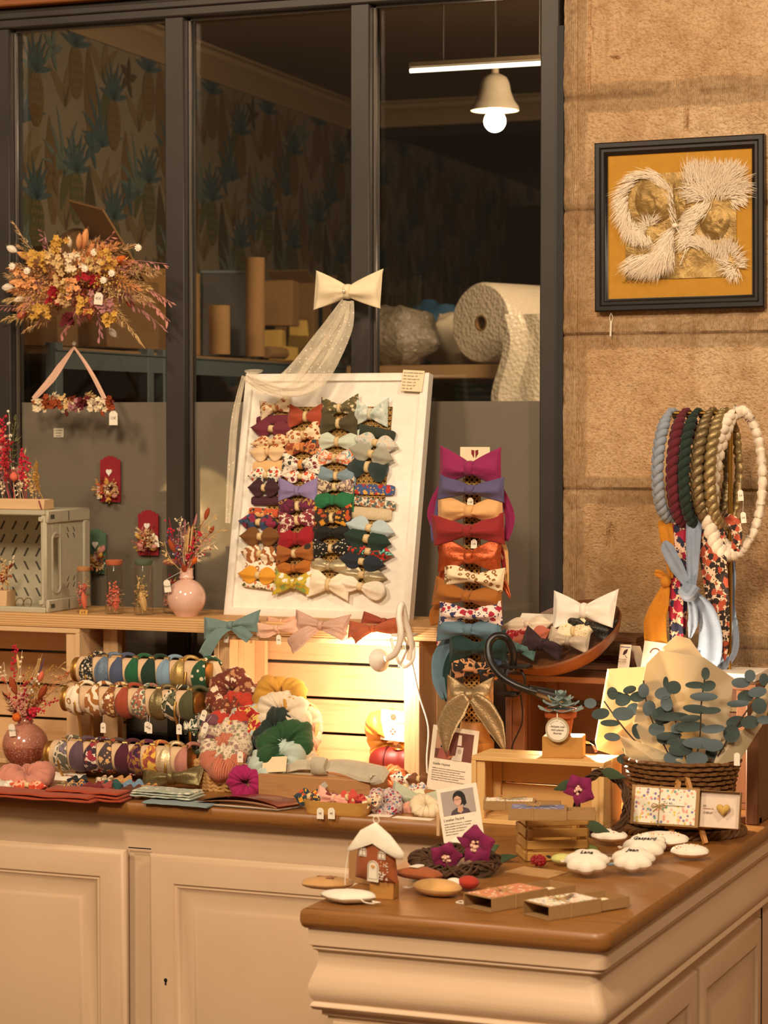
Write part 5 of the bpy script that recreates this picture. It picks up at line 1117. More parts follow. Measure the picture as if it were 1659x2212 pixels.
# ================================================================== hung on the window
YH = 5.40
q = atY(165, 610, 5.42); FCL = thing('dried_flower_cloud', 'large spreading cloud of dried peach, cream and pink flowers hanging before the window', 'flower arrangement', q)
rr = random.Random(11); base = V((0, 0, 0))
def ctip(x, y, dy=0): return atY(x, y, 5.40 + dy) - q
it = []
for x, y, k_, c_, kw in [(372, 655, 'oats', 'pink', dict(n=18, L=.018)), (368, 695, 'oats', 'pink', dict(n=18, L=.018)), (355, 710, 'oats', 'mauve', dict(n=16, L=.017)), (360, 570, 'oats', 'pink', dict(n=16, L=.016)), (245, 505, 'oats', 'pink', dict(n=16, L=.016)), (95, 500, 'oats', 'mauve', dict(n=22, L=.016)), (215, 730, 'oats', 'mauve', dict(n=14, L=.016)), (130, 725, 'oats', 'pink', dict(n=12, L=.016)), (85, 690, 'oats', 'mauve', dict(n=12, L=.016)), (-5, 660, 'oats', 'pink', dict(n=16)), (308, 745, 'plume', 'straw', dict(w_=.018, n=170)), (27, 478, 'plume', 'tan', dict(w_=.014, n=110)), (345, 590, 'plume', 'tan', dict(w_=.035, n=220)), (290, 530, 'plume', 'tan', dict(w_=.03, n=220)), (330, 660, 'plume', 'straw', dict(w_=.03, n=230)), (40, 530, 'plume', 'tan', dict(w_=.03, n=200)), (5, 690, 'plume', 'straw', dict(w_=.03, n=200)), (10, 590, 'plume', 'tan', dict(w_=.035, n=220)), (260, 700, 'plume', 'tan', dict(w_=.03, n=200)), (50, 715, 'plume', 'tan', dict(w_=.02, n=150)),
   (187, 495, 'bunny', 'peach', dict(r=.010, L=.055)), (172, 505, 'bunny', 'peach', dict(r=.008, L=.045)), (203, 520, 'bunny', 'peach', dict(r=.009, L=.048)), (160, 540, 'bunny', 'peach', dict(r=.007, L=.036)), (270, 555, 'bunny', 'orange', dict(r=.009, L=.036)), (38, 545, 'bunny', 'peach', dict(r=.009, L=.042)), (20, 610, 'bunny', 'peach', dict(r=.009, L=.04)), (30, 650, 'bunny', 'cream', dict(r=.008, L=.03)), (220, 620, 'bunny', 'peach', dict(r=.009, L=.03)), (38, 685, 'bunny', 'coral', dict(r=.010, L=.03)), (105, 590, 'bunny', 'peach', dict(r=.009, L=.035)), (160, 660, 'bunny', 'peach', dict(r=.007, L=.02)), (40, 618, 'bunny', 'coral', dict(r=.009, L=.026)), (250, 728, 'bunny', 'white', dict(r=.009, L=.028)), (15, 533, 'bunny', 'white', dict(r=.010, L=.03)), (148, 512, 'bunny', 'cream', dict(r=.007, L=.03)), (5, 622, 'bunny', 'white', dict(r=.011, L=.034)), (65, 620, 'bunny', 'cream', dict(r=.008, L=.045)), (290, 660, 'bunny', 'coral', dict(r=.008, L=.024)), (195, 690, 'bunny', 'coral', dict(r=.008, L=.03))]:
    it.append((k_, c_, ctip(x, y, rr.uniform(-.05, .04)), kw))
for i in range(22):
    a = rr.uniform(0, 2 * PI); R_ = rr.uniform(.3, .9); c_ = rr.choice(['yellow', 'peach', 'tan', 'straw', 'yellow', 'mauve', 'peach', 'wine', 'coral', 'pink']); x = 160 + 165 * R_ * math.cos(a); y = 610 + 92 * R_ * math.sin(a)
    it.append(('sprig', c_, ctip(x, y, rr.uniform(-.09, 0)), dict(n=46, r=.0024, w_=.024)))
for i in range(44):
    a = rr.uniform(0, 2 * PI); R_ = rr.uniform(.5, 1.02); c_ = rr.choice(['tan', 'straw', 'pink', 'peach', 'peach', 'mauve', 'tan']); it.append(('plume', c_, ctip(160 + 180 * R_ * math.cos(a), 610 + 98 * R_ * math.sin(a), rr.uniform(-.03, .02)), dict(w_=.036, n=230)))
bouquet(FCL, base, it, 9)
for i, (x, y, c_, sp) in enumerate([(120, 560, 'straw', .022), (165, 570, 'cream', .026), (195, 600, 'red', .022), (80, 565, 'yellow', .025), (130, 530, 'yellow', .02), (230, 560, 'yellow', .022), (115, 640, 'red', .02), (95, 680, 'yellow', .025), (150, 640, 'tan', .03), (60, 600, 'peach', .026), (225, 650, 'mauve', .03), (170, 625, 'peach', .025), (185, 660, 'yellow', .02), (145, 600, 'straw', .03), (205, 570, 'straw', .018), (150, 690, 'wine', .015), (240, 690, 'yellow', .016)]):
    m = M(); blossoms(m, ctip(x, y, -.07), 13, .010, sp, i); m.build('blossom_cluster', FC[c_], FCL)
for i, (x, y) in enumerate([(28, 575), (60, 585), (205, 545), (243, 590), (185, 580), (225, 605), (300, 535)]):
    m = M(); c = ctip(x, y, -.09); m.ell(c, (.008, .007, .008), 9, 6); 
    for k_ in range(9): a = 2 * PI * k_ / 9; m.leaf(c, c + V((math.cos(a) * .010, -.006, math.sin(a) * .010)), .003, V((0, -1, 0)), n=3)
    m.build('straw_flower', FC['white'], FCL)
m = M(); m.tube([V((0, .0, 0)), V((0, .10, .01))], .003, 6); m.ell((0, .102, .01), (.014, .004, .014), 14, 6); m.build('suction_hook', plain('d8ccb8', .2, name='clear_hook'), FCL)
pricetag(FCL, ctip(213, 645, -.10), .024, .030, ry=.1, txt='45€')
# triangular hanging garland
q = atY(160, 742, 5.44); GA = thing('ribbon_garland', 'garland of rust dried flowers hung by a frayed pink ribbon triangle', 'garland', q)
def g_(x, y, Y=5.43): return atY(x, y, Y) - q
PKR = fab('gauze', 'e0b49c')
m = M(); tailstrip(m, [g_(160, 750), g_(128, 795), g_(110, 820), g_(72, 862)], [.003, .010, .010, .006], th=.0012, rip=.002); m.build('ribbon', PKR, GA)
m = M(); tailstrip(m, [g_(160, 750), g_(185, 785), g_(208, 825), g_(230, 870)], [.003, .005, .006, .006], th=.0012, rip=.001); m.build('ribbon', PKR, GA)
m = M(); m.ell((0, 0, 0), (.006, .003, .006), 12, 8); m.build('suction_hook', plain('d8ccb8', .2, name='clear_hook'), GA)
m = M(); m.tube([g_(75, 868), g_(160, 878), g_(245, 872)], .002, 6); m.build('twig', FC['rust'], GA)
for i in range(26):
    x = 80 + 160 * i / 25; y = 872 + 6 * math.sin(i); c = g_(x, y, 5.415); m = M(); cl = ('rust', 'cream', 'wine', 'straw', 'rust', 'cream', 'mauve')[i % 7]
    if i % 3 == 0: bunny(m, c, c + V((rr.uniform(-.015, .02), -.01, rr.uniform(-.03, .012))), .005, .018, sd=i); nm = 'bunny_tail'
    elif i % 3 == 1: blossoms(m, c, 12, .009, .015, i); nm = 'blossom_cluster'
    else: plume(m, c - V((.02, 0, 0)), c + V((.02, 0, rr.uniform(-.015, .015))), .02, 90, i, .01); nm = 'grass_plume'
    m.build(nm, FC[cl], GA)
m = M(); m.tube(smooth([g_(225, 862, 5.41), g_(238, 862, 5.405), g_(245, 872, 5.405), g_(247, 886, 5.405)]), .0014, 6); m.build('cord', plain('7c3038', .8, name='wine_cord'), GA)
pricetag(GA, g_(245, 903, 5.405), .024, .036, txt='12€')
# little note on the glass
q = atY(126, 935, 5.52); o = thing('paper_note', 'small pale paper note stuck on the frosted glass under the garland', 'note', (q.x, 5.522, q.z)); m = M(); m.cbox((-.015, -.0006, -.012), (.015, 0, .012), .0002); m.build('sheet', plain('c8c0a8', .8, name='note_paper'), o)
for k_, tx in enumerate(('Couronnes', 'de fleurs', 'séchées')): textmesh(tx, .005, PRINT, o, TR((0, -.001, .005 - k_ * .007)) @ RX90, 'writing', 'CENTER', shear=.2)
# scalloped plaques with a heart
def plaque(x, y, w_, h_, col, label, sd):
    q = atY(x, y, 5.515); s_ = 1 / 880; o = thing('scalloped_plaque', label, 'wall decoration', q); W_ = w_ * s_ / 2; H_ = h_ * s_ / 2; m = M(); nS = 6
    for i in range(nS):
        xw = 2 * W_ / nS; cx = -W_ + xw * (i + .5); top = H_ - .010 * (abs(i - 2.5) / 2.5) ** 1.6 - xw / 2
        out = [(cx - xw / 2, -H_), (cx + xw / 2, -H_)] + [(cx + xw / 2 * math.cos(a), top + xw / 2 * math.sin(a)) for a in [PI * j / 8 for j in range(9)]]; m.prism(out, .0025 + (.0003 if i % 2 else 0))
    m.build('lolly_stick_board', plain(col, .7, name='painted_sticks'), o, flat=True)
    out = []
    for j in range(24): t = 2 * PI * j / 24; out.append((.0082 * math.sin(t) ** 3, .00054 * (13 * math.cos(t) - 5 * math.cos(2 * t) - 2 * math.cos(3 * t) - math.cos(4 * t)) * 1.15))
    m = M(); m.prism(out, .004, X=TR((-.002, -.003, H_ * .28))); m.build('heart', WHITEP, o)
    rr = random.Random(sd)
    for i in range(26):
        b_ = V((rr.uniform(-.3, .3) * W_, -.006, -H_ * .75)); tp = V((rr.uniform(-1.1, 1.1) * W_, -.012 - rr.random() * .01, rr.uniform(-.75, .25) * H_)); m = M(); kd = ('bunny', 'sprig', 'oats', 'plume')[i % 4]; cl = ('pink', 'straw', 'yellow', 'cream', 'coral', 'tan', 'rust', 'straw', 'wine', 'cream', 'yellow', 'pink', 'tan')[(i * 3 + sd) % 13]
        kw = dict(bunny=dict(r=.0062, L=.020), sprig=dict(n=16, r=.002, w_=.007), oats=dict(n=9, L=.013), plume=dict(w_=.010, n=60, L=.009))[kd]; KINDS[kd][1](m, b_, tp, sd=i + sd * 20, **kw); m.build(KINDS[kd][0], FC[cl], o)
    return o
o = plaque(239, 1034, 52, 106, '8c0c1c', 'upper red scalloped plaque with a white heart on the frosted glass', 1); pricetag(o, (-.032, .0, -.036), .016, .034)
o = plaque(321, 1150, 52, 104, '8c0c1c', 'lower red scalloped plaque with a hanging tag and pink flowers', 2); pricetag(o, (.026, -.012, -.022), .018, .032, ry=-.2, txt='8€')
plaque(209, 1190, 50, 104, '4c6850', 'green scalloped plaque with a white heart behind the glass jars', 3)
# ================================================================== cloth things along the left worktop
def scrunchie(label, cloth, loc, R, r, rot=(0, 0, 0), seed=0, sq=.75, group=None, name='scrunchie', parent=None):
    m = M(); nu, nv = 110, 16; tot = R + r; R = tot * .56; r = tot * .46
    def fn(u, v_):
        th = 2 * PI * u; ph = 2 * PI * v_; inn = .5 - .5 * math.cos(ph); d = V((math.cos(th), math.sin(th), 0))
        w_ = th * 13 + 1.6 * math.sin(ph + seed) + 3.5 * noise.noise(V((d.x * 1.5, d.y * 1.5, seed + 5))); cr = 1 - abs(math.sin(w_ / 2)) ** .6
        big = noise.noise(V((d.x * 1.5 + seed, d.y * 1.5, math.sin(ph) * .5)))
        rr_ = r * (1 + .42 * big - .34 * cr * (.35 + .65 * inn) + .16 * noise.noise(V((d.x * 5, d.y * 5, ph + seed))))
        q = R * (1 + .10 * math.sin(2 * th + seed)) + rr_ * math.cos(ph)
        return (d.x * q, d.y * q, rr_ * math.sin(ph) * sq * (1 + .25 * math.sin(2 * th + seed)) + .12 * r * big)
    m.grid(fn, nu, nv, cu=True, cv=True); o = m.build(name, cloth, parent, loc=loc, rot=rot, ang=180)
    return tag(o, label, 'scrunchie', group) if not parent else o
def card(name, label, loc, w_, h_, rot, cat='card', th=.0006, mat_=None, tri=False):
    o = thing(name, label, cat, loc, rot); m = M(); m.cbox((-w_ / 2, 0, 0), (w_ / 2, th, h_), th * .4); m.build('sheet', mat_ or PAPER, o); return o
def flatcard(name, label, loc, w_, h_, rz, cat='card', mat_=None, th=.0008, tilt=0):
    o = thing(name, label, cat, loc, (tilt, 0, rz)); m = M(); m.cbox((-w_ / 2, -h_ / 2, 0), (w_ / 2, h_ / 2, th), th * .4); m.build('sheet', mat_ or PAPER, o); return o
def bowicon(parent, c, s_, mat_=None, X=Matrix.Identity(4), name='printed_bow'):
    m = M()
    for sg in (-1, 1): m.add([(c[0] + sg * a * s_, c[1], c[2] + b * s_) for a, b in ((0, .12), (1, .5), (1.05, -.5), (0, -.12))], [(0, 1, 2, 3)])
    m.add([(c[0] + a * s_, c[1] - .0001, c[2] + b * s_) for a, b in ((-.15, .2), (.15, .2), (.15, -.2), (-.15, -.2))], [(0, 1, 2, 3)]); return m.build(name, mat_ or PINKINK, parent, flat=True, recalc=False)
# --- lit crate: scrunchie with wrapper card, red bag
SY = 5.24
q = atY(850, 1600, SY); o = scrunchie('mustard yellow speckled scrunchie with a printed wrapper hanging in the lit crate', S_('glitter', 'd0902c', 'f4dc9c'), q, .050, .026, (PI / 2, 0, 0), 3, .8)
q = atY(848, 1570, SY - .035); c_ = card('wrapper_card', 'white printed paper sleeve folded over the yellow scrunchie in the lit crate', q - V((0, 0, .033)), .066, .072, (0, .04, -.12), 'label')
m = M(); m.lathe([(.0005, 0), (.0078, 0)], 24, X=TR((0, -.0004, .056)) @ RX90, caps=False); m.build('printed_dot', PINKINK, c_, recalc=False)
textmesh('Chouchou aquatique', .0078, PINKINK, c_, TR((0, -.0004, .041)) @ RX90, 'writing', 'CENTER', shear=.4); textmesh('Pour des jours à l\'eau', .004, PINKINK, c_, TR((0, -.0004, .034)) @ RX90, 'writing', 'CENTER')
m = M(); m.lathe([(.0035, 0), (.0078, 0)], 24, X=TR((0, -.0004, .022)) @ RX90, caps=False); m.build('printed_ring', PINKINK, c_, recalc=False)
m = M()
for k_ in range(4): a = PI / 4 + k_ * PI / 2; m.box((.0056 * math.cos(a), -.0008, .022 + .0056 * math.sin(a)), (.0030, .0002, .0030), k=0)
m.build('printed_gap', PAPER, c_)
# red leather purse
q = atY(852, 1700, 5.20); P = thing('red_purse', 'dark red folded leather purse with a gold clasp at the lit crate\'s right end', 'purse', (q.x - .005, 5.22, CT + .012))
def sausage(L, r, sd=0, amp=.12): 
    m = M(); m.grid(lambda u, v_: ((u - .5) * L, r * math.cos(2 * PI * v_) * min(1, (1.02 - abs(2 * u - 1) ** 4)) ** .5 * (1 + amp * noise.noise(V((u * 6, v_ * 3, sd)))), r * math.sin(2 * PI * v_) * min(1, (1.02 - abs(2 * u - 1) ** 4)) ** .5 * (1 + amp * noise.noise(V((u * 6, v_ * 3, sd + 3))))), 24, 20, cv=True, caps=True); return m
LEA = plain('701810', .5, name='red_leather')
m = sausage(.13, .034, 2, .10); m.build('body', LEA, P, loc=(0, 0, .034)); m = M(); m.tube([(-.018, -.034 * math.cos(a), .034 + .036 * math.sin(a)) for a in [-.6 + i * .25 for i in range(10)]], .002, 6); m.build('strap', plain('4c0c08', .4, name='dark_red_leather'), P)
m = M(); m.ell((.012, -.014, .066), (.013, .008, .004), 16, 6); m.build('clasp', BRASS, P); m = M(); m.cbox((.04, -.045, .015), (.052, -.043, .075), .0005, X=TR(ry=.08)); m.build('paper_tag', plain('e0b878', .8, name='kraft_tag'), P)
# --- rope basket of scrunchies
KB = T_(468, 1712); RPE = plain('c99d60', .8, name='seagrass')
bk = thing('woven_basket', 'plaited seagrass basket overflowing with scrunchies, tall at the back', 'basket', (atY(556, 1700, 5.0).x, 5.0, CT), .02)
def plait(m, path, r, k=None):
    n_ = len(path); 
    for s_ in range(3):
        pts = []
        for i, p in enumerate(path):
            d = (path[(i + 1) % n_] - path[i - 1]); d.normalize(); up = V((0, 0, 1)); sd_ = d.cross(up); a = i * .9 + s_ * 2 * PI / 3; pts.append(p + up * (math.sin(a) * r * .9) + sd_ * (math.sin(2 * a) * r * .5))
        m.tube(pts, r * .62, 5, closed=True)
def rpath(w_, d_, z, n_=90, sk=lambda x, y: 0):
    out = []
    for i in range(n_):
        a = 2 * PI * i / n_; c, s_ = math.cos(a), math.sin(a); x = w_ * (abs(c) ** .35) * (1 if c > 0 else -1); y = d_ * (abs(s_) ** .35) * (1 if s_ > 0 else -1); out.append(V((x, y, z + sk(x, y))))
    return out
bw_, bd_ = .128, .075
for j in range(7):
    m = M(); sk = lambda x, y, j=j: (j / 6) * .125 * max(0, (y / bd_ + .3) / 1.3) * (1 if x > -1 else 1)
    plait(m, rpath(bw_ + .004 * j / 6, bd_ + .003 * j / 6, .007 + j * .0088, 90, sk), .0062); m.build('plaited_row', RPE, bk)
m = M(); m.grid(lambda u, v_: ((lambda p: (p.x * .985, p.y * .985, p.z * v_ + .002))(rpath(bw_, bd_, .057, 60, lambda x, y: .125 * max(0, (y / bd_ + .3) / 1.3))[int(round(u * 60)) % 60])), 60, 6, cu=True); m.box((0, 0, .003), (bw_ * 1.9, bd_ * 1.9, .004)); m.build('inner_wall', plain('a87c44', .9, name='seagrass_inner'), bk)
def SP(px, py, Y): return atY(px, py, Y)
for x, y, Y, R, r, rot, cl, sd, lab in [
 (482, 1690, 4.96, .036, .020, (1.1, 0, .2), S_('solid', 'a83848'), 1, 'coral red scrunchie at the bottom left inside the basket'),
 (600, 1690, 5.0, .036, .022, (.9, 0, .1), S_('solid', '8c98a0'), 2, 'grey blue scrunchie buried at the bottom of the basket'),
 (470, 1650, 4.955, .028, .014, (1.0, .1, .1), S_('floral', 'ecd8bc', 'c85c3c', '98a088', 1.2), 9, 'small flowered cream and coral scrunchie beside the fuchsia one'),
 (560, 1665, 4.97, .030, .017, (1.0, 0, .2), S_('floral', 'e0e0dc', '7888a8', 'b8bcc4', 1.4), 10, 'pale blue flowered scrunchie at the front of the basket'),
 (622, 1560, 5.06, .036, .020, (1.0, .2, .2), S_('abstract', '6c6c3c', 'a88830', '4c5c44', .8), 13, 'olive and mustard satin scrunchie in the right stack'),
 (560, 1512, 5.07, .036, .018, (.7, 0, 0), S_('abstract', '405c80', 'e0d4c4', 'a02838', .9), 12, 'blue and red printed scrunchie behind the white lace one'),
 (500, 1500, 5.05, .040, .022, (1.0, .15, .1), S_('floral', '6e2c16', 'e4d0b0', 'b88058', .55), 4, 'brown scrunchie with cream blossoms at the top left of the pile'),
 (505, 1540, 5.02, .040, .018, (.8, -.2, .1), S_('solid', 'b8341c'), 5, 'bright orange red scrunchie under the brown flowered one'),
 (530, 1562, 5.00, .034, .017, (.9, .1, 0), S_('abstract', 'd8b45c', 'a81c20', 'a8b8c0', .7), 6, 'yellow and red silk scrunchie in the left stack'),
 (492, 1583, 4.99, .042, .019, (.8, .1, .1), S_('solid', '70404c'), 7, 'dusty purple scrunchie in the middle of the left stack'),
 (487, 1604, 4.96, .042, .020, (.9, .0, .1), S_('floral', 'd8c4a8', 'a08078', '8c8468', 1.1), 8, 'beige scrunchie with faint flowers bulging over the basket front'),
 (486, 1632, 4.94, .040, .018, (.9, .05, .05), S_('rib', 'cc7c5c', 'b86448', None, .8), 11, 'peach ribbed knit scrunchie at the front left of the basket'),
 (608, 1505, 5.05, .042, .020, (1.0, .25, .1), S_('solid', 'c08c30'), 14, 'mustard satin scrunchie at the top right of the pile'),
 (612, 1547, 5.02, .044, .020, (1.0, .2, .1), S_('gauze', 'dccab0'), 15, 'cream lace scrunchie below the mustard satin one'),
 (648, 1580, 5.03, .040, .016, (.9, .5, .1), S_('solid', 'd8a484'), 16, 'pale pink satin scrunchie at the right edge of the basket'),
 (600, 1588, 4.99, .040, .020, (.9, .25, .0), S_('solid', '14261e'), 17, 'black green satin scrunchie in the right stack'),
 (615, 1612, 4.965, .046, .020, (.9, .25, .05), S_('solid', '1c4a24'), 18, 'emerald satin scrunchie in the right stack'),
 (598, 1645, 4.945, .042, .019, (.9, .2, .05), S_('solid', 'b4c4b8'), 19, 'pale mint satin scrunchie low in the right stack'),
 (642, 1650, 4.96, .036, .014, (.8, .2, .2), S_('solid', 'd8c4a4'), 20, 'ivory scrunchie beside the mint one at the basket\'s right corner'),
 (532, 1690, 4.905, .026, .017, (1.25, -.2, .2), S_('solid', '9c0c54'), 21, 'fuchsia pink scrunchie hanging over the basket front')]:
    scrunchie(lab, cl, SP(x, y, Y), R, r, rot, sd, .85, 'scrunchies piled in the plaited basket')
q = SP(470, 1492, 5.03); c_ = card('kraft_card', 'beige card with a small printed bow standing behind the basket\'s left corner', q - V((.02, -.04, .06)), .10, .13, (-.15, -.45, .15), 'card', mat_=plain('e4cba4', .8, name='beige_card')); bowicon(c_, (.005, -.0006, .095), .010)
for (x, y, z_), lab in (((440, 1545, 4.93), 'white price tag tucked at the upper left of the basket'), ((443, 1572, 4.92), 'second white price tag under the upper left tag of the basket'), ((519, 1635, 4.90), 'white tag with handwriting hanging on the peach ribbed scrunchie')):
    t_ = thing('price_tag', lab, 'price tag', SP(x, y, z_), (0, .35 if x < 500 else 0, 0), 'price tags on the basket'); pricetag(t_, (0, 0, 0), .014, .025, txt='8€', string=[(.004, .004, .03)])
# --- kraft box with the large grey twist headband
q0 = T_(555, 1722); q1 = T_(800, 1738)
bx = thing('wooden_riser', 'low wooden box carrying the big pale grey twisted headband', 'box', ((q0.x + q1.x) / 2, 4.93, CT), -.03); hw = (q1.x - q0.x) / 2
m = M(); m.cbox((-hw, -.045, 0), (hw, .055, .052), .002); m.build('body', wood('b08050', '8c6038', 'X', 1, .6, 'riser_wood', False), bx)
GH = thing('twist_headband', 'big pale grey wool headband with a centre knot lying on the wooden box', 'headband', ((q0.x + q1.x) / 2, 4.92, CT + .052)); go = GH.location
GW = S_('felt', 'bcb09a')
def gp(px, py, Y): return atY(px, py, Y) - go
m = M(); tailstrip(m, [gp(545, 1665, 4.93), gp(600, 1660, 4.93), gp(650, 1652, 4.92), gp(690, 1655, 4.92)], [.014, .018, .015, .014], th=.010, up=V((0, -.7, .7)), rip=.003); m.build('band', GW, GH)
m = M(); tailstrip(m, [gp(690, 1655, 4.92), gp(740, 1655, 4.92), gp(790, 1668, 4.90), gp(818, 1675, 4.885), gp(800, 1690, 4.88)], [.015, .022, .028, .026, .006], th=.012, up=V((0, -.7, .7)), rip=.003, seed=2); m.build('band', GW, GH)
m = M(); tailstrip(m, [gp(545, 1668, 4.93), gp(575, 1682, 4.92), gp(640, 1680, 4.92), gp(700, 1682, 4.92), gp(770, 1690, 4.92)], [.008, .010, .012, .010, .010], th=.010, up=V((0, -1, .1)), rip=.002, seed=4); m.build('band', GW, GH)
m = M(); knot(m, .030, .021, .016, X=Matrix.Translation(gp(690, 1655, 4.91))); m.build('knot', GW, GH)
m = M(); m.cbox((-.03, -.0235, -.017), (.03, -.022, .019), .0005, X=Matrix.Translation(gp(602, 1658, 4.93)) @ TR(rx=-.4, ry=-.1)); m.build('paper_sleeve', plain('e8d0a8', .8, name='cream_sleeve'), GH)
# --- tray with small bows
q0 = T_(636, 1762); q1 = T_(788, 1764)
TRY = thing('bamboo_tray', 'small oval bamboo tray of printed bows with two tags at the worktop edge', 'tray', ((q0.x + q1.x) / 2, 4.752, CT), 0)
hw = (q1.x - q0.x) / 2 + .002; BAM = wood('c8964c', 'a87434', 'X', 1, .5, 'bamboo', False)
def traywall(w_, d_, z, n_=60): return [V((w_ * (abs(math.cos(a)) ** .4) * (1 if math.cos(a) > 0 else -1), d_ * (abs(math.sin(a)) ** .5) * (1 if math.sin(a) > 0 else -1), z)) for a in [2 * PI * i / n_ for i in range(n_)]]
m = M(); ring_ = [traywall(hw - .006, .030, 0), traywall(hw, .036, .028), traywall(hw - .003, .033, .028), traywall(hw - .010, .027, .004)]
vs = [p for r_ in ring_ for p in r_]; fs = [(a * 60 + i, a * 60 + (i + 1) % 60, (a + 1) * 60 + (i + 1) % 60, (a + 1) * 60 + i) for a in range(3) for i in range(60)] + [tuple(range(60)), tuple(180 + i for i in range(60))]
m.add(vs, fs); m.build('tray_body', BAM, TRY)
def bowat(label, cloth, p, w_, h_, rx=-.9, ry=0, rz=0, style='sq', band=None, group=None, tails=None, T=None, name='hair_bow'):
    return bow(name, label, cloth, w_, h_, Matrix.Translation(p) @ Euler((rx, ry, rz)).to_matrix().to_4x4(), style, band, group=group, tails=tails, T=T)
gt = 'small bows and clips heaped in the bamboo tray'
for x, y, w_, h_, st, cl, bd, lab, ry in [
 (670, 1740, .075, .035, 'leaf', S_('floral', '243840', 'c84c1c', 'e0a028', .9), GB, 'dark blue and orange flowered bow at the left of the bamboo tray', 0), (690, 1722, .06, .03, 'leaf', S_('felt', '74301c'), GB, 'brown red clip behind the flowered bow in the tray', -.2),
 (722, 1731, .075, .042, 'sq', S_('felt', 'f0ac98'), S_('felt', 'f0c0a4'), 'salmon pink bow on top of the bamboo tray', .1), (752, 1724, .05, .034, 'leaf', S_('felt', 'c84838'), GB, 'coral leaf bow behind the salmon bow', -.2),
 (705, 1745, .08, .022, 'leaf', S_('felt', '84205c'), S_('felt', '84205c'), 'purple bow lying low at the tray front', 0), (765, 1742, .065, .028, 'leaf', S_('abstract', '94101c', 'c8503c', '6c0c18'), GB, 'crimson patterned bow at the right of the tray front', .05),
 (800, 1733, .055, .028, 'leaf', S_('floral', 'ecd4b4', 'a8402c', '38302c', 1.5), GB, 'cream and red flowered clip leaning out of the tray\'s right end', -.35)]:
    p = atY(x, y, 4.75); p.z = max(p.z, CT + .03); bowat(lab, cl, p, w_, h_, -.5, ry, 0, st, bd, gt)
for x in (692, 716):
    q = atY(x, 1757, 4.700); t_ = thing('price_tag', ('left' if x < 700 else 'right') + ' one of two white tags hanging on the bamboo tray front', 'price tag', q, 0, 'tags on the bamboo tray'); pricetag(t_, (0, 0, 0), .016, .024, txt='4€')
q = atY(700, 1706, 4.86); t_ = thing('silver_tag', 'grey ribbon end standing up behind the tray', 'ribbon', q); m = M(); tailstrip(m, [(0, 0, -.012), (-.004, 0, .004), (.006, .0, .014)], [.006, .007, .006], th=.001); m.build('ribbon_end', S_('solid', 'b8b0a4'), t_)
# bow heap to the right of the tray (leather pouch, metallic orange, white, mint...)
gh = 'bows and scrunchies heaped right of the tray'
for x, y, Y, kind, args, lab in [
 (832, 1712, 5.02, 'b', (.12, .055, 'sq', S_('leopard', 'e4cc9c', '8c3820', 'b86c40', 1.0), None), 'leopard print bow under the orange lamé scrunchie'),
 (830, 1693, 5.04, 's', (.040, .016, S_('lame', 'b04c20', 'd87c48')), 'metallic orange scrunchie on the heap right of the tray'),
 (868, 1684, 5.03, 'b', (.06, .03, 'leaf', S_('floral', 'e8d8c4', '2c2c38', '8c3834', 1.8), None), 'black and white flowered clip on top of the heap'),
 (850, 1684, 5.06, 'b', (.05, .024, 'leaf', S_('felt', 'a8305c'), None), 'magenta clip half hidden in the heap'),
 (905, 1684, 5.0, 'b', (.06, .03, 'leaf', S_('felt', '70401c'), GB), 'brown clip with a white flower near the crate corner'),
 (900, 1704, 4.96, 'b', (.055, .026, 'leaf', S_('floral', 'e4d8c8', '7088a8', 'c84838', 1.4), None), 'pale blue and red flowered clip on the heap'),
 (878, 1722, 4.90, 'b', (.085, .032, 'round', S_('felt', 'ead8b4'), S_('felt', 'e0c48c')), 'ivory leaf bow in front of the heap'),
 (832, 1757, 4.80, 's', (.028, .014, S_('floral', 'ccb4a8', 'a02c4c', '54708c', 1.6)), 'small pink and blue flowered scrunchie at the worktop edge'),
 (858, 1748, 4.82, 'b', (.07, .045, 'sq', S_('felt', 'e0a088'), S_('felt', 'd8704c')), 'salmon pink satin bow beside the small flowered scrunchie'),
 (920, 1766, 4.80, 's', (.022, .012, S_('gauze', 'e4d0ac')), 'cream gauze scrunchie under the pale green bow'),
 (905, 1728, 4.86, 'b', (.12, .065, 'sq', S_('felt', 'b4b8a0'), None), 'large pale sage green bow leaning on the portrait card'),
 (960, 1690, 5.05, 'b', (.055, .032, 'leaf', S_('felt', '1c1c1c'), None), 'black bow before the sewing photo card'),
 (1010, 1692, 5.05, 'b', (.05, .022, 'leaf', S_('felt', '4c4030'), None), 'dark brown bow behind the portrait card\'s top edge')]:
    p = atY(x, y, Y); 
    if kind == 'b': bowat(lab, args[3], p, args[0], args[1], -.6, rnd.uniform(-.25, .25), rnd.uniform(-.2, .2), args[2], args[4], gh)
    else: p.z = max(p.z, CT + .018); scrunchie(lab, args[2], p, args[0], args[1], (.5, .1, 0), int(x), .8, gh)
q = T_(795, 1700, .0); o = flatcard('kraft_box', 'low kraft box holding the leopard bow heap', T_(848, 1738), .13, .09, 0, 'box', KRAFT, .022)
o = flatcard('white_card', 'white card lying at the worktop edge before the cream scrunchie', T_(893, 1768), .09, .028, -.05)
o = flatcard('white_card', 'cream card under the small flowered scrunchie at the edge', T_(822, 1762), .05, .03, .1)
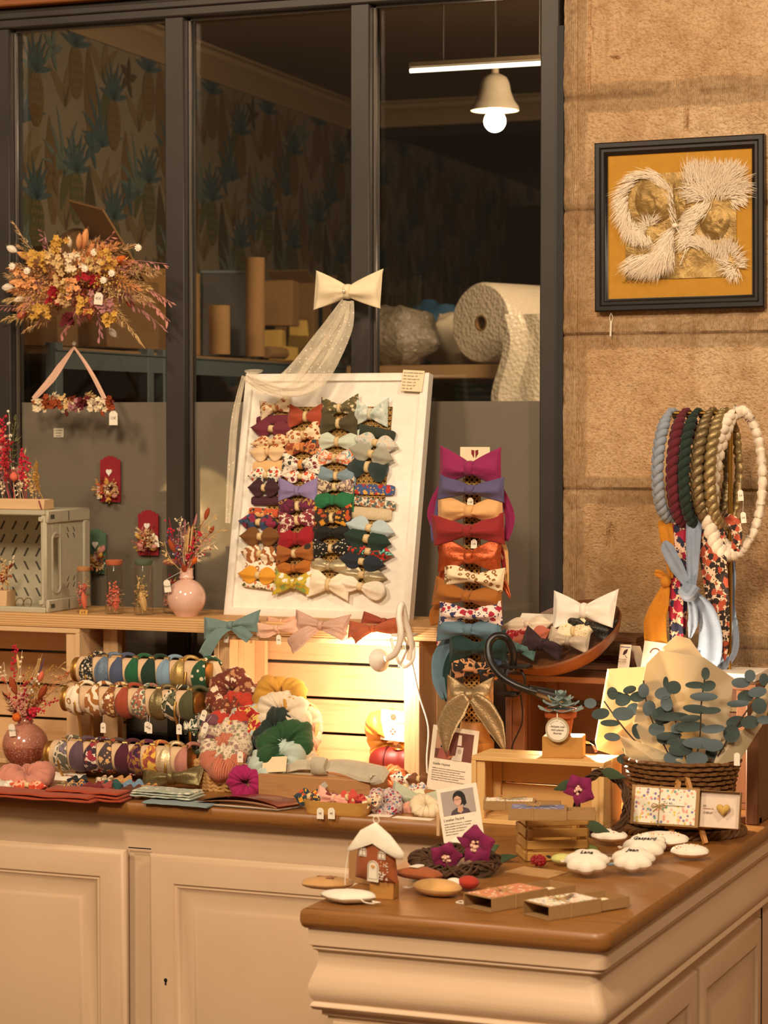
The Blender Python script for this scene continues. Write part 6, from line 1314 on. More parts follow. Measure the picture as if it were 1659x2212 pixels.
# --- booklet
q = T_(535, 1745); bk_ = thing('booklet', 'dark red softcover booklet lying open-edged on the worktop', 'booklet', (q.x, q.y + .02, CT), -.05)
def bookpage(z0, amp, mat_, nm, w_=.20, d_=.075, dx=0): m = M(); m.grid(lambda u, v_: ((u - .5) * w_ + dx + .03 * (v_ - .5), (v_ - .5) * d_, z0 + amp * math.sin(PI * u) ** .8 * (1 - .2 * v_)), 24, 4); m.grid(lambda u, v_: ((u - .5) * w_ + dx + .03 * (v_ - .5), (v_ - .5) * d_, z0 - .0018 + amp * math.sin(PI * u) ** .8 * (1 - .2 * v_)), 24, 4); m.build(nm, mat_, bk_)
bookpage(.004, .0, PAPER, 'back_pages'); bookpage(.008, .008, plain('e4b088', .6, name='page_peach'), 'page', dx=-.004); bookpage(.010, .016, plain('70140f', .3, name='red_cover', coat=.3), 'cover')
# --- folded cloths
def folded(label, cloth, px, py, w_, d_, h_, rz, layers=3, sd=0, name='folded_cloth'):
    q = T_(px, py); o = thing(name, label, 'folded cloth', (q.x, q.y, CT), rz); 
    for L_ in range(layers):
        m = M(); z0 = h_ * (L_ + .5) / layers; ww = w_ * (1 - .04 * L_); th = h_ / layers * .92
        def fn(u, v_):
            a = 2 * PI * v_; x = (u - .5) * ww; y = math.copysign(abs(math.cos(a)) ** .5, math.cos(a)) * d_ / 2 * (1 - .03 * L_); z = z0 + math.copysign(abs(math.sin(a)) ** .6, math.sin(a)) * th / 2
            return (x, y + .004 * noise.noise(V((u * 5, 1, sd + L_))), z + .35 * th * noise.noise(V((u * 6, y * 20, sd + L_))))
        m.grid(fn, 40, 16, cv=True, caps=True); m.build('fold', cloth, o, ang=170)
    return o
RUST = S_('gauze', 'a03c18')
folded('rust orange cotton scarf folded flat along the worktop edge, far left', RUST, 60, 1722, .36, .075, .015, -.0, 2, 1)
folded('rust orange cotton scarf roll folded over at its right end', RUST, 190, 1725, .20, .070, .022, -.02, 3, 5)
folded('dusty blue cloth lying under the pale flowered one', S_('solid', '7c8c90'), 392, 1737, .16, .07, .006, -.03, 1, 8)
folded('pale sage cloth with white flower print folded in three', S_('floral', 'a0a898', 'd8d4c0', 'b4b8a8', .8), 362, 1728, .155, .075, .016, -.04, 3, 9).location.z += .008
# --- cluster of small things in front of the rose vase
scrunchie('dusty pink gathered scrunchie lying before the rose vase', S_('solid', 'c4806c'), T_(58, 1682, .022), .042, .020, (.15, 0, 0), 31, .9)
scrunchie('grey white scrunchie at the far left edge of the worktop', S_('floral', 'c8c0b0', '807870', 'e0d8c8'), T_(10, 1692, .016), .026, .015, (.1, 0, 0), 32, .9)
bowat('orange and coral printed knot clip with a beige band', S_('abstract', 'd05028', 'e8b090', 'c83820'), T_(60, 1697, .018), .10, .024, -.7, 0, 0, 'leaf', BEIGEB)
o = flatcard('white_card', 'white card with a tiny red bow print beside the pink scrunchie', T_(140, 1680, .004), .085, .06, -.03, tilt=.25); m = M(); m.add([(.006, .012, .0012), (.016, .015, .0012), (.016, .006, .0012), (.006, .009, .0012), (-.004, .006, .0012), (-.004, .015, .0012)], [(0, 1, 2, 3), (0, 3, 4, 5)]); m.build('printed_bow', PINKINK, o, flat=True, recalc=False)
gk = 'elastic knot ties heaped in the middle of the left worktop'
for i, (x, y, c_, c2, lab) in enumerate([(168, 1688, '14141a', None, 'black knotted hair tie at the back'), (140, 1702, '343830', 'c8a060', 'dark multicoloured flowered hair tie'), (165, 1698, '1c3a60', 'c88838', 'navy and ochre printed hair tie'), (200, 1702, '701418', None, 'dark red knotted hair tie with gold bead'), (222, 1700, '9c4038', None, 'brick red hair tie next to the teal one'), (240, 1698, '1c4a48', None, 'teal knotted hair tie in the heap'), (225, 1688, '84684c', 'e0c8a8', 'leopard brown hair tie'), (265, 1688, 'c08c50', None, 'camel coloured knotted hair tie'), (288, 1697, '6c88a0', None, 'pale blue knotted hair tie'), (320, 1705, '7c4418', 'c89048', 'brown animal print hair tie'), (285, 1708, '5c2c18', None, 'chocolate hair tie before the blue one')]):
    cl = S_('solid', c_) if not c2 else S_('abstract', c_, c2, c_, 1.2); p = T_(x, y, .010); h_ = thing('hair_tie', lab, 'hair tie', p, rnd.uniform(-.5, .5), gk)
    m = M(); lobe(m, 1, .026, .018, 'leaf', .012, seed=i, X=TR(rx=-.9)); lobe(m, -1, .026, .016, 'leaf', .012, seed=i + 9, X=TR(rx=-.9)); knot(m, .008, .007, .009, X=TR(rx=-.9)); m.build('knot', cl, h_, ang=170)
    m = M(); m.tube([(.02 * math.cos(a), .016 * math.sin(a) + .012, -.004 + .002 * math.sin(3 * a)) for a in [2 * PI * k_ / 20 for k_ in range(20)]], .0013, 5, closed=True); m.build('elastic', BRASS if i % 3 == 0 else cl, h_)
o = thing('kraft_box', 'shallow kraft box lid under the printed scarf before the rack', 'box', T_(268, 1676)); m = M(); m.cbox((-.115, -.03, 0), (.115, .03, .014), .001); m.build('body', KRAFT, o)
sc = thing('printed_scarf', 'narrow red white and blue printed scarf twisted along the kraft box', 'scarf', T_(268, 1676, .015)); so = sc.location
def sp_(px, py, Y): return atY(px, py, Y) - so
m = M(); tailstrip(m, [sp_(176, 1664, 4.99), sp_(205, 1657, 4.98), sp_(235, 1662, 4.97), sp_(258, 1652, 4.97), sp_(285, 1668, 4.97), sp_(300, 1672, 4.97)], [.003, .010, .011, .011, .009, .004], th=.005, up=V((0, -.6, .8)), rip=.002); m.build('tail', S_('abstract', 'f0dcd4', 'b81c3c', '2c3c80', 1.3), sc, ang=170)
m = M(); tailstrip(m, [sp_(290, 1670, 4.97), sp_(330, 1666, 4.98), sp_(365, 1660, 4.99), sp_(400, 1655, 5.0), sp_(420, 1654, 5.0)], [.004, .008, .009, .011, .003], th=.005, up=V((0, -.6, .8)), rip=.002); m.build('tail', S_('abstract', 'e8c8b8', 'd8603c', 'a8c0d0', 1.3), sc, ang=170)
LM = S_('lame', '5c5234', '9c8c60')
bowat('large bronze metallic bow lying left of the basket', LM, T_(372, 1682, .026), .14, .055, -.7, -.15, 0, 'sq', None, None, T=.022)
# --- bows along the plank edge above the lit crate
def edgebow(label, cloth, px, py, Y, w_, h_, ry, tails, style='sq', T=None, rx=-.25):
    p = atY(px, py, Y); return bow('ribbon_bow', label, cloth, w_, h_, Matrix.Translation(p) @ Euler((rx, ry, 0)).to_matrix().to_4x4(), style, group='muslin bows along the plank edge', tails=[([Matrix.Rotation(-ry, 3, 'Y') @ (atY(*t_) - p) for t_ in tt_], ws) for tt_, ws in tails], T=T)
edgebow('sage teal muslin bow with a long tail hanging left of the lit crate', S_('gauze', '6c8480'), 500, 1352, 5.105, .13, .05, -.15, [([(500, 1352, 5.1), (478, 1368, 5.09), (460, 1395, 5.09), (448, 1420, 5.10)], [.010, .014, .017, .016]), ([(502, 1354, 5.1), (525, 1370, 5.09), (545, 1385, 5.09)], [.008, .014, .012])], rx=-.3)
edgebow('narrow peach muslin bow at the back of the plank edge', S_('gauze', 'e0a884'), 608, 1342, 5.14, .07, .022, -.05, [])
edgebow('peach pink muslin bow with a tag in the middle of the plank edge', S_('gauze', 'e4b498'), 598, 1358, 5.10, .095, .032, -.1, [([(600, 1360, 5.1), (580, 1368, 5.1), (562, 1368, 5.1)], [.006, .010, .010])])
edgebow('dusty pink gold-flecked muslin bow with a wide left tail', S_('glitter', 'c89c88', 'f0d8a0'), 694, 1352, 5.105, .12, .055, .05, [([(690, 1355, 5.1), (665, 1370, 5.09), (645, 1388, 5.09), (632, 1398, 5.1)], [.008, .016, .020, .020]), ([(698, 1356, 5.1), (725, 1368, 5.09), (748, 1378, 5.1)], [.008, .012, .011])])
edgebow('rust muslin bow at the right of the plank edge', S_('gauze', 'b05834'), 806, 1358, 5.105, .11, .038, -.1, [([(800, 1360, 5.1), (780, 1370, 5.09), (765, 1380, 5.1)], [.008, .014, .016])])
edgebow('dark terracotta bow on the plank behind the rust one', S_('gauze', '944028'), 830, 1342, 5.17, .10, .030, .08, [([(835, 1344, 5.17), (865, 1348, 5.17), (885, 1352, 5.17)], [.008, .010, .006])])
q = atY(602, 1382, 5.10); t_ = thing('price_tag', 'white tag hanging below the peach muslin bow', 'price tag', q); pricetag(t_, (0, 0, 0), .012, .022, txt='10€', string=[(0, .0, .024)])
q = atY(489, 1378, 5.11); t_ = thing('price_tag', 'white tag beside the sage bow tail at the crate\'s left post', 'price tag', q, 0, None); pricetag(t_, (0, 0, 0), .012, .022, ry=.1, txt='10€')
q = atY(840, 1348, 5.14); m = M(); m.ell((0, 0, 0), (.010, .006, .004), 12, 6); m.ell((.014, 0, 0), (.006, .004, .004), 10, 6); tag(m.build('gold_clip', BRASS, loc=q), 'small gold clip on the terracotta bow', 'clip')
# ================================================================== upright cane stand with big bows
YS = 5.06; sx = atY(1020, 1200, YS).x; zs1 = atY(1020, 1000, YS).z
ST = thing('bow_stand', 'tall narrow cane stand with a turned wooden foot, covered in big bows', 'display stand', (sx, YS, CT))
m = canemesh(-.018, .018, .12, zs1 - CT, .012); m.build('cane_strip', cc, ST); m = M(); m.box((0, .004, (zs1 - CT + .12) / 2), (.036, .004, zs1 - CT - .12)); m.build('backing_board', plain('3a2815', .9, name='dark_backing'), ST)
m = M(); m.lathe([(.0, 0), (.045, 0), (.045, .09), (.041, .10), (.045, .11), (.045, .125), (.036, .135), (.030, .17), (.0, .17)], 32, c=(0, .015, 0)); m.build('wooden_foot', wood('a87438', '805020', 'Z', 1, .5, 'foot_wood', False), ST)
q = atY(1022, 985, YS); c_ = card('bow_card', 'cream card with a dark red bow tie print behind the magenta bow', q - V((0, -.01, .035)), .072, .055, (-.03, 0, -.05), 'card', mat_=plain('ecd8b4', .8, name='cream_paper'))
m = M(); 
for sg in (-1, 1): m.add([(sg * .001, -.0004, .047), (sg * .008, -.0004, .049), (sg * .0085, -.0004, .040), (sg * .002, -.0004, .030)], [(0, 1, 2, 3)])
m.build('printed_bow', plain('7c1c18', .8, name='dark_red_print'), c_, flat=True, recalc=False)
gs = 'big bows stacked down the cane stand'
FR = 920.
for i, (x, y, w_, h_, ry, cl, lab, st, tl) in enumerate([
 (1016, 1012, 120, 70, .02, S_('solid', '8c1850'), 'magenta bow at the top of the cane stand, long tails', 'sq', [([(970, 1030), (945, 1070), (932, 1110), (940, 1150)], [8, 10, 10, 4]), ([(1062, 1030), (1088, 1075), (1102, 1120), (1092, 1168)], [8, 10, 11, 6])]),
 (1018, 1058, 128, 44, .03, S_('solid', '554e74'), 'slate purple bow second from the top with a left tail', 'sq', [([(975, 1060), (950, 1080), (942, 1120), (936, 1172)], [8, 13, 13, 4])]),
 (1016, 1104, 126, 58, .0, S_('solid', 'dca86c'), 'sand beige bow third from the top of the stand', 'sq', [([(1070, 1140), (1088, 1190), (1096, 1265)], [6, 9, 3])]),
 (1012, 1147, 140, 56, -.04, S_('solid', '8c1c1c'), 'dark red bow fourth from the top of the stand', 'sq', [([(965, 1160), (955, 1185), (960, 1215)], [9, 10, 5]), ([(1060, 1170), (1085, 1195), (1090, 1230)], [9, 10, 4])]),
 (1015, 1202, 122, 66, .0, S_('lame', 'a83c18', 'd06c3c'), 'metallic orange bow in the upper middle of the stand', 'sq', [([(980, 1215), (958, 1240), (950, 1275), (950, 1295)], [9, 10, 8, 4]), ([(1070, 1240), (1090, 1265), (1102, 1292)], [6, 8, 2])]),
 (1024, 1248, 116, 44, .10, S_('leopard', 'ecd8b0', '8c5c24', 'ecd8b0', .9), 'leopard print bow between the orange and caramel bows', 'sq', []),
 (1010, 1288, 134, 52, .08, S_('solid', '9c5c18'), 'caramel brown bow with a square left tail', 'sq', [([(960, 1300), (940, 1325), (942, 1350)], [10, 13, 12])]),
 (1017, 1327, 122, 44, -.02, S_('floral', 'f0d4c8', 'a81c34', '2c2c5c', .8), 'pink and red flowered bow low on the stand', 'sq', [([(965, 1340), (952, 1370), (950, 1395)], [8, 9, 6]), ([(1072, 1345), (1078, 1375), (1080, 1400)], [8, 8, 6])]),
 (1014, 1360, 124, 54, .02, S_('solid', '5c7888'), 'slate blue bow with a long left tail', 'sq', [([(975, 1375), (950, 1420), (950, 1470), (962, 1510)], [10, 16, 16, 8])]),
 (1032, 1400, 110, 56, -.06, S_('solid', '0c302c'), 'dark teal bow near the black gooseneck lamp', 'sq', [([(985, 1400), (970, 1430), (962, 1475), (966, 1515)], [8, 9, 9, 5])]),
 (1036, 1444, 112, 54, .04, S_('abstract', '141210', 'c88c5c', '303c58', .7), 'black bow with peach bird motifs', 'sq', [])]):
    p = atY(x, y, YS - .030 - .003 * (i % 2)); s_ = 1 / FR
    bow('ribbon_bow', lab, cl, w_ * s_, h_ * s_ * 1.08, Matrix.Translation(p) @ Euler((0, ry, 0)).to_matrix().to_4x4(), st, group=gs, T=.022, kw=.017, tails=[([Matrix.Rotation(-ry, 3, 'Y') @ (atY(a, b, YS - .012 + .01 * (j > 0)) - p) for j, (a, b) in enumerate(pp)], [q_ * s_ for q_ in ws]) for pp, ws in tl])
CH = S_('lame', '8c7450', 'b89c74')
p = atY(1016, 1500, YS - .045); m_ = []
bow('ribbon_bow', 'champagne satin bow with two long pointed tails at the foot of the stand', CH, .098, .070, Matrix.Translation(p), 'sq', T=.024, kw=.018, group=gs, tails=[([atY(a, b, 4.965) - p for a, b in ((1008, 1505), (985, 1530), (965, 1570), (963, 1628))], [.012, .026, .024, .002]), ([atY(a, b, 4.965) - p for a, b in ((1022, 1505), (1045, 1530), (1070, 1570), (1090, 1622))], [.012, .024, .022, .002])])
for x, y in ((1016, 1085), (1024, 1175)):
    q = atY(x, y, YS - .032); t_ = thing('price_tag', 'white tag showing ' + ('above the sand beige bow' if y < 1100 else 'above the metallic orange bow') + ' on the cane stand', 'price tag', q); pricetag(t_, (0, 0, 0), .014, .02, txt='12€')
# ================================================================== framed feather picture on the stone
q1 = atY(1285, 674, 5.43); q2 = atY(1651, 672, 5.43); q3 = atY(1293, 308, 5.43)
PW = (q2.x - q1.x); PH = q3.z - q1.z
PF = thing('framed_picture', 'square black framed feather picture on ochre mount hanging on the sandstone wall', 'picture', (q1.x, 5.43, q1.z)); PF.rotation_euler = (-.02, -.012, 0)
BF = plain('17110d', .35, name='black_wood_frame')
m = M(); m.rings(0, PW, 0, PH, [(0, .025), (0, 0), (.003, -.003), (.012, -.003), (.016, .001), (.022, .001), (.026, .006), (.030, .008)], cap=False); m.build('frame', BF, PF)
OCH = plain('b98528', .9, name='ochre_mount'); m = M(); m.box((PW / 2, .014, PH / 2), (PW - .05, .004, PH - .05)); m.build('mount', OCH, PF)
t = NT('crumpled_gold', .45, .5); v = t.co(); n_ = t.noise(v, 16, 5, .6, .5); t.col(t.ramp(n_, [(.3, '745828'), (.6, 'a8874c'), (.8, 'c8ac78')])); t.nor(t.bump(n_, .9, .008)); CG = t.m
def pp(px, py, dy=0): p = atY(px, py, 5.438); return V((p.x - q1.x, .008 + dy, p.z - q1.z))
a = pp(1352, 606); b = pp(1592, 368); m = M(); m.grid(lambda u, v_: (a.x + (b.x - a.x) * u, .010 - .003 * abs(noise.noise(V((u * 5, v_ * 5, 2)))), a.z + (b.z - a.z) * v_), 30, 30); m.build('gold_leaf_sheet', CG, PF)
for (cx, cy, rx, rz) in ((1418, 432, 46, 50), (1545, 482, 32, 38), (1470, 440, 22, 50)):
    c = pp(cx, cy); m = M(); m.grid(lambda u, v_: (c.x + rx / 918 * v_ * math.cos(2 * PI * u), .008 - .010 * (1 - v_ * v_) - .003 * noise.noise(V((math.cos(2 * PI * u) * v_ * 4, math.sin(2 * PI * u) * v_ * 4, cx))), c.z + rz / 918 * v_ * math.sin(2 * PI * u)), 30, 8, cu=True); m.build('crumpled_gold_disc', CG, PF)
FEA = plain('f0dfc4', .8, name='ivory_feather')
def feathers(path, dirs, lens, n, sd, w_=.0006, wid=.01):
    rr = random.Random(sd); m = M(); path = [pp(*p) for p in path]; L = len(path) - 1
    for i in range(n):
        t_ = rr.random() * L; j = min(int(t_), L - 1); f = t_ - j; p = path[j].lerp(path[j + 1], f); a0 = dirs[j] * (1 - f) + dirs[j + 1] * f + rr.gauss(0, .16); l_ = (lens[j] * (1 - f) + lens[j + 1] * f) * rr.uniform(.5, .95) / 918
        d = V((math.cos(a0), -.15 - .25 * rr.random(), math.sin(a0))); s_ = V((-math.sin(a0), 0, math.cos(a0))); p = p + V((rr.uniform(-1, 1) * wid, -.004 * rr.random(), rr.uniform(-1, 1) * wid)); e = p + d * l_; mid = p.lerp(e, .45) + V((0, -.002, 0))
        m.add([p - s_ * w_ * .5, p + s_ * w_ * .5, mid + s_ * w_, e, mid - s_ * w_], [(0, 1, 2, 3, 4)])
    return m
R_ = math.radians
for pth, dr, ln, n_, sd, wd_ in [
 ([(1462, 485), (1450, 420), (1420, 380), (1385, 378), (1355, 410), (1350, 455), (1362, 500), (1400, 515)], [R_(110), R_(120), R_(160), R_(190), R_(215), R_(235), R_(262), R_(290)], [22, 26, 34, 42, 46, 44, 38, 26], 950, 1, .008),
 ([(1352, 440), (1362, 480), (1385, 505), (1410, 480)], [R_(250), R_(275), R_(300), R_(10)], [46, 44, 40, 30], 350, 2, .008),
 ([(1458, 492), (1448, 520), (1425, 545)], [R_(225), R_(235), R_(240)], [60, 95, 70], 330, 3, .006), ([(1452, 510), (1435, 545), (1400, 560)], [R_(262), R_(250), R_(200)], [90, 75, 70], 520, 4, .010), ([(1445, 540), (1410, 560), (1375, 560)], [R_(285), R_(255), R_(215)], [55, 60, 50], 400, 5, .012),
 ([(1490, 372), (1530, 370), (1575, 370), (1600, 375)], [R_(120), R_(95), R_(80), R_(50)], [24, 24, 24, 26], 420, 6, .010), ([(1492, 385), (1540, 400), (1590, 395)], [R_(100), R_(70), R_(20)], [40, 45, 45], 520, 7, .020), ([(1500, 420), (1550, 420), (1595, 410)], [R_(200), R_(60), R_(-20)], [40, 45, 42], 620, 8, .020),
 ([(1575, 400), (1600, 420), (1590, 440)], [R_(0), R_(-20), R_(-40)], [30, 26, 26], 240, 9, .012), ([(1530, 440), (1505, 465), (1490, 495), (1485, 525)], [R_(250), R_(200), R_(215), R_(230)], [36, 30, 28, 26], 620, 10, .014),
 ([(1490, 520), (1525, 535), (1560, 560), (1590, 595)], [R_(190), R_(120), R_(60), R_(300)], [28, 26, 28, 22], 620, 11, .012), ([(1560, 540), (1585, 545), (1598, 575)], [R_(100), R_(60), R_(-20)], [28, 26, 22], 260, 12, .010)]:
    feathers(pth, dr, ln, n_, sd, wid=wd_).build('feather_cluster', FEA, PF)
m = M(); c = pp(1462, 490, -.012); m.ell(c, (.008, .006, .006), 10, 6); m.tube(smooth([c, pp(1478, 520, -.008), pp(1482, 545, -.006), pp(1470, 575, -.004)]), .0014, 5); m.build('thread_knot', FEA, PF)
m = M(); rr = random.Random(2)
for i in range(26): m.ell(pp(1430 + rr.random() * 60, 500 + rr.random() * 80, -.004), .0012, 6, 4)
m.build('tiny_beads', PAPER, PF)
m = M(); m.tube([pp(1345 + i * 3.2, 609 + 3 * math.sin(i * 2.1), -.0006) for i in range(20)], .0005, 4); m.build('signature', plain('5a4020', .8, name='signature_ink'), PF)
m = M(); q = atY(1320, 676, 5.44) - PF.location; m.tube(smooth([q, q + V((-.004, 0, -.012)), q + V((0, 0, -.02)), q + V((.004, 0, -.012)), q]), .0007, 5); m.tube([q + V((0, 0, -.02)), q + V((-.001, -.002, -.055))], .0022, 6); m.build('hanging_string', PAPER, PF)
m = M(); m.tube([atY(1465, 0, 5.455) - PF.location, atY(1392, 305, 5.455) - PF.location], .0005, 4); m.tube([atY(1493, 0, 5.455) - PF.location, atY(1560, 300, 5.455) - PF.location], .0005, 4); m.build('nylon_wire', plain('b08050', .5, name='wire'), PF)
# ================================================================== headband stand on the dark crate
YB = 5.24; CZ = ztop                                             # top of the big dark crate
xb0 = atY(1425, 1130, YB).x; xb1 = atY(1600, 1130, YB).x; zb_lo = atY(1500, 1124, YB).z; zb_hi = atY(1500, 893, YB).z
px_pole = (atY(1585, 1430, YB + .04)).x
HS = thing('jewellery_stand', 'brass T stand with two bars on a white base holding braided headbands and scarves', 'display stand', (px_pole, YB, CZ))
bw0 = atY(1492, 1450, 5.16).x - px_pole; bw1 = atY(1632, 1450, 5.16).x - px_pole
m = M(); m.cbox((bw0, -.08, 0), (bw1, .06, .018), .002); m.build('base', WHITEP, HS)
m = M(); m.tube([(0, 0, .018), (0, 0, zb_hi - CZ + .0)], .005, 10); m.build('pole', BRASS, HS)
for z in (zb_lo, zb_hi): m = M(); x0__ = xb0 - px_pole + (.02 if z > 1.3 else 0); m.cyl((x0__, 0, z - CZ), (xb1 - px_pole, 0, z - CZ), .0055, n=12); m.ell((x0__ - .003, 0, z - CZ), .010 if z < 1.3 else .006, 12, 8); m.build('bar', BRASS, HS)
def braid_loop(label, cloth, cx, hang_z, hh, ww, yaw, r, Y=YB, thin=.55, sd=0, tilt=0):
    """closed headband hanging on the upper bar; braided on the front side, gathered on the back"""
    o = thing('braided_headband', label, 'headband', (cx, Y, hang_z), (0, tilt, yaw), 'braided headbands hanging on the upper bar')
    def loop(a): return V((math.sin(a) * ww * (1 - .10 * math.cos(a)), 0, -hh + hh * math.cos(a)))      # a=0 top
    A0, A1 = -.25, -math.radians(205)                                          # front arc (goes to -x side)
    nb = 13
    for s_ in range(3):
        m = M(); pts = []; rad = []
        for i in range(nb * 9 + 1):
            t_ = i / (nb * 9); a = A0 + (A1 - A0) * t_; p = loop(a); d = (loop(a - .01) - loop(a + .01)).normalized(); n_ = V((-d.z, 0, d.x)); bq_ = V((0, 1, 0)); ph = 2 * PI * nb * t_ / 2 + s_ * 2 * PI / 3
            w_ = r * min(1, .55 + 3 * t_, .55 + 3 * (1 - t_)); pts.append(p + n_ * 0 + (bq_ * .75 + n_ * .66) * (math.sin(ph) * w_ * .85) + (n_ * .75 - bq_ * .66) * (math.sin(2 * ph) * w_ * .42)); rad.append(w_ * .78 * (1 + .12 * math.sin(ph * 2)))
        m.tube(pts, rad, 8); m.build('braid_strand', cloth, o, ang=170)
    m = M(); pts = []; rad = []
    for i in range(90): t_ = i / 89; a = A0 + .05 + (A1 + 2 * PI - A0 - .1) * t_; pts.append(loop(a) + V((0, .002 * math.sin(i), 0))); rad.append(r * thin * (1 + .16 * math.sin(i * 1.3 + sd) + .08 * math.sin(i * 2.9)))
    m.tube(pts, rad, 8, flat=1.7); m.build('gathered_band', cloth, o, ang=170); return o
for cx_px, top, bot, hw_, yaw, r, cl, lab, sd in [
 (1452, 893, 1122, 44, 1.25, .0115, S_('solid', '8c94a0'), 'blue grey braided headband, leftmost on the upper bar', 1),
 (1482, 882, 1118, 42, 1.25, .0115, S_('solid', '5c0a1e'), 'burgundy braided headband on the upper bar', 2),
 (1508, 880, 1120, 44, 1.25, .0115, S_('solid', '12281c'), 'dark green braided headband on the upper bar', 3),
 (1540, 882, 1118, 48, 1.2, .0125, S_('lame', '6c5838', '94805c'), 'dull bronze metallic braided headband behind the brighter one', 4),
 (1566, 880, 1120, 46, 1.15, .0125, S_('lame', '84704a', 'b09868'), 'bright bronze metallic braided headband beside the white one', 5),
 (1600, 876, 1176, 56, .40, .0155, S_('solid', 'ecdcc4'), 'large ivory braided headband, nearest and furthest right', 6)]:
    c = atY(cx_px, top + 10, YB); s_ = 1 / 955; fc = .926 * math.cos(yaw) + .376 * math.sin(yaw)
    o = braid_loop(lab, cl, c.x, zb_hi + .004, (bot - top) / 2 * s_, hw_ * s_ / max(fc, .3) * (1 if yaw < 1 else .8), yaw, r, thin=.5 if sd < 6 else .62, sd=sd, tilt=.06 if sd == 6 else .02)
for x, y, lab in ((1600, 1070, 'white tag on the string between bronze and ivory headbands'), (1606, 1118, 'lower white tag hanging inside the ivory headband')):
    q = atY(x, y, YB - .06); t_ = thing('price_tag', lab, 'price tag', q); pricetag(t_, (0, 0, 0), .012, .024, ry=-.1, txt='25€', string=[(.004, 0, .04)])
gsf = 'scarf headbands draped over the lower bar'
def drape(label, cloth, parts, rip=.003, th=.004):
    o = thing('scarf_headband', label, 'scarf', atY(parts[0][0][0][0], parts[0][0][0][1], YB), 0, gsf)
    for pts, ws in parts:
        m = M(); tailstrip(m, [atY(x, y, YB + dy) - o.location for x, y, dy in pts], [w_ / 955 for w_ in ws], th=th, rip=rip, seed=len(pts), nc=10); m.build('band', cloth, o, ang=170)
    return o
OC = S_('gauze', 'bc7810'); BLU = S_('gauze', '8490a4'); FL1 = S_('dense', 'f0c8a8', 'a81c3c', '2c2c48', .75); FL2 = S_('dense', 'e8c8a8', 'b44c30', '2c1c18', 1.05)
o = drape('ochre yellow muslin scarf knotted halfway, leftmost on the lower bar', OC, [([(1436, 1124, -.02), (1440, 1160, -.03), (1447, 1210, -.03), (1448, 1250, -.03)], [16, 16, 10, 6]), ([(1445, 1255, -.03), (1425, 1240, -.035), (1414, 1236, -.04)], [6, 10, 5]), ([(1440, 1262, -.03), (1428, 1300, -.035), (1415, 1345, -.03), (1418, 1400, -.03)], [7, 18, 26, 26]), ([(1436, 1124, .02), (1450, 1180, .03), (1450, 1250, .03), (1445, 1320, .02)], [14, 14, 10, 8])])
m = M(); m.ell(atY(1438, 1256, YB - .035) - o.location, (.013, .010, .013), 14, 10); m.build('knot', OC, o)
o = drape('pale peach scarf with crimson flowers, second on the lower bar', FL1, [([(1466, 1122, -.015), (1465, 1200, -.02), (1460, 1300, -.02), (1462, 1400, -.02)], [17, 18, 17, 15]), ([(1466, 1122, .02), (1470, 1220, .03), (1474, 1330, .03), (1474, 1390, .02)], [16, 16, 10, 6])])
o = drape('light blue muslin scarf with a big knot looping down to the crate', BLU, [([(1500, 1117, -.02), (1497, 1180, -.045), (1495, 1240, -.05), (1492, 1275, -.05)], [18, 16, 13, 9]), ([(1490, 1270, -.05), (1462, 1225, -.055), (1442, 1185, -.055), (1437, 1168, -.055)], [8, 15, 14, 3]), ([(1490, 1285, -.055), (1497, 1320, -.06), (1496, 1350, -.06), (1490, 1378, -.06)], [8, 11, 12, 3]), ([(1498, 1285, -.05), (1525, 1320, -.05), (1535, 1370, -.05), (1530, 1420, -.05), (1512, 1432, -.05)], [10, 20, 26, 28, 24]), ([(1512, 1434, -.045), (1545, 1436, -.02), (1575, 1415, .0), (1585, 1385, .01), (1582, 1340, .02)], [24, 22, 14, 12, 12]), ([(1500, 1117, .02), (1560, 1160, .04), (1578, 1230, .04), (1576, 1300, .04), (1582, 1350, .03)], [16, 14, 12, 12, 12])])
m = M(); m.ell(atY(1488, 1280, YB - .06) - o.location, (.022, .018, .021), 18, 12); m.tube(smooth([atY(1472, 1275, YB - .075) - o.location, atY(1488, 1288, YB - .085) - o.location, atY(1505, 1268, YB - .075) - o.location]), .010, 8); m.build('knot', BLU, o)
o = drape('dense orange flowered scarf ending in a point, rightmost on the lower bar', FL2, [([(1536, 1120, -.02), (1540, 1200, -.03), (1550, 1290, -.03), (1562, 1370, -.03), (1566, 1428, -.03)], [28, 30, 26, 14, 1]), ([(1536, 1118, .02), (1552, 1200, .03), (1566, 1300, .03), (1568, 1400, .02)], [24, 20, 12, 2]), ([(1565, 1122, -.01), (1585, 1130, -.02), (1592, 1160, -.02), (1588, 1190, -.02)], [14, 14, 12, 9])])
# cards on the crate top
q = atY(1350, 1448, 5.19); tc = thing('tent_card', 'small white tent card with a dark print and blue borders on the crate', 'card', (q.x, 5.17, CZ)); m = M(); a_ = R_(20)
m.cbox((-.014, 0, 0), (.014, .0006, .072), .0002, X=TR((0, 0, 0), rx=-.25, rz=-.15) ); m.build('front_leaf', PAPER, tc)
m = M(); m.cbox((-.014, 0, 0), (.014, .0006, .074), .0002, X=TR((.03, .07, 0), rx=.48, rz=-.35)); m.build('back_leaf', PAPER, tc)
m = M(); 
for z in (.006, .066): m.box((0, -.0004, z), (.024, .0003, .0016), X=TR(rx=-.25, rz=-.15))
m.build('border_print', plain('4c4470', .8, name='violet_ink'), tc)
m = M(); m.leaf((-.004, -.001, .048), (.006, -.001, .062), .004, V((0, -1, 0))); m.tube([(-.002, -.001, .052), (.004, -.001, .044), (.007, -.001, .042)], .0005, 4); m.build('printed_hair', plain('3c2018', .8, name='brown_ink'), tc, mw=TR(rx=-.25, rz=-.15))
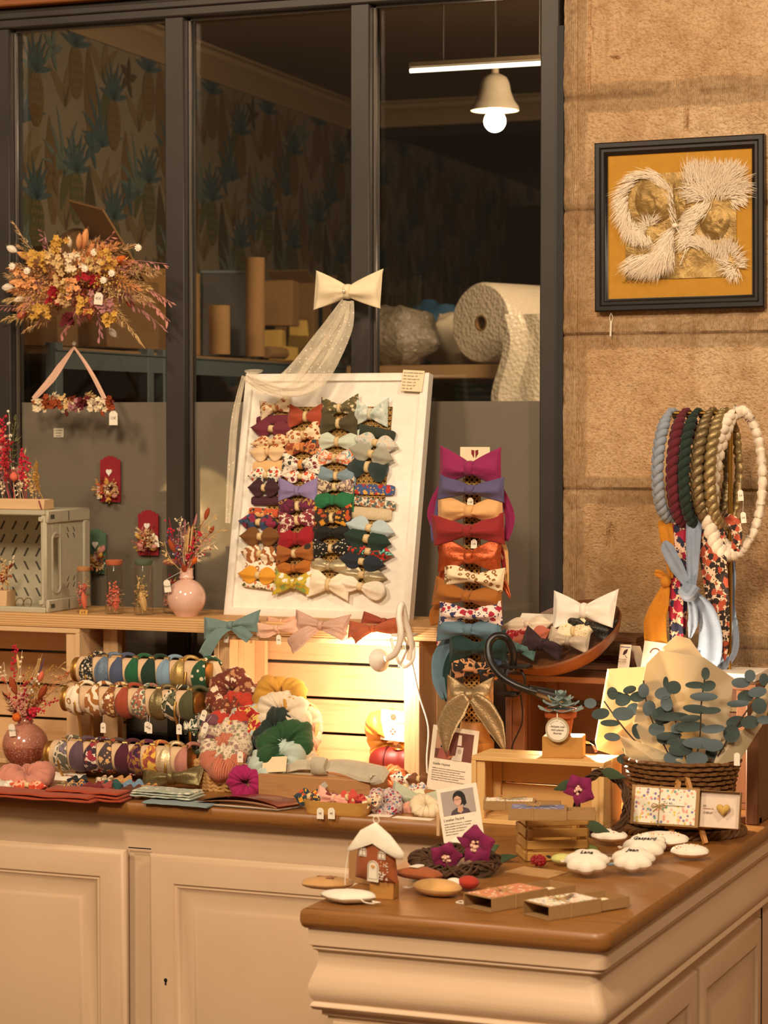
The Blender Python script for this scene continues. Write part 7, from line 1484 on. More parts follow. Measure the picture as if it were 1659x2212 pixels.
textmesh('MITAINE\nBRODÉE', .0052, PRINT, tc, TR((0, -.0012, .036), rx=-.25, rz=-.15) @ RX90, 'writing', 'CENTER')
q = atY(1408, 1450, 5.20); c_ = card('illustrated_card', 'cream card with a printed head wearing a brown headband on the crate', (q.x, 5.19, CZ), .052, .078, (-.18, .10, 0)); 
m = M(); m.grid(lambda u, v_: ((.010 + .003 * v_) * math.cos(PI * (1 - u)) + .003, -.0006, .052 + (.010 + .003 * v_) * math.sin(PI * (1 - u))), 14, 1); m.build('printed_headband', plain('7c4038', .8, name='brown_print'), c_, recalc=False)
# ================================================================== tilted wooden bowl of bows
bc = atY(1216, 1378, 5.14); BW = thing('wooden_bowl', 'wide round dark wooden bowl tilted forward, full of bows', 'bowl'); BR = Matrix.Translation(bc) @ Euler((.46, -.24, 0)).to_matrix().to_4x4(); BW.matrix_world = BR
m = M(); rb = .142; m.lathe([(.001, -.050), (rb * .35, -.050), (rb * .7, -.036), (rb * .92, -.012), (rb, .010), (rb * .985, .014), (rb * .95, .008), (rb * .85, -.008), (rb * .6, -.022), (.001, -.030)], 48, caps=False); m.build('bowl_body', wood('70401c', '4c2810', 'X', 2, .45, 'bowl_wood', False), BW)
gb = 'bows laid in the tilted wooden bowl'
def inbowl(label, cloth, px, py, Y, w_, h_, ry, style='sq', band=None, rx=-.45, T=None):
    p = atY(px, py, Y); bow('hair_bow', label, cloth, w_, h_, Matrix.Translation(p) @ Euler((rx, ry, 0)).to_matrix().to_4x4(), style, band, group=gb, T=T)
inbowl('large white felt bow at the top right of the wooden bowl', S_('felt', 'ece2d4'), 1262, 1320, 5.12, .13, .085, -.05, T=.02)
inbowl('black gold-speckled bow tucked below the white bow', S_('glitter', '100e0c', 'c8a048'), 1270, 1352, 5.115, .105, .055, .25)
inbowl('ivory bow with gold dots in the middle of the bowl', S_('dots', 'e8d8b4', 'c8a050', None, 1.4), 1240, 1365, 5.10, .085, .055, -.1, 'leaf', GB)
inbowl('silver glitter bow at the front of the bowl', S_('glitter', 'b8a48c', 'f0e8dc'), 1228, 1385, 5.085, .085, .050, .1)
inbowl('dark aubergine knitted bow in the bowl front', S_('solid', '2c1218'), 1172, 1392, 5.08, .085, .062, .15)
inbowl('sea green bow at the bowl\'s left front', S_('felt', '4c6c64'), 1118, 1400, 5.08, .078, .048, .12)
inbowl('salmon bow with gold band behind the aubergine bow', S_('felt', 'b86048'), 1148, 1375, 5.10, .10, .036, -.3, 'leaf', GB)
inbowl('red bow with pink flowers at the bowl\'s left', S_('floral', '9c1420', 'e8b4a0', 'c87870', .8), 1118, 1370, 5.11, .085, .032, -.15, 'leaf')
inbowl('cream knotted bow lying on the bowl\'s left rim', S_('felt', 'ead4b8'), 1140, 1350, 5.12, .12, .034, -.08, 'leaf')
p = atY(1160, 1336, 5.16); o = flatcard('white_card', 'white card behind the cream knotted bow on the bowl', p, .085, .03, -.1, tilt=.7)
# ================================================================== eucalyptus basket
bq_ = T_(1470, 1800); BX = thing('wicker_basket', 'round brown wicker basket holding felt eucalyptus wrapped in paper', 'basket', (atY(1472, 1780, 4.80).x, 4.80, CT))
WIC = wood('70481f', '482a10', 'X', 2, .6, 'wicker', False); Rb = .118; Hb = .155
for j in range(15):
    z = .012 + j * (Hb - .016) / 14; m = M(); Rj = Rb * (1.0 - .10 * math.sin(PI * j / 14)) * (.97 + .03 * j / 14)
    pts = []
    for i in range(104): a = 2 * PI * i / 104; w_ = .0034 * math.cos(26 * a + (PI if j % 2 else 0)); pts.append(((Rj + w_) * math.cos(a), (Rj + w_) * .80 * math.sin(a), z + .0006 * math.sin(7 * a + j)))
    m.tube(pts, .0042, 6, closed=True); m.build('woven_row', WIC, BX)
m = M(); 
for s_ in range(3): m.tube([((Rb * 1.07 + .006 * math.cos(14 * a + s_ * 2.1)) * math.cos(a), (Rb * 1.07 + .006 * math.cos(14 * a + s_ * 2.1)) * .82 * math.sin(a), .008 + .006 * math.sin(14 * a + s_ * 2.1)) for a in [2 * PI * i / 112 for i in range(112)]], .0048, 6, closed=True)
m.build('base_braid', WIC, BX)
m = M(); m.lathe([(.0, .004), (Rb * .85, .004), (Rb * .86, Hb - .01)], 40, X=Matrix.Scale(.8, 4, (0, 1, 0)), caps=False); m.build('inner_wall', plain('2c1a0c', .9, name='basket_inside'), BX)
bo = BX.location
def bp(px, py, Y): return atY(px, py, Y) - bo
t = NT('wrapping_paper', .6); t.col(t.ramp(t.noise(t.co(), 5, 3), [(.3, 'c8b694'), (.7, 'd2c2a2')])); tr = t.n('BsdfTranslucent'); tr.inputs[0].default_value = lin('e0caa0'); mx = t.n('MixShader'); mx.inputs[0].default_value = .38; t.l(t.b.outputs[0], mx.inputs[1]); t.l(tr.outputs[0], mx.inputs[2]); t.l(mx.outputs[0], t.out.inputs[0]); WRAP = t.m
WR = thing('paper_wrap', 'pale beige tissue paper cone wrapped round the felt eucalyptus stems', 'wrapping paper', (bo.x, bo.y, CT + .006)); wo = WR.location
def sheet(poly, Yc, nm, bulge=.03, sd=0):
    """paper facet from a fan of corner points with gentle buckling"""
    pts = [atY(x, y, Y) - wo for x, y, Y in poly]; c = sum(pts, V()) / len(pts) + V((0, -bulge, 0)); m = M(); n_ = len(pts); K = 6
    def fn(u, v_):
        t_ = u * n_; j = int(t_) % n_; f = t_ - int(t_); e = pts[j].lerp(pts[(j + 1) % n_], f); p = c.lerp(e, v_); return p + V((0, (.010 * noise.noise(V((p.x * 14, p.z * 14, sd))) - bulge * .0) * (1 - v_ ** 4), 0))
    m.grid(fn, n_ * 8, K, cu=True); 
    vs = m.v[:]; off = len(vs); m.v += [(x, y + .0008, z) for x, y, z in vs]; m.f += [tuple(off + i for i in f[::-1]) for f in m.f[:]]; m.m += m.m[:]
    return m.build(nm, WRAP, WR, ang=60)
sheet([(1312, 1445, 4.92), (1395, 1440, 4.95), (1450, 1500, 4.92), (1460, 1640, 4.84), (1400, 1655, 4.82), (1290, 1620, 4.90), (1285, 1600, 4.90)], 0, 'left_sheet', .02, 1)
sheet([(1395, 1435, 4.80), (1425, 1405, 4.80), (1520, 1420, 4.82), (1585, 1465, 4.86), (1575, 1550, 4.82), (1550, 1640, 4.78), (1470, 1655, 4.75), (1400, 1640, 4.77), (1370, 1560, 4.80)], 0, 'centre_sheet', .035, 2)
sheet([(1340, 1590, 4.78), (1400, 1610, 4.76), (1470, 1640, 4.73), (1510, 1660, 4.73), (1440, 1668, 4.73), (1380, 1660, 4.75), (1350, 1630, 4.77)], 0, 'lower_fold', .02, 3)
sheet([(1540, 1655, 4.73), (1600, 1640, 4.78), (1650, 1560, 4.84), (1672, 1500, 4.86), (1660, 1470, 4.88), (1600, 1600, 4.80), (1560, 1590, 4.78)], 0, 'right_sheet', .02, 4)
sheet([(1490, 1380, 4.95), (1460, 1372, 4.95), (1430, 1400, 4.93), (1450, 1480, 4.9), (1560, 1480, 4.9)], 0, 'back_sheet', .01, 5)
EUC = S_('felt', '3c4a46'); EUC2 = S_('felt', '566468'); EUS = plain('3c2a1c', .8, name='dark_stem')
def euc(stemp, leaves, label, sd):
    o = thing('felt_eucalyptus', label, 'felt plant', atY(stemp[0][0], stemp[0][1], stemp[0][2]), 0, 'felt eucalyptus stems in the wicker basket'); oo = o.location
    pts = smooth([atY(x, y, Y) - oo for x, y, Y in stemp]); m = M(); m.tube(pts, .0016, 6); m.build('stem', EUS, o)
    rr = random.Random(sd)
    for (x, y, rx, ry_, an) in leaves:
        Yl = min(stemp, key=lambda s_: abs(s_[1] - y))[2] - .006; c = atY(x, y, Yl) - oo; ca, sa = math.cos(an), math.sin(an); cup = rr.uniform(-.0015, .001)
        m = M(); A = rx / 1100; B = ry_ / 1100; th = .0010
        for sg in (0, 1):
            m.grid(lambda u, v_: (c.x + v_ * A * math.cos(2 * PI * u) * ca - v_ * B * math.sin(2 * PI * u) * sa, c.y - cup * 2 * (1 - v_ * v_) * (1 if B > A * .5 else 1) + sg * th + .25 * v_ * A * math.cos(2 * PI * u), c.z + v_ * A * math.cos(2 * PI * u) * sa + v_ * B * math.sin(2 * PI * u) * ca), 20, 4, cu=True)
        m.build('leaf', EUC if rr.random() < .6 else EUC2, o, ang=180)
euc([(1420, 1650, 4.78), (1362, 1590, 4.80), (1330, 1550, 4.82), (1305, 1515, 4.84)], [(1275, 1519, 14, 12, 0), (1297, 1542, 20, 13, .2), (1318, 1562, 22, 8, 0), (1322, 1592, 18, 10, -.1), (1330, 1500, 20, 7, -.1), (1323, 1498, 12, 15, .3), (1346, 1512, 18, 14, .4), (1346, 1542, 24, 16, 0), (1368, 1532, 16, 14, .5), (1360, 1490, 15, 9, .3), (1377, 1580, 12, 18, .3), (1368, 1615, 24, 12, .2), (1350, 1640, 18, 12, 0), (1385, 1635, 22, 13, -.3)], 'leftmost felt eucalyptus stem reaching over the pot, pale backlit leaves', 1)
euc([(1450, 1640, 4.745), (1410, 1560, 4.745), (1395, 1510, 4.75), (1390, 1470, 4.75)], [(1390, 1492, 12, 16, 0), (1378, 1505, 18, 12, .2), (1402, 1530, 14, 18, -.2), (1432, 1545, 24, 20, .2), (1418, 1575, 18, 15, .3), (1440, 1595, 22, 14, .1)], 'second felt eucalyptus stem leaning before the paper', 2)
euc([(1485, 1650, 4.735), (1465, 1580, 4.735), (1450, 1520, 4.735), (1438, 1462, 4.74)], [(1438, 1475, 6, 14, 0), (1432, 1498, 18, 14, .2), (1455, 1485, 16, 15, 0), (1440, 1520, 13, 17, .3), (1450, 1548, 38, 10, .05), (1490, 1552, 24, 8, .1), (1445, 1590, 28, 9, .1), (1470, 1605, 30, 10, -.05), (1468, 1572, 20, 12, .3), (1455, 1635, 22, 14, .2)], 'middle felt eucalyptus stem with long dark leaves', 3)
euc([(1500, 1660, 4.73), (1512, 1590, 4.735), (1515, 1520, 4.735), (1524, 1455, 4.74)], [(1524, 1455, 9, 14, 0), (1502, 1480, 22, 8, 0), (1530, 1482, 16, 12, .3), (1520, 1505, 30, 10, 0), (1505, 1532, 30, 10, -.1), (1535, 1535, 22, 8, .05), (1490, 1570, 34, 12, .05), (1540, 1575, 26, 10, .1), (1510, 1605, 36, 13, 0), (1470, 1620, 26, 14, 0), (1505, 1640, 24, 16, .1), (1540, 1610, 22, 14, 0), (1460, 1655, 16, 9, .2)], 'tall upright felt eucalyptus stem in front of the paper', 4)
euc([(1540, 1655, 4.74), (1570, 1600, 4.76), (1610, 1540, 4.79), (1650, 1490, 4.80)], [(1620, 1460, 12, 14, 0), (1600, 1475, 20, 12, 0), (1636, 1495, 20, 12, .2), (1610, 1505, 18, 14, .3), (1594, 1520, 24, 8, .05), (1640, 1525, 16, 18, .3), (1590, 1560, 22, 14, .2), (1620, 1560, 20, 15, .1), (1580, 1585, 18, 20, 0), (1650, 1555, 14, 10, 0), (1545, 1625, 22, 14, .2), (1650, 1468, 10, 14, 0)], 'right felt eucalyptus stem spreading beyond the frame edge', 5)
q = atY(1592, 1640, 4.72); t_ = thing('price_tag', 'small pale tag hanging at the right side of the wicker basket', 'price tag', q); pricetag(t_, (0, 0, 0), .012, .026)
# ================================================================== cards with photographs
def photo_card(name, label, corner_px, Y, w_, h_, rot, title, lines, scene, cat='card'):
    q = atY(*corner_px, Y); q.z = max(q.z, CT + .001); c_ = card(name, label, q, w_, h_, rot, cat, .0012, plain('eaddc8', .7, name='card_stock'))
    textmesh(title, .0072, PRINT, c_, TR((-w_ * .42, -.0006, h_ * .40)) @ RX90, 'title')
    for i, l in enumerate(lines): textmesh(l, .0036, PRINT, c_, TR((-w_ * .42, -.0006, h_ * .34 - i * .0052)) @ RX90, 'writing')
    x0, x1, z0, z1 = -w_ * .40, w_ * .40, h_ * .50, h_ * .93
    ph = M(); ph.box(((x0 + x1) / 2, -.0004, (z0 + z1) / 2), (x1 - x0, .0006, z1 - z0)); ph_ = ph.build('photo', scene[0], c_)
    for nm, col, poly in scene[1]:
        m = M(); m.add([(x0 + (x1 - x0) * a, -.0010 - .0001 * len(ph_.children), z0 + (z1 - z0) * b) for a, b in poly], [tuple(range(len(poly)))]); m.build(nm, plain(col, .7, name='photo_print'), ph_, flat=True, recalc=False)
    return c_
def ov(cx, cz, a, b, n_=20): return [(cx + a * math.cos(2 * PI * i / n_), cz + b * math.sin(2 * PI * i / n_)) for i in range(n_)]
photo_card('portrait_card', 'white leaning card with a portrait photograph of a smiling dark-haired person and text', (1003, 1818), 4.50, .088, .112, (-.16, -.22, .02), "L'atelier Feutré",
 ['Sophie travaille du feutre(...) : confection', "qu'elle assemble avec tout 75 coutures", 'Dans son atelier de Nantes pour', "offrir les petits qu'on aime à", 'chacun et chacune'], (plain('a89a92', .7, name='photo_grey'), [
 ('shoulders', '4c3c44', [(.22, 0), (.28, .16), (.42, .26), (.62, .26), (.78, .16), (.84, 0)]), ('neck', 'c89878', [(.44, .10), (.47, .34), (.60, .34), (.62, .12), (.54, .02)]), ('hair', '1c1412', ov(.54, .66, .19, .30)), ('hair', '1c1412', [(.58, .9), (.73, .75), (.75, .40), (.66, .30), (.6, .5)]), ('face', 'd0a088', ov(.49, .56, .115, .22)), ('hair', '1c1412', [(.36, .62), (.38, .84), (.50, .92), (.62, .84), (.60, .66), (.50, .76), (.42, .72)]),
 ('glasses', '38282c', [(.39, .56), (.39, .62), (.47, .62), (.47, .56), (.46, .56), (.46, .61), (.40, .61), (.40, .56)]), ('glasses', '38282c', [(.50, .56), (.50, .62), (.58, .62), (.58, .56), (.57, .56), (.57, .61), (.51, .61), (.51, .56)]), ('smile', 'f0e4dc', [(.42, .45), (.48, .42), (.55, .46), (.48, .44)])]))
m = M(); q = atY(946, 1812, 4.56); m.cbox((-.004, 0, 0), (.004, .006, .05), .001); tag(m.build('wooden_strut', PINEZ, loc=(q.x, 4.56, CT)), 'thin wooden strut behind the portrait card', 'strut')
photo_card('photo_card', 'white card with a photograph of someone at a sewing machine, behind the portrait card', (970, 1712), 4.985, .108, .145, (-.05, .10, .05), 'Gaëlle Haymé',
 ["Gaëlle est couturière, créatrice d'accessoires textiles", 'spécialisée dans la laine du nœud depuis 2018.', 'Des nœuds à cliper, porter, accorder, pour toute la', 'famille et sur multi-supports. En variant les utilisations', "chacun-e utilise les nœuds selon sa fantaisie!", 'Chez Gaëlle, vous trouverez aussi des produits pour'], (plain('6c3c30', .7, name='photo_brown'), [
 ('wall_photo', 'b88c74', [(0, .35), (0, 1), (.34, 1), (.34, .35)]), ('mirror', 'e8dcd0', [(.58, .55), (.60, .92), (.68, .92), (.70, .55)]), ('shirt', '9c5448', [(.08, 0), (.12, .36), (.28, .46), (.40, .34), (.42, 0)]), ('hair', '201412', [(.14, .40), (.18, .66), (.28, .70), (.32, .48), (.24, .40)]), ('sewing_machine', 'd8ccc0', [(.46, 0), (.48, .14), (.56, .18), (.58, .50), (.76, .50), (.74, 0)]), ('wheel', 'b8a898', ov(.66, .34, .06, .09, 14)), ('arm', 'c07848', [(.36, .02), (.50, .12), (.52, .18), (.36, .10)])]))
# ================================================================== crates, pot and boxes on the short leg
xa = atY(1018, 1700, 4.74).x; xb = atY(1304, 1700, 4.74).x; hz = atY(1160, 1640, 4.74).z - CT
crate('light pine box crate on its side holding the terracotta pot', xa, xb, 4.74, .13, CT, hz, 2, wood('dcb070', 'c89858', 'X', 1, .6, 'light_pine', False), wood('dcb070', 'c89858', 'Y', 1, .6, 'light_pine_s', False), wood('dcb070', 'c89858', 'Z', 1, .6, 'light_pine_u', False), .010, .004, post=.018)
q = atY(1218, 1628, 4.80); WB = thing('wood_block', 'pine block under the terracotta pot on the light crate', 'block', (q.x, 4.80, CT + hz)); m = M(); m.cbox((-.042, -.030, 0), (.042, .030, .045), .0015, X=TR(rz=.18)); m.build('block', wood('b8843c', '94642c', 'X', 1, .6, 'riser_block', False), WB)
TER = plain('a8501c', .7, name='terracotta'); q = atY(1211, 1590, 4.80)
PT_ = thing('terracotta_pot', 'small terracotta pot with a blue-grey felt succulent and round tag', 'plant pot', (q.x, 4.80, CT + hz + .045)); m = M(); m.lathe([(.001, 0), (.021, 0), (.028, .038), (.033, .038), (.035, .056), (.031, .056), (.029, .045), (.001, .045)], 32, caps=False); m.build('pot', TER, PT_)
SUC = S_('felt', '7c8c88')
for ring__, (n_, L_, z, el) in enumerate(((8, .050, .056, .05), (7, .040, .064, .18), (6, .030, .072, .35), (5, .018, .080, .9))):
    for i in range(n_):
        a = 2 * PI * (i + .5 * ring__) / n_; d = V((math.cos(a) * math.cos(el), math.sin(a) * math.cos(el), math.sin(el))); c = V((0, 0, z)); m = M(); m.leaf(c + d * .004, c + d * L_, L_ * .36, V((-math.cos(a) * math.sin(el), -math.sin(a) * math.sin(el), math.cos(el))), -.12, th=.0016, tip=.8); m.build('petal', SUC, PT_)
m = M(); m.ell((0, 0, .088), (.009, .009, .007), 12, 8); m.build('bud', SUC, PT_)
m = M(); m.lathe([(.0005, 0), (.026, 0), (.026, .0015), (.0005, .0015)], 36, X=TR((.006, -.040, .016)) @ RX90, caps=False); tg = m.build('round_tag', plain('b8a888', .7, name='kraft_tag_disc'), PT_); m = M(); m.lathe([(.0005, 0), (.0215, 0)], 36, X=TR((.006, -.0418, .016)) @ RX90, caps=False); m.build('label_print', PAPER, tg, recalc=False)
for i, tx in enumerate(('Adopte une', 'mini plante', 'feutrée')): textmesh(tx, .0062, PRINT, tg, TR((.006, -.0424, .021 - i * .007)) @ RX90, 'writing', 'CENTER', shear=.4)
for i, ch in enumerate("L'ATELIER FEUTRÉ"): a = PI * (.88 - .76 * i / 15); textmesh(ch, .0028, PRINT, tg, TR((.006 + .0175 * math.cos(a), -.0424, .016 + .0175 * math.sin(a)), ry=-(a - PI / 2)) @ RX90, 'letter', 'CENTER')
m = M(); m.tube([(.006, -.041, .038), (.004, -.036, .052)], .0012, 6); m.build('string', PAPER, PT_)
m = M(); m.grid(lambda u, v_: ((u - .5) * .05, .02 * v_, .03 * math.sin(PI * u) * (1 - v_ * .3) + .004 * math.sin(9 * u)), 14, 4); q = atY(1270, 1620, 4.9); tag(m.build('printed_fabric', S_('abstract', 'e8c8a8', 'c04c24', '3c2c28', .9), loc=(q.x, 4.87, CT + hz)), 'scrap of cream and orange printed fabric right of the pine block', 'fabric')
# small slatted bamboo crate set cornerwise
cq = T_(1135, 1862); rz = .52; SC = thing('bamboo_crate', 'small slatted bamboo crate turned corner-on under the kraft boxes', 'crate', (cq.x, cq.y, CT), rz)
SL1, SL2, hh = .125, .100, .088
def slatside(L_, nm, X):
    for i in range(4): m = M(); m.cbox((0, 0, .001 + i * .0225), (L_, .005, .001 + i * .0225 + .0165), .001, X=X); m.build(nm, BAM, SC)
slatside(SL1, 'slat', Matrix.Identity(4)); slatside(SL1, 'slat', TR((0, SL2 - .005, 0))); slatside(SL2, 'slat', Matrix.Rotation(PI / 2, 4, 'Z') @ TR((0, -.005, 0))); slatside(SL2, 'slat', TR((SL1 - .0, 0, 0)) @ Matrix.Rotation(PI / 2, 4, 'Z'))
for x, y in ((.006, .006), (SL1 - .016, .006), (.006, SL2 - .016), (SL1 - .016, SL2 - .016)): m = M(); m.cbox((x, y, .001), (x + .010, y + .010, hh - .004), .001); m.build('corner_post', BAM, SC)
m = M(); m.box((SL1 / 2, SL2 / 2, .003), (SL1 - .01, SL2 - .01, .004)); m.build('bottom', BAM, SC)
TWI = plain('b08c58', .9, name='jute_twine')
def matchbox(label, loc, rz, Ls, Lw, h_, out, paper, content=None, rot=None, lab=None):
    """kraft drawer box: sleeve of length Ls from x=0, drawer sticking out by 'out' at +x"""
    o = thing('kraft_drawer_box', label, 'gift box', loc, rot or (0, 0, rz), 'kraft drawer boxes with felt charms'); t_ = .0012; m = M()
    for lo, hi in (((0, 0, 0), (Ls, Lw, t_)), ((0, 0, h_ - t_), (Ls, Lw, h_)), ((0, 0, t_), (Ls, t_, h_ - t_)), ((0, Lw - t_, t_), (Ls, Lw, h_ - t_))): m.cbox(lo, hi, .0004)
    m.build('sleeve', KRAFT, o)
    if paper: m = M(); m.box((Ls * .5, Lw / 2, h_ + .0003), (Ls * .90, Lw * .90, .0005)); m.build('patterned_paper', paper, o)
    m = M(); x0 = out; x1 = Ls + out; e = .002; hh_ = h_ - 2 * t_ - .001
    for lo, hi in (((x0, e, t_), (x1, Lw - e, 2 * t_)), ((x0, e, t_), (x1, e + t_, hh_)), ((x0, Lw - e - t_, t_), (x1, Lw - e, hh_)), ((x1 - t_, e, t_), (x1, Lw - e, hh_)), ((x0, e, t_), (x0 + t_, Lw - e, hh_))): m.cbox(lo, hi, .0004)
    m.build('drawer', KRAFT, o)
    tx = Ls * .42; m = M(); m.tube([(tx, -.001, 0), (tx, -.001, h_ + .001), (tx, Lw / 2, h_ + .002), (tx, Lw + .001, h_ + .001), (tx, Lw + .001, 0)], .0011, 5)
    for a_ in (-1, 1): m.tube(smooth([(tx, Lw / 2, h_ + .003), (tx + a_ * .010, Lw / 2 + .004, h_ + .008), (tx + a_ * .014, Lw / 2 - .003, h_ + .005), (tx, Lw / 2, h_ + .003), (tx + a_ * .012, Lw / 2 - .012, h_ + .003)]), .0009, 5)
    m.build('twine_bow', TWI, o)
    if lab: m = M(); m.box((0, 0, 0), (.035, .007, .0012), X=TR((tx + .024, Lw / 2, h_ + .004), rz=lab, ry=-.05)); m.build('wood_label', plain('8c6c48', .6, name='label_wood'), o)
    if content: m = M(); pillow(m, content[1], .006, X=TR((Ls + out * .5, Lw / 2, .010))); m.build('felt_charm', content[0], o)
    return o
def pillow(m, outl, T, X=None, k=0, k2=None, n=6):
    """stuffed felt shape: outline in xy, puffed in z"""
    N_ = len(outl); c = (sum(p[0] for p in outl) / N_, sum(p[1] for p in outl) / N_); vs = []; fs = []
    rings_ = [(math.sin(PI / 2 * i / n), math.cos(PI / 2 * i / n)) for i in range(n + 1)]
    full = [(s_, z) for s_, z in rings_] + [(s_, -z) for s_, z in rings_[-2::-1]]
    for s_, z in full:
        s2 = max(s_, .02)
        for (x, y) in outl: vs.append((c[0] + (x - c[0]) * s2, c[1] + (y - c[1]) * s2, T * z))
    R__ = len(full); o_ = len(m.v)
    m.add(vs, [(r * N_ + i, r * N_ + (i + 1) % N_, (r + 1) * N_ + (i + 1) % N_, (r + 1) * N_ + i) for r in range(n) for i in range(N_)] + [tuple(range(N_))], k, X)
    m.add(vs, [(r * N_ + i, r * N_ + (i + 1) % N_, (r + 1) * N_ + (i + 1) % N_, (r + 1) * N_ + i) for r in range(n, R__ - 1) for i in range(N_)] + [tuple((R__ - 1) * N_ + i for i in range(N_))], k if k2 is None else k2, X)
def heart(s_, n_=28): return [(s_ * .062 * 16 * math.sin(t) ** 3, s_ * .062 * (13 * math.cos(t) - 5 * math.cos(2 * t) - 2 * math.cos(3 * t) - math.cos(4 * t))) for t in [2 * PI * i / n_ for i in range(n_)]]
def oval(a, b, n_=28, w_=0, k_=5, ph=0): return [(a * math.cos(t) * (1 + w_ * abs(math.sin(k_ * t / 2 + ph))), b * math.sin(t) * (1 + w_ * abs(math.sin(k_ * t / 2 + ph)))) for t in [2 * PI * i / n_ for i in range(n_)]]
HP = fab('dots', 'ece0cc', 'd8a088', None, 1.0); t = NT('heart_paper', .7); v = t.co(); cl_ = t.vor(v, 130, 'Color'); d_ = t.vor(v, 130); sp_s = t.n('SeparateColor'); t.l(cl_, sp_s.inputs[0]); hu = t.ramp(sp_s.outputs[0], [(0, 'e8a088'), (.3, '8c78a0'), (.5, '70a898'), (.7, 'd8c058'), (.85, 'ecb8a0')], 'CONSTANT'); t.col(t.mix(t.ramp(d_, [(0, 1.0), (.36, 1.0), (.4, 0.0)]), 'ece0c8', hu)); HPAPER = t.m
ORP = fab('dots', 'd08050', 'f0dcc0', None, .8); BLP = fab('dots', '6c6c90', 'b0a8b8', None, .7)
def boxfrom(label, pA, pB, pC, h_, out, paper, z=0, **kw):      # pA back-left, pB front-left, pC front-right on the worktop
    A, B, C_ = T_(*pA, z), T_(*pB, z), T_(*pC, z); rz_ = math.atan2((C_ - B).y, (C_ - B).x); L_ = (C_ - B).length; W_ = (A - B).length
    return matchbox(label, (B.x, B.y, B.z + .0005), rz_, L_ * (1 - out), max(.04, min(W_, .07)), h_, L_ * out, paper, **kw)
CRM = S_('felt', 'ecd8b0')
boxfrom('kraft drawer box with coloured heart paper, nearest the worktop corner', (1122, 1968), (1186, 1990), (1362, 1962), .024, .36, HPAPER, content=(CRM, oval(.014, .009)), lab=.5)
boxfrom('kraft drawer box with orange dotted paper beside the mitten', (998, 1950), (1062, 1972), (1245, 1937), .024, .34, ORP, content=(CRM, oval(.018, .009)), lab=None)
zc = .093
p = atZ(1098, 1772, CT + zc); matchbox('kraft drawer box with blue dotted paper on the bamboo crate', (p.x, p.y, CT + zc), .30, .11, .055, .022, .055, BLP, lab=.1)
p = atZ(1040, 1752, CT + zc); matchbox('kraft drawer box with heart paper at the back of the bamboo crate', (p.x, p.y + .01, CT + zc), .30, .10, .045, .018, .05, HPAPER, lab=.1)
# easel with the open heart box
EQ = T_(1470, 1822); ES = thing('mini_easel', 'small wooden easel before the wicker basket', 'easel', (EQ.x, EQ.y + .01, CT)); EW = wood('b07838', '905c28', 'Z', 1, .6, 'easel_wood', False)
def ep(px, py, Y): return atY(px, py, Y) - ES.location
Y0 = ES.location.y
for nm, a, b in (('leg', (1448, 1812, Y0 - .01), (1468, 1668, Y0 + .045)), ('leg', (1524, 1822, Y0 - .01), (1480, 1668, Y0 + .045)), ('leg', (1474, 1806, Y0 + .07), (1474, 1680, Y0 + .05)), ('ledge', (1436, 1784, Y0 + .0), (1533, 1784, Y0 + .0))):
    m = M(); m.tube([ep(*a), ep(*b)], .0062, 4, flat=.6, up=V((0, 1, 0))); 
    m.build(nm, EW, ES, flat=True)
bq1 = atY(1366, 1780, Y0 - .004); rotm = Euler((PI / 2 - .22, 0, 0)).to_matrix().to_4x4()
hb = matchbox('open kraft box with pastel hearts and a golden heart standing on the mini easel', bq1, 0, .140, .078, .018, .082, HPAPER, rot=(PI / 2 - .22, .0, 0))
m = M(); pillow(m, heart(.014), .007, X=TR((.188, .040, .013))); m.build('gold_heart', S_('felt', 'c8a050'), hb)
m = M(); m.box((.180, .039, .003), (.080, .070, .0006)); m.build('lined_paper', plain('dcc8b4', .8, name='lined_paper'), hb); m = M(); m.box((.088, .046, .021), (.046, .010, .0015), X=None); o = m.build('word_label', PAPER, hb); textmesh('Tu es...', .0085, PRINT, o, TR((.067, .043, .0222)), 'writing')
textmesh('as', .008, PRINT, hb, TR((.145, .044, .004)), 'writing'); textmesh('cœur', .009, PRINT, hb, TR((.146, .030, .004)), 'writing'); textmesh('vraiment du', .0045, PINKINK, hb, TR((.145, .039, .004)), 'writing')
# ================================================================== wreaths and felt flowers
VINE = wood('4c3018', '2c1a0c', 'X', 2, .8, 'vine', False)
def wreath(label, mw, R, r, sd, n_=16, flat=.6):
    rr = random.Random(sd); o = thing('twig_wreath', label, 'wreath'); o.matrix_world = mw
    for j in range(n_):
        a0, b0_ = rr.uniform(0, 6.28), rr.randint(3, 7); k1 = rr.uniform(.3, 1); m = M(); s_ = rr.choice([-1, 1])
        m.tube([((R + r * k1 * math.cos(b0_ * t + a0)) * math.cos(t), (R + r * k1 * math.cos(b0_ * t + a0)) * math.sin(t), r * k1 * math.sin(b0_ * t + a0) * s_ * flat + .0015 * noise.noise(V((math.cos(t) * 5, math.sin(t) * 5, j)))) for t in [2 * PI * i / 80 for i in range(80)]], rr.uniform(.0016, .0028), 5, closed=True); m.build('twig', VINE, o)
    return o
MAG = S_('felt', '7c0c48'); PKF = S_('felt', 'e8b8a0'); LG = S_('felt', '344428')
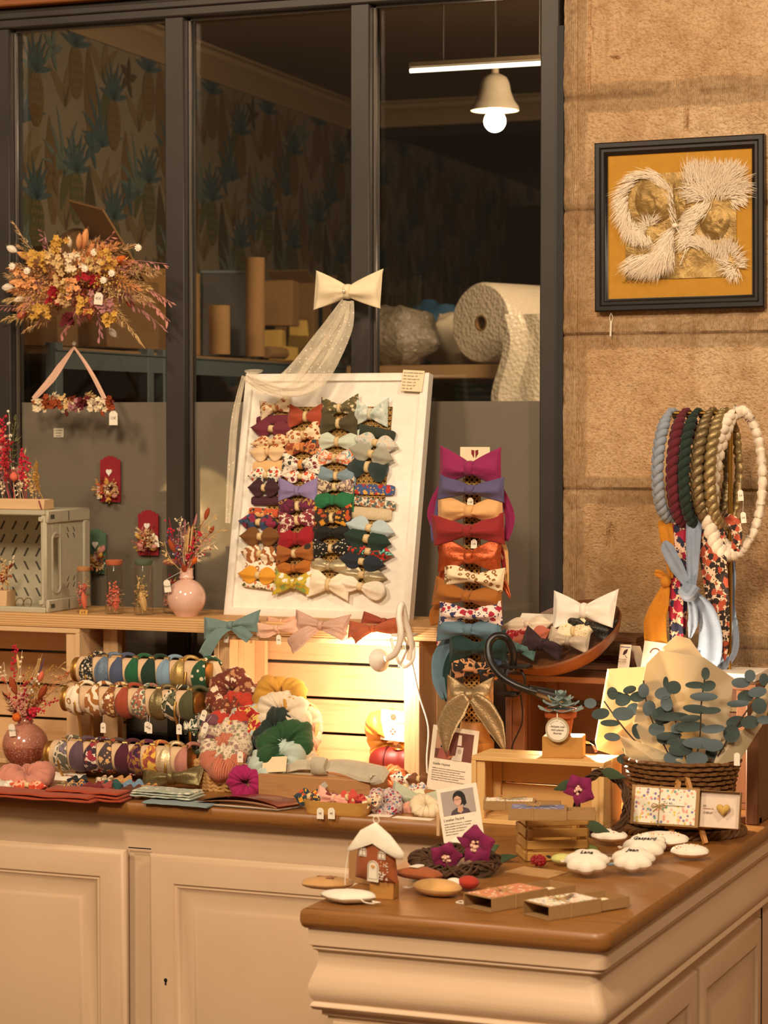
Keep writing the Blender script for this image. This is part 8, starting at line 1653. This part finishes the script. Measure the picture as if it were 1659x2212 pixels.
def orchid(label, loc, s_, rot, sd=0, group='magenta felt orchids'):
    o = thing('felt_orchid', label, 'felt flower', loc, rot, group)
    for i, a in enumerate((90, 162, 234, 306, 18)):
        a = math.radians(a + sd * 17); m = M(); d = V((math.cos(a), -.35, math.sin(a))); m.leaf(V((0, 0, 0)), d * s_, s_ * (.30 if i in (1, 2) else .66), V((0, -1, 0)), .30, th=.0014, tip=.8); m.build('petal', MAG, o)
    m = M(); rr = random.Random(sd)
    for i in range(9): m.ell((rr.uniform(-1, 1) * s_ * .16, -s_ * .38 - rr.random() * .004, rr.uniform(-1.2, 1.2) * s_ * .22), s_ * .10, 8, 5)
    m.build('stamens', PKF, o); return o
WQ = T_(982, 1885); wreath('vine wreath lying flat behind the felt house with magenta flowers', Matrix.Translation((WQ.x, WQ.y, CT + .022)) @ Euler((.10, .04, 0)).to_matrix().to_4x4(), .068, .022, 3, 18)
orchid('large magenta felt orchid on the flat wreath before the portrait card', atY(1034, 1822, 4.20), .040, (.1, .3, 0), 1); orchid('smaller magenta felt orchid at the left of the flat wreath', atY(962, 1846, 4.15), .032, (.3, -.4, .3), 2)
for (x, y, Y, x2, y2, Y2_, w_, lab) in ((940, 1905, 4.22, 955, 1868, 4.25, .014, 'rounded green felt leaf at the wreath front'), (962, 1895, 4.22, 1002, 1880, 4.22, .014, 'second green felt leaf beside the first on the wreath'), (1060, 1870, 4.36, 1118, 1848, 4.33, .011, 'pointed green felt leaf sticking out right of the wreath'), (1040, 1850, 4.36, 1078, 1825, 4.38, .014, 'dark green felt leaf behind the large orchid')):
    a = atY(x, y, Y); b = atY(x2, y2, Y2_); m = M(); m.leaf(V((0, 0, 0)), b - a, w_, V((0, -.8, .6)), .1, th=.0014, tip=.7); o = m.build('felt_leaf', S_('felt', '4c5c38' if w_ > .012 else '344428'), loc=a); tag(o, lab, 'felt leaf', 'green felt leaves on the flat wreath')
m = M(); m.cbox((-.03, -.008, 0), (.03, .012, .002), .0005); q = T_(1005, 1868); tag(m.build('paper_label', PAPER, loc=(q.x, q.y, CT + .04), rot=(.3, .15, -.2)), 'white folded paper label caught in the flat wreath', 'label')
WU = wreath('upright vine wreath with a magenta flower between the crate and wicker basket', Matrix.Translation(atY(1300, 1737, 4.60)) @ Euler((PI / 2 - .15, 0, -.35)).to_matrix().to_4x4(), .062, .010, 5, 12)
orchid('magenta felt orchid hanging on the upright wreath\'s left side', atY(1255, 1705, 4.57), .034, (0, .4, 0), 3, 'magenta felt orchids')
for (x, y, x2, y2, lab) in ((1248, 1690, 1196, 1706, 'dark felt leaf pointing left from the upright wreath'), (1300, 1665, 1352, 1680, 'dark felt leaf on the upright wreath\'s top right'), (1262, 1775, 1320, 1800, 'dark felt leaf on the upright wreath\'s lower edge')):
    a = atY(x, y, 4.58); b = atY(x2, y2, 4.57); m = M(); m.leaf(V((0, 0, 0)), b - a, .011, V((0, -1, .2)), .12, th=.0014, tip=.8); tag(m.build('felt_leaf', LG, loc=a), lab, 'felt leaf', 'dark felt leaves on the upright wreath')
# ================================================================== felt house and charms
HB = S_('felt', '984e22'); WHF = S_('felt', 'e8dcc8'); q = T_(823, 1942)
b1 = thing('wood_block', 'small wood block under the felt house, at the front', 'block', (q.x, q.y + .016, CT), .1); m = M(); m.cbox((-.022, -.018, 0), (.022, .018, .030), .001); m.build('block', wood('b07c38', '8c5c28', 'X', 1, .6, 'small_block', False), b1)
q = T_(765, 1915); b2 = thing('kraft_box', 'small kraft cube behind the left side of the felt house', 'box', (q.x + .006, q.y + .05, CT), -.3); m = M(); m.cbox((-.028, -.022, 0), (.028, .022, .075), .001); m.build('box', wood('a87c4c', '8c6438', 'Z', 1, .7, 'kraft_cube', False), b2)
FH = thing('felt_house', 'brown felt gingerbread house with a snowy white roof and embroidered windows', 'felt ornament', (b1.location.x - .012, b1.location.y - .010, CT + .030), (.05, .05, -.1))
body = [(-.041, .002), (.0, -.002), (.044, .002), (.040, .03), (.036, .055), (.022, .080), (.0, .096), (-.022, .080), (-.036, .055), (-.040, .03)]
def dense(o_, k_=4):
    out = []
    for i in range(len(o_)):
        a, b = o_[i], o_[(i + 1) % len(o_)]
        for j in range(k_): out.append((a[0] + (b[0] - a[0]) * j / k_, a[1] + (b[1] - a[1]) * j / k_))
    return out
m = M(); pillow(m, dense(body), .016, X=RX90); m.build('house_body', HB, FH)
roof = [(-.058, .050), (-.051, .047), (-.043, .058), (-.035, .068), (-.026, .071), (-.018, .084), (-.008, .087), (0, .093), (.008, .086), (.020, .081), (.028, .069), (.038, .064), (.047, .047), (.056, .048), (.058, .060), (.030, .088), (0, .108), (-.030, .090)]
m = M(); pillow(m, dense(roof, 2), .013, X=TR((0, -.006, 0)) @ RX90); m.build('snow_roof', WHF, FH, ang=170)
def arch(cx, z0, w_, h_): return [(cx - w_, z0), (cx + w_, z0)] + [(cx + w_ * math.cos(a), z0 + h_ - w_ + w_ * math.sin(a)) for a in [PI * i / 10 for i in range(11)]]
for nm, ar in (('door', arch(.002, .003, .011, .038)), ('window', arch(-.020, .046, .0075, .016)), ('window', arch(.018, .045, .0075, .016))):
    m = M(); m.prism(ar, .0015, X=TR((0, -.0150 if nm == 'door' else -.0140, 0))); w__ = m.build(nm, WHF, FH)
    cx = sum(p[0] for p in ar) / len(ar); cz = sum(p[1] for p in ar) / len(ar); m = M(); yy = -.0168 if nm == 'door' else -.0158; sc2 = .82
    m.tube([(cx + (x - cx) * sc2, yy, cz + (z - cz) * sc2) for x, z in ar], .0005, 4, closed=True)
    if nm == 'window': m.tube([(cx, yy, ar[0][1] + .002), (cx, yy, ar[0][1] + .014)], .0005, 4); m.tube([(cx - .006, yy, cz), (cx + .006, yy, cz)], .0005, 4)
    m.build('stitching', plain('70482c', .9, name='brown_thread'), w__)
    if nm == 'door': m = M(); m.prism([(x, z + .030) for x, z in heart(.0042)], .0008, X=TR((.002, -.0166, 0))); m.build('door_heart', S_('felt', 'c8904c'), w__)
m = M(); rr = random.Random(4)
for i in range(40): a = rr.random(); m.ell((.020 + rr.uniform(-.008, .010), -.014, .008 + rr.random() * .032), .0012, 5, 3)
m.build('embroidered_blossom', WHF, FH); m = M(); m.tube([(.0 + .006 * math.cos(a), -.004, .112 + .006 * math.sin(a)) for a in [2 * PI * i / 16 for i in range(16)]], .0009, 5, closed=True); m.tube(smooth([(-.050, -.010, .052), (-.054, -.014, .02), (-.052, -.02, -.01)]), .0008, 4); m.build('hanging_cord', PAPER, FH)
def charm(name, label, cat, px, py, outl, T, mats, rz=0, z=.0, rx=0, ry=0, group=None, extra=None, two=True):
    p = T_(px, py); o = thing(name, label, cat, (p.x, p.y, CT + T + z), (rx, ry, rz), group); m = M(); pillow(m, outl, T, k=0, k2=1 if len(mats) > 1 else 0); m.build('body', list(mats), o, ang=170)
    if extra: extra(o, T)
    return o
BGE = S_('felt', 'c49464'); BRN = S_('felt', '8c5028')
def cordloop(o, a, s_=.012, nm='hanging_cord', tail=True):
    m = M(); x, y = a; m.tube(smooth([(x, y, 0), (x + s_ * .8, y - s_ * .5, -.004), (x + s_ * 2, y - s_ * .2, -.006), (x + s_ * 2.6, y + s_ * .5, -.005), (x + s_ * 1.6, y + s_ * .6, -.004), (x + s_ * 2.2, y - s_ * .2, -.004), (x + s_ * 3, y + s_ * .2, -.004)]), .0009, 5); m.build(nm, PAPER, o)
charm('felt_gingerbread', 'tan felt gingerbread charm with brown windows at the left front of the worktop', 'felt ornament', 708, 1925, oval(.045, .030, 28, .12, 6), .011, (S_('felt', 'c09058'),), .3, .004, 0, 0, None, lambda o, T: [(lambda m: (m.tube([(-.02 + .006 * i, .004 + .004 * math.sin(i * 2), T * .95) for i in range(7)], .0014, 5), m.box((.005, -.010, T), (.014, .010, .001)), m.build('brown_stitching', BRN, o)))(M())])
charm('felt_tree', 'white felt snow-covered shape with a cord nearest the left worktop corner', 'felt ornament', 748, 1952, dense([(-.052, .012), (-.03, .018), (-.018, .030), (-.002, .024), (.012, .034), (.026, .022), (.046, .026), (.052, .008), (.03, -.012), (.0, -.026), (-.03, -.012)], 3), .012, (WHF, S_('felt', 'd8c4a8')), .1, 0, 0, 0, None, lambda o, T: cordloop(o, (.03, -.012)))
charm('felt_mitten', 'beige felt mitten charm with stitched seams beside the flat wreath', 'felt ornament', 945, 1935, oval(.046, .030, 28, .05, 3), .015, (S_('felt', 'cc9c5c'),), -.15, 0, 0, 0, None, lambda o, T: cordloop(o, (-.044, -.006), -.008))
charm('felt_house', 'second brown felt house lying behind the standing one', 'felt ornament', 905, 1905, dense([(-.04, -.02), (.045, -.022), (.05, .004), (.01, .026), (-.03, .024)], 4), .012, (HB,), -.2, .004, 0, 0, None, lambda o, T: [(lambda m: (m.prism(arch(.0, -.012, .010, .030), .001, X=TR((-.005, .0, T + .000), rx=-PI / 2)), m.build('door', WHF, o)))(M())])
charm('felt_mushroom', 'red capped white felt mushroom charm left of the orange dotted box', 'felt ornament', 1012, 1925, oval(.020, .016), .012, (S_('felt', 'a82c14'),), 0, .004, 0, 0, None, lambda o, T: [(lambda m: (pillow(m, oval(.016, .013), .009, X=TR((-.026, -.004, -.002))), m.build('stalk', WHF, o)))(M())])
p = T_(1000, 1953); m = M(); m.tube(smooth([(0, 0, .001), (-.008, .018, .002), (-.014, .004, .001), (.014, 0, .001), (.02, .002, .001), (.0, .03, .003)]), .0009, 5); tag(m.build('loose_string', PAPER, loc=p), 'loose white string end in front of the mitten', 'string')
gc = 'white felt cloud charms with embroidered names'
INK = plain('2c2420', .9, name='dark_thread')
for (x, y, s_, rz, nm_, lab) in ((1268, 1895, 1, .12, 'Lana', 'left cloud charm embroidered with a name beginning with L'), (1368, 1890, .98, .05, 'Jean', 'right front cloud charm with a short embroidered name'), (1392, 1868, .98, .18, 'Gaspard', 'rear cloud charm with a longer name, partly behind the others')):
    charm('felt_cloud', lab, 'felt ornament', x, y, oval(.036 * s_, .028 * s_, 48, .20, 7, .5), .019, (WHF, S_('felt', 'dcc8ac')), rz, .010 if y > 1880 else .014, .42, 0, gc, lambda o, T: (textmesh(nm_, .013, INK, o, TR((0, -.002, T + .0008)), 'embroidered_name', 'CENTER', .0006, .3), cordloop(o, (-.034, .006), -.006)))
gm = 'iced felt biscuit charms'
SPR = [plain(c, .8, name='bead') for c in ('c89030', 'f0e4cc', 'c86c40')]
def beads(o, T, a=.03, b=.02, n_=14, sd=1):
    rr = random.Random(sd)
    for k_ in range(n_): th = rr.random() * 6.28; q_ = rr.random() ** .5 * .8; m = M(); m.ell((a * q_ * math.cos(th), b * q_ * math.sin(th), T * math.sqrt(1 - q_ * q_ * .9)), .0015, 6, 4); m.build('bead', SPR[k_ % 3], o)
for (x, y, a, b, rz, z, lab) in ((1316, 1828, .036, .022, .0, .004, 'iced biscuit charm alone behind the green éclair'), (1432, 1835, .050, .030, .1, .004, 'largest ring-shaped iced biscuit below the easel'), (1400, 1845, .034, .020, .3, .010, 'flat iced biscuit half under the large ring one'), (1490, 1858, .036, .022, .1, 0, 'iced biscuit charm nearest the right worktop edge')):
    charm('felt_biscuit', lab, 'felt ornament', x, y, oval(a, b, 28, .06, 8), .013, (WHF, BGE), rz, z + .004, .16, 0, gm, lambda o, T: beads(o, T, a, b, 14, int(x)))
for (x, y, c_, lab) in ((1216, 1872, 'c8c474', 'yellow green felt macaron charm on the kraft paper'), (1266, 1852, '809848', 'leaf green felt macaron charm with a clasp behind the yellow one')):
    charm('felt_macaron', lab, 'felt ornament', x, y, oval(.023, .016), .010, (S_('felt', c_),), .25, .005, 0, 0, 'green felt macarons', lambda o, T: [(lambda m: (m.tube(smooth([(.02, 0, 0), (.026, -.002, -.01), (.034, -.004, -.012)]), .0012, 5), m.leaf(V((-.02, .004, 0)), V((-.034, .012, .003)), .003), m.build('clasp', plain('6c6450', .3, .8, 'dull_metal'), o)))(M())])
p = T_(1158, 1885); o = thing('kraft_envelope', 'kraft paper envelope under the red felt raspberry', 'envelope', p, -.25); m = M(); m.cbox((-.05, -.035, 0), (.05, .035, .0015), .0004); m.add([(-.05, -.035, .0018), (.05, -.035, .0018), (0, .01, .0024)], [(0, 1, 2)]); m.build('sheet', plain('b88c58', .85, name='kraft_env'), o)
p = T_(1310, 1850); m = M(); m.cbox((-.045, -.02, 0), (.045, .02, .0015), .0004); tag(m.build('kraft_envelope', plain('b08450', .85, name='kraft_env2'), loc=p, rot=(0, 0, .1)), 'kraft card beneath the macarons and cloud charms', 'envelope')
p = T_(1163, 1876); o = thing('felt_raspberry', 'small red felt raspberry on the kraft envelope', 'felt ornament', (p.x, p.y, CT + .015)); m = M(); rr = random.Random(8)
for i in range(60): d = V((rr.gauss(0, 1), rr.gauss(0, 1), rr.gauss(0, 1))).normalized(); m.ell((d.x * .013, d.y * .009, d.z * .009), .0035, 6, 4)
m.build('drupelets', plain('8c0c14', .7, name='red_felt_ball'), o); m = M(); m.ell((0, 0, 0), (.013, .009, .009), 12, 8); m.build('core', plain('7c0a10', .7, name='red_felt_core'), o)
for (x, y, c_, lab) in ((1345, 1848, '3c5c68', 'teal wrapped cord end behind the rear cloud'), (1330, 1868, '6c8890', 'grey blue cord end between the two front clouds')):
    p = T_(x, y, .006); m = M(); m.tube([(-.014, -.003, 0), (0, 0, .002)], .0028, 8); m.tube(smooth([(-.014, -.003, 0), (-.04, -.006, -.003), (-.06, -.004, -.003)]), .0007, 4); tag(m.build('tassel_cord', plain(c_, .8, name='wrapped_cord'), loc=p), lab, 'cord')
# a straw disc lamp in the front room, seen only as its reflection in the frosted film
G_ = atY(424, 1112, YG - .006); d_ = ray(424, 1112); lq = G_ + V((d_.x, -d_.y, d_.z)) * 2.3
SLp = thing('straw_wall_lamp', 'round straw lamp in the front room, reflected in the frosted glass', 'lamp', lq, 0)
m = M(); m.lathe([(.001, .03), (.06, .02), (.13, .004), (.165, -.01), (.165, -.014), (.13, 0), (.06, .014), (.001, .024)], 40, X=Matrix.Rotation(-PI / 2, 4, 'X'), caps=False)
t = NT('lit_straw', .8); v = t.co(); t.col('e0b878'); t.b.inputs['Emission Strength'].default_value = 12; t.l(t.ramp(t.noise(v, 40, 3), [(.3, 'b08448'), (.7, 'e0b878')]), t.b.inputs['Emission Color']); m.build('straw_shade', t.m, SLp)
m = M(); m.ell((.01, .05, .01), .022, 14, 8); m.build('bulb', glow('fff0d0', 60, 'lamp_bulb'), SLp)
m = M(); m.tube([(0, .0, .1), (0, 0, 2.2)], .003, 6); m.build('cord', plain('4a4038', .7, name='cord_cover'), SLp)
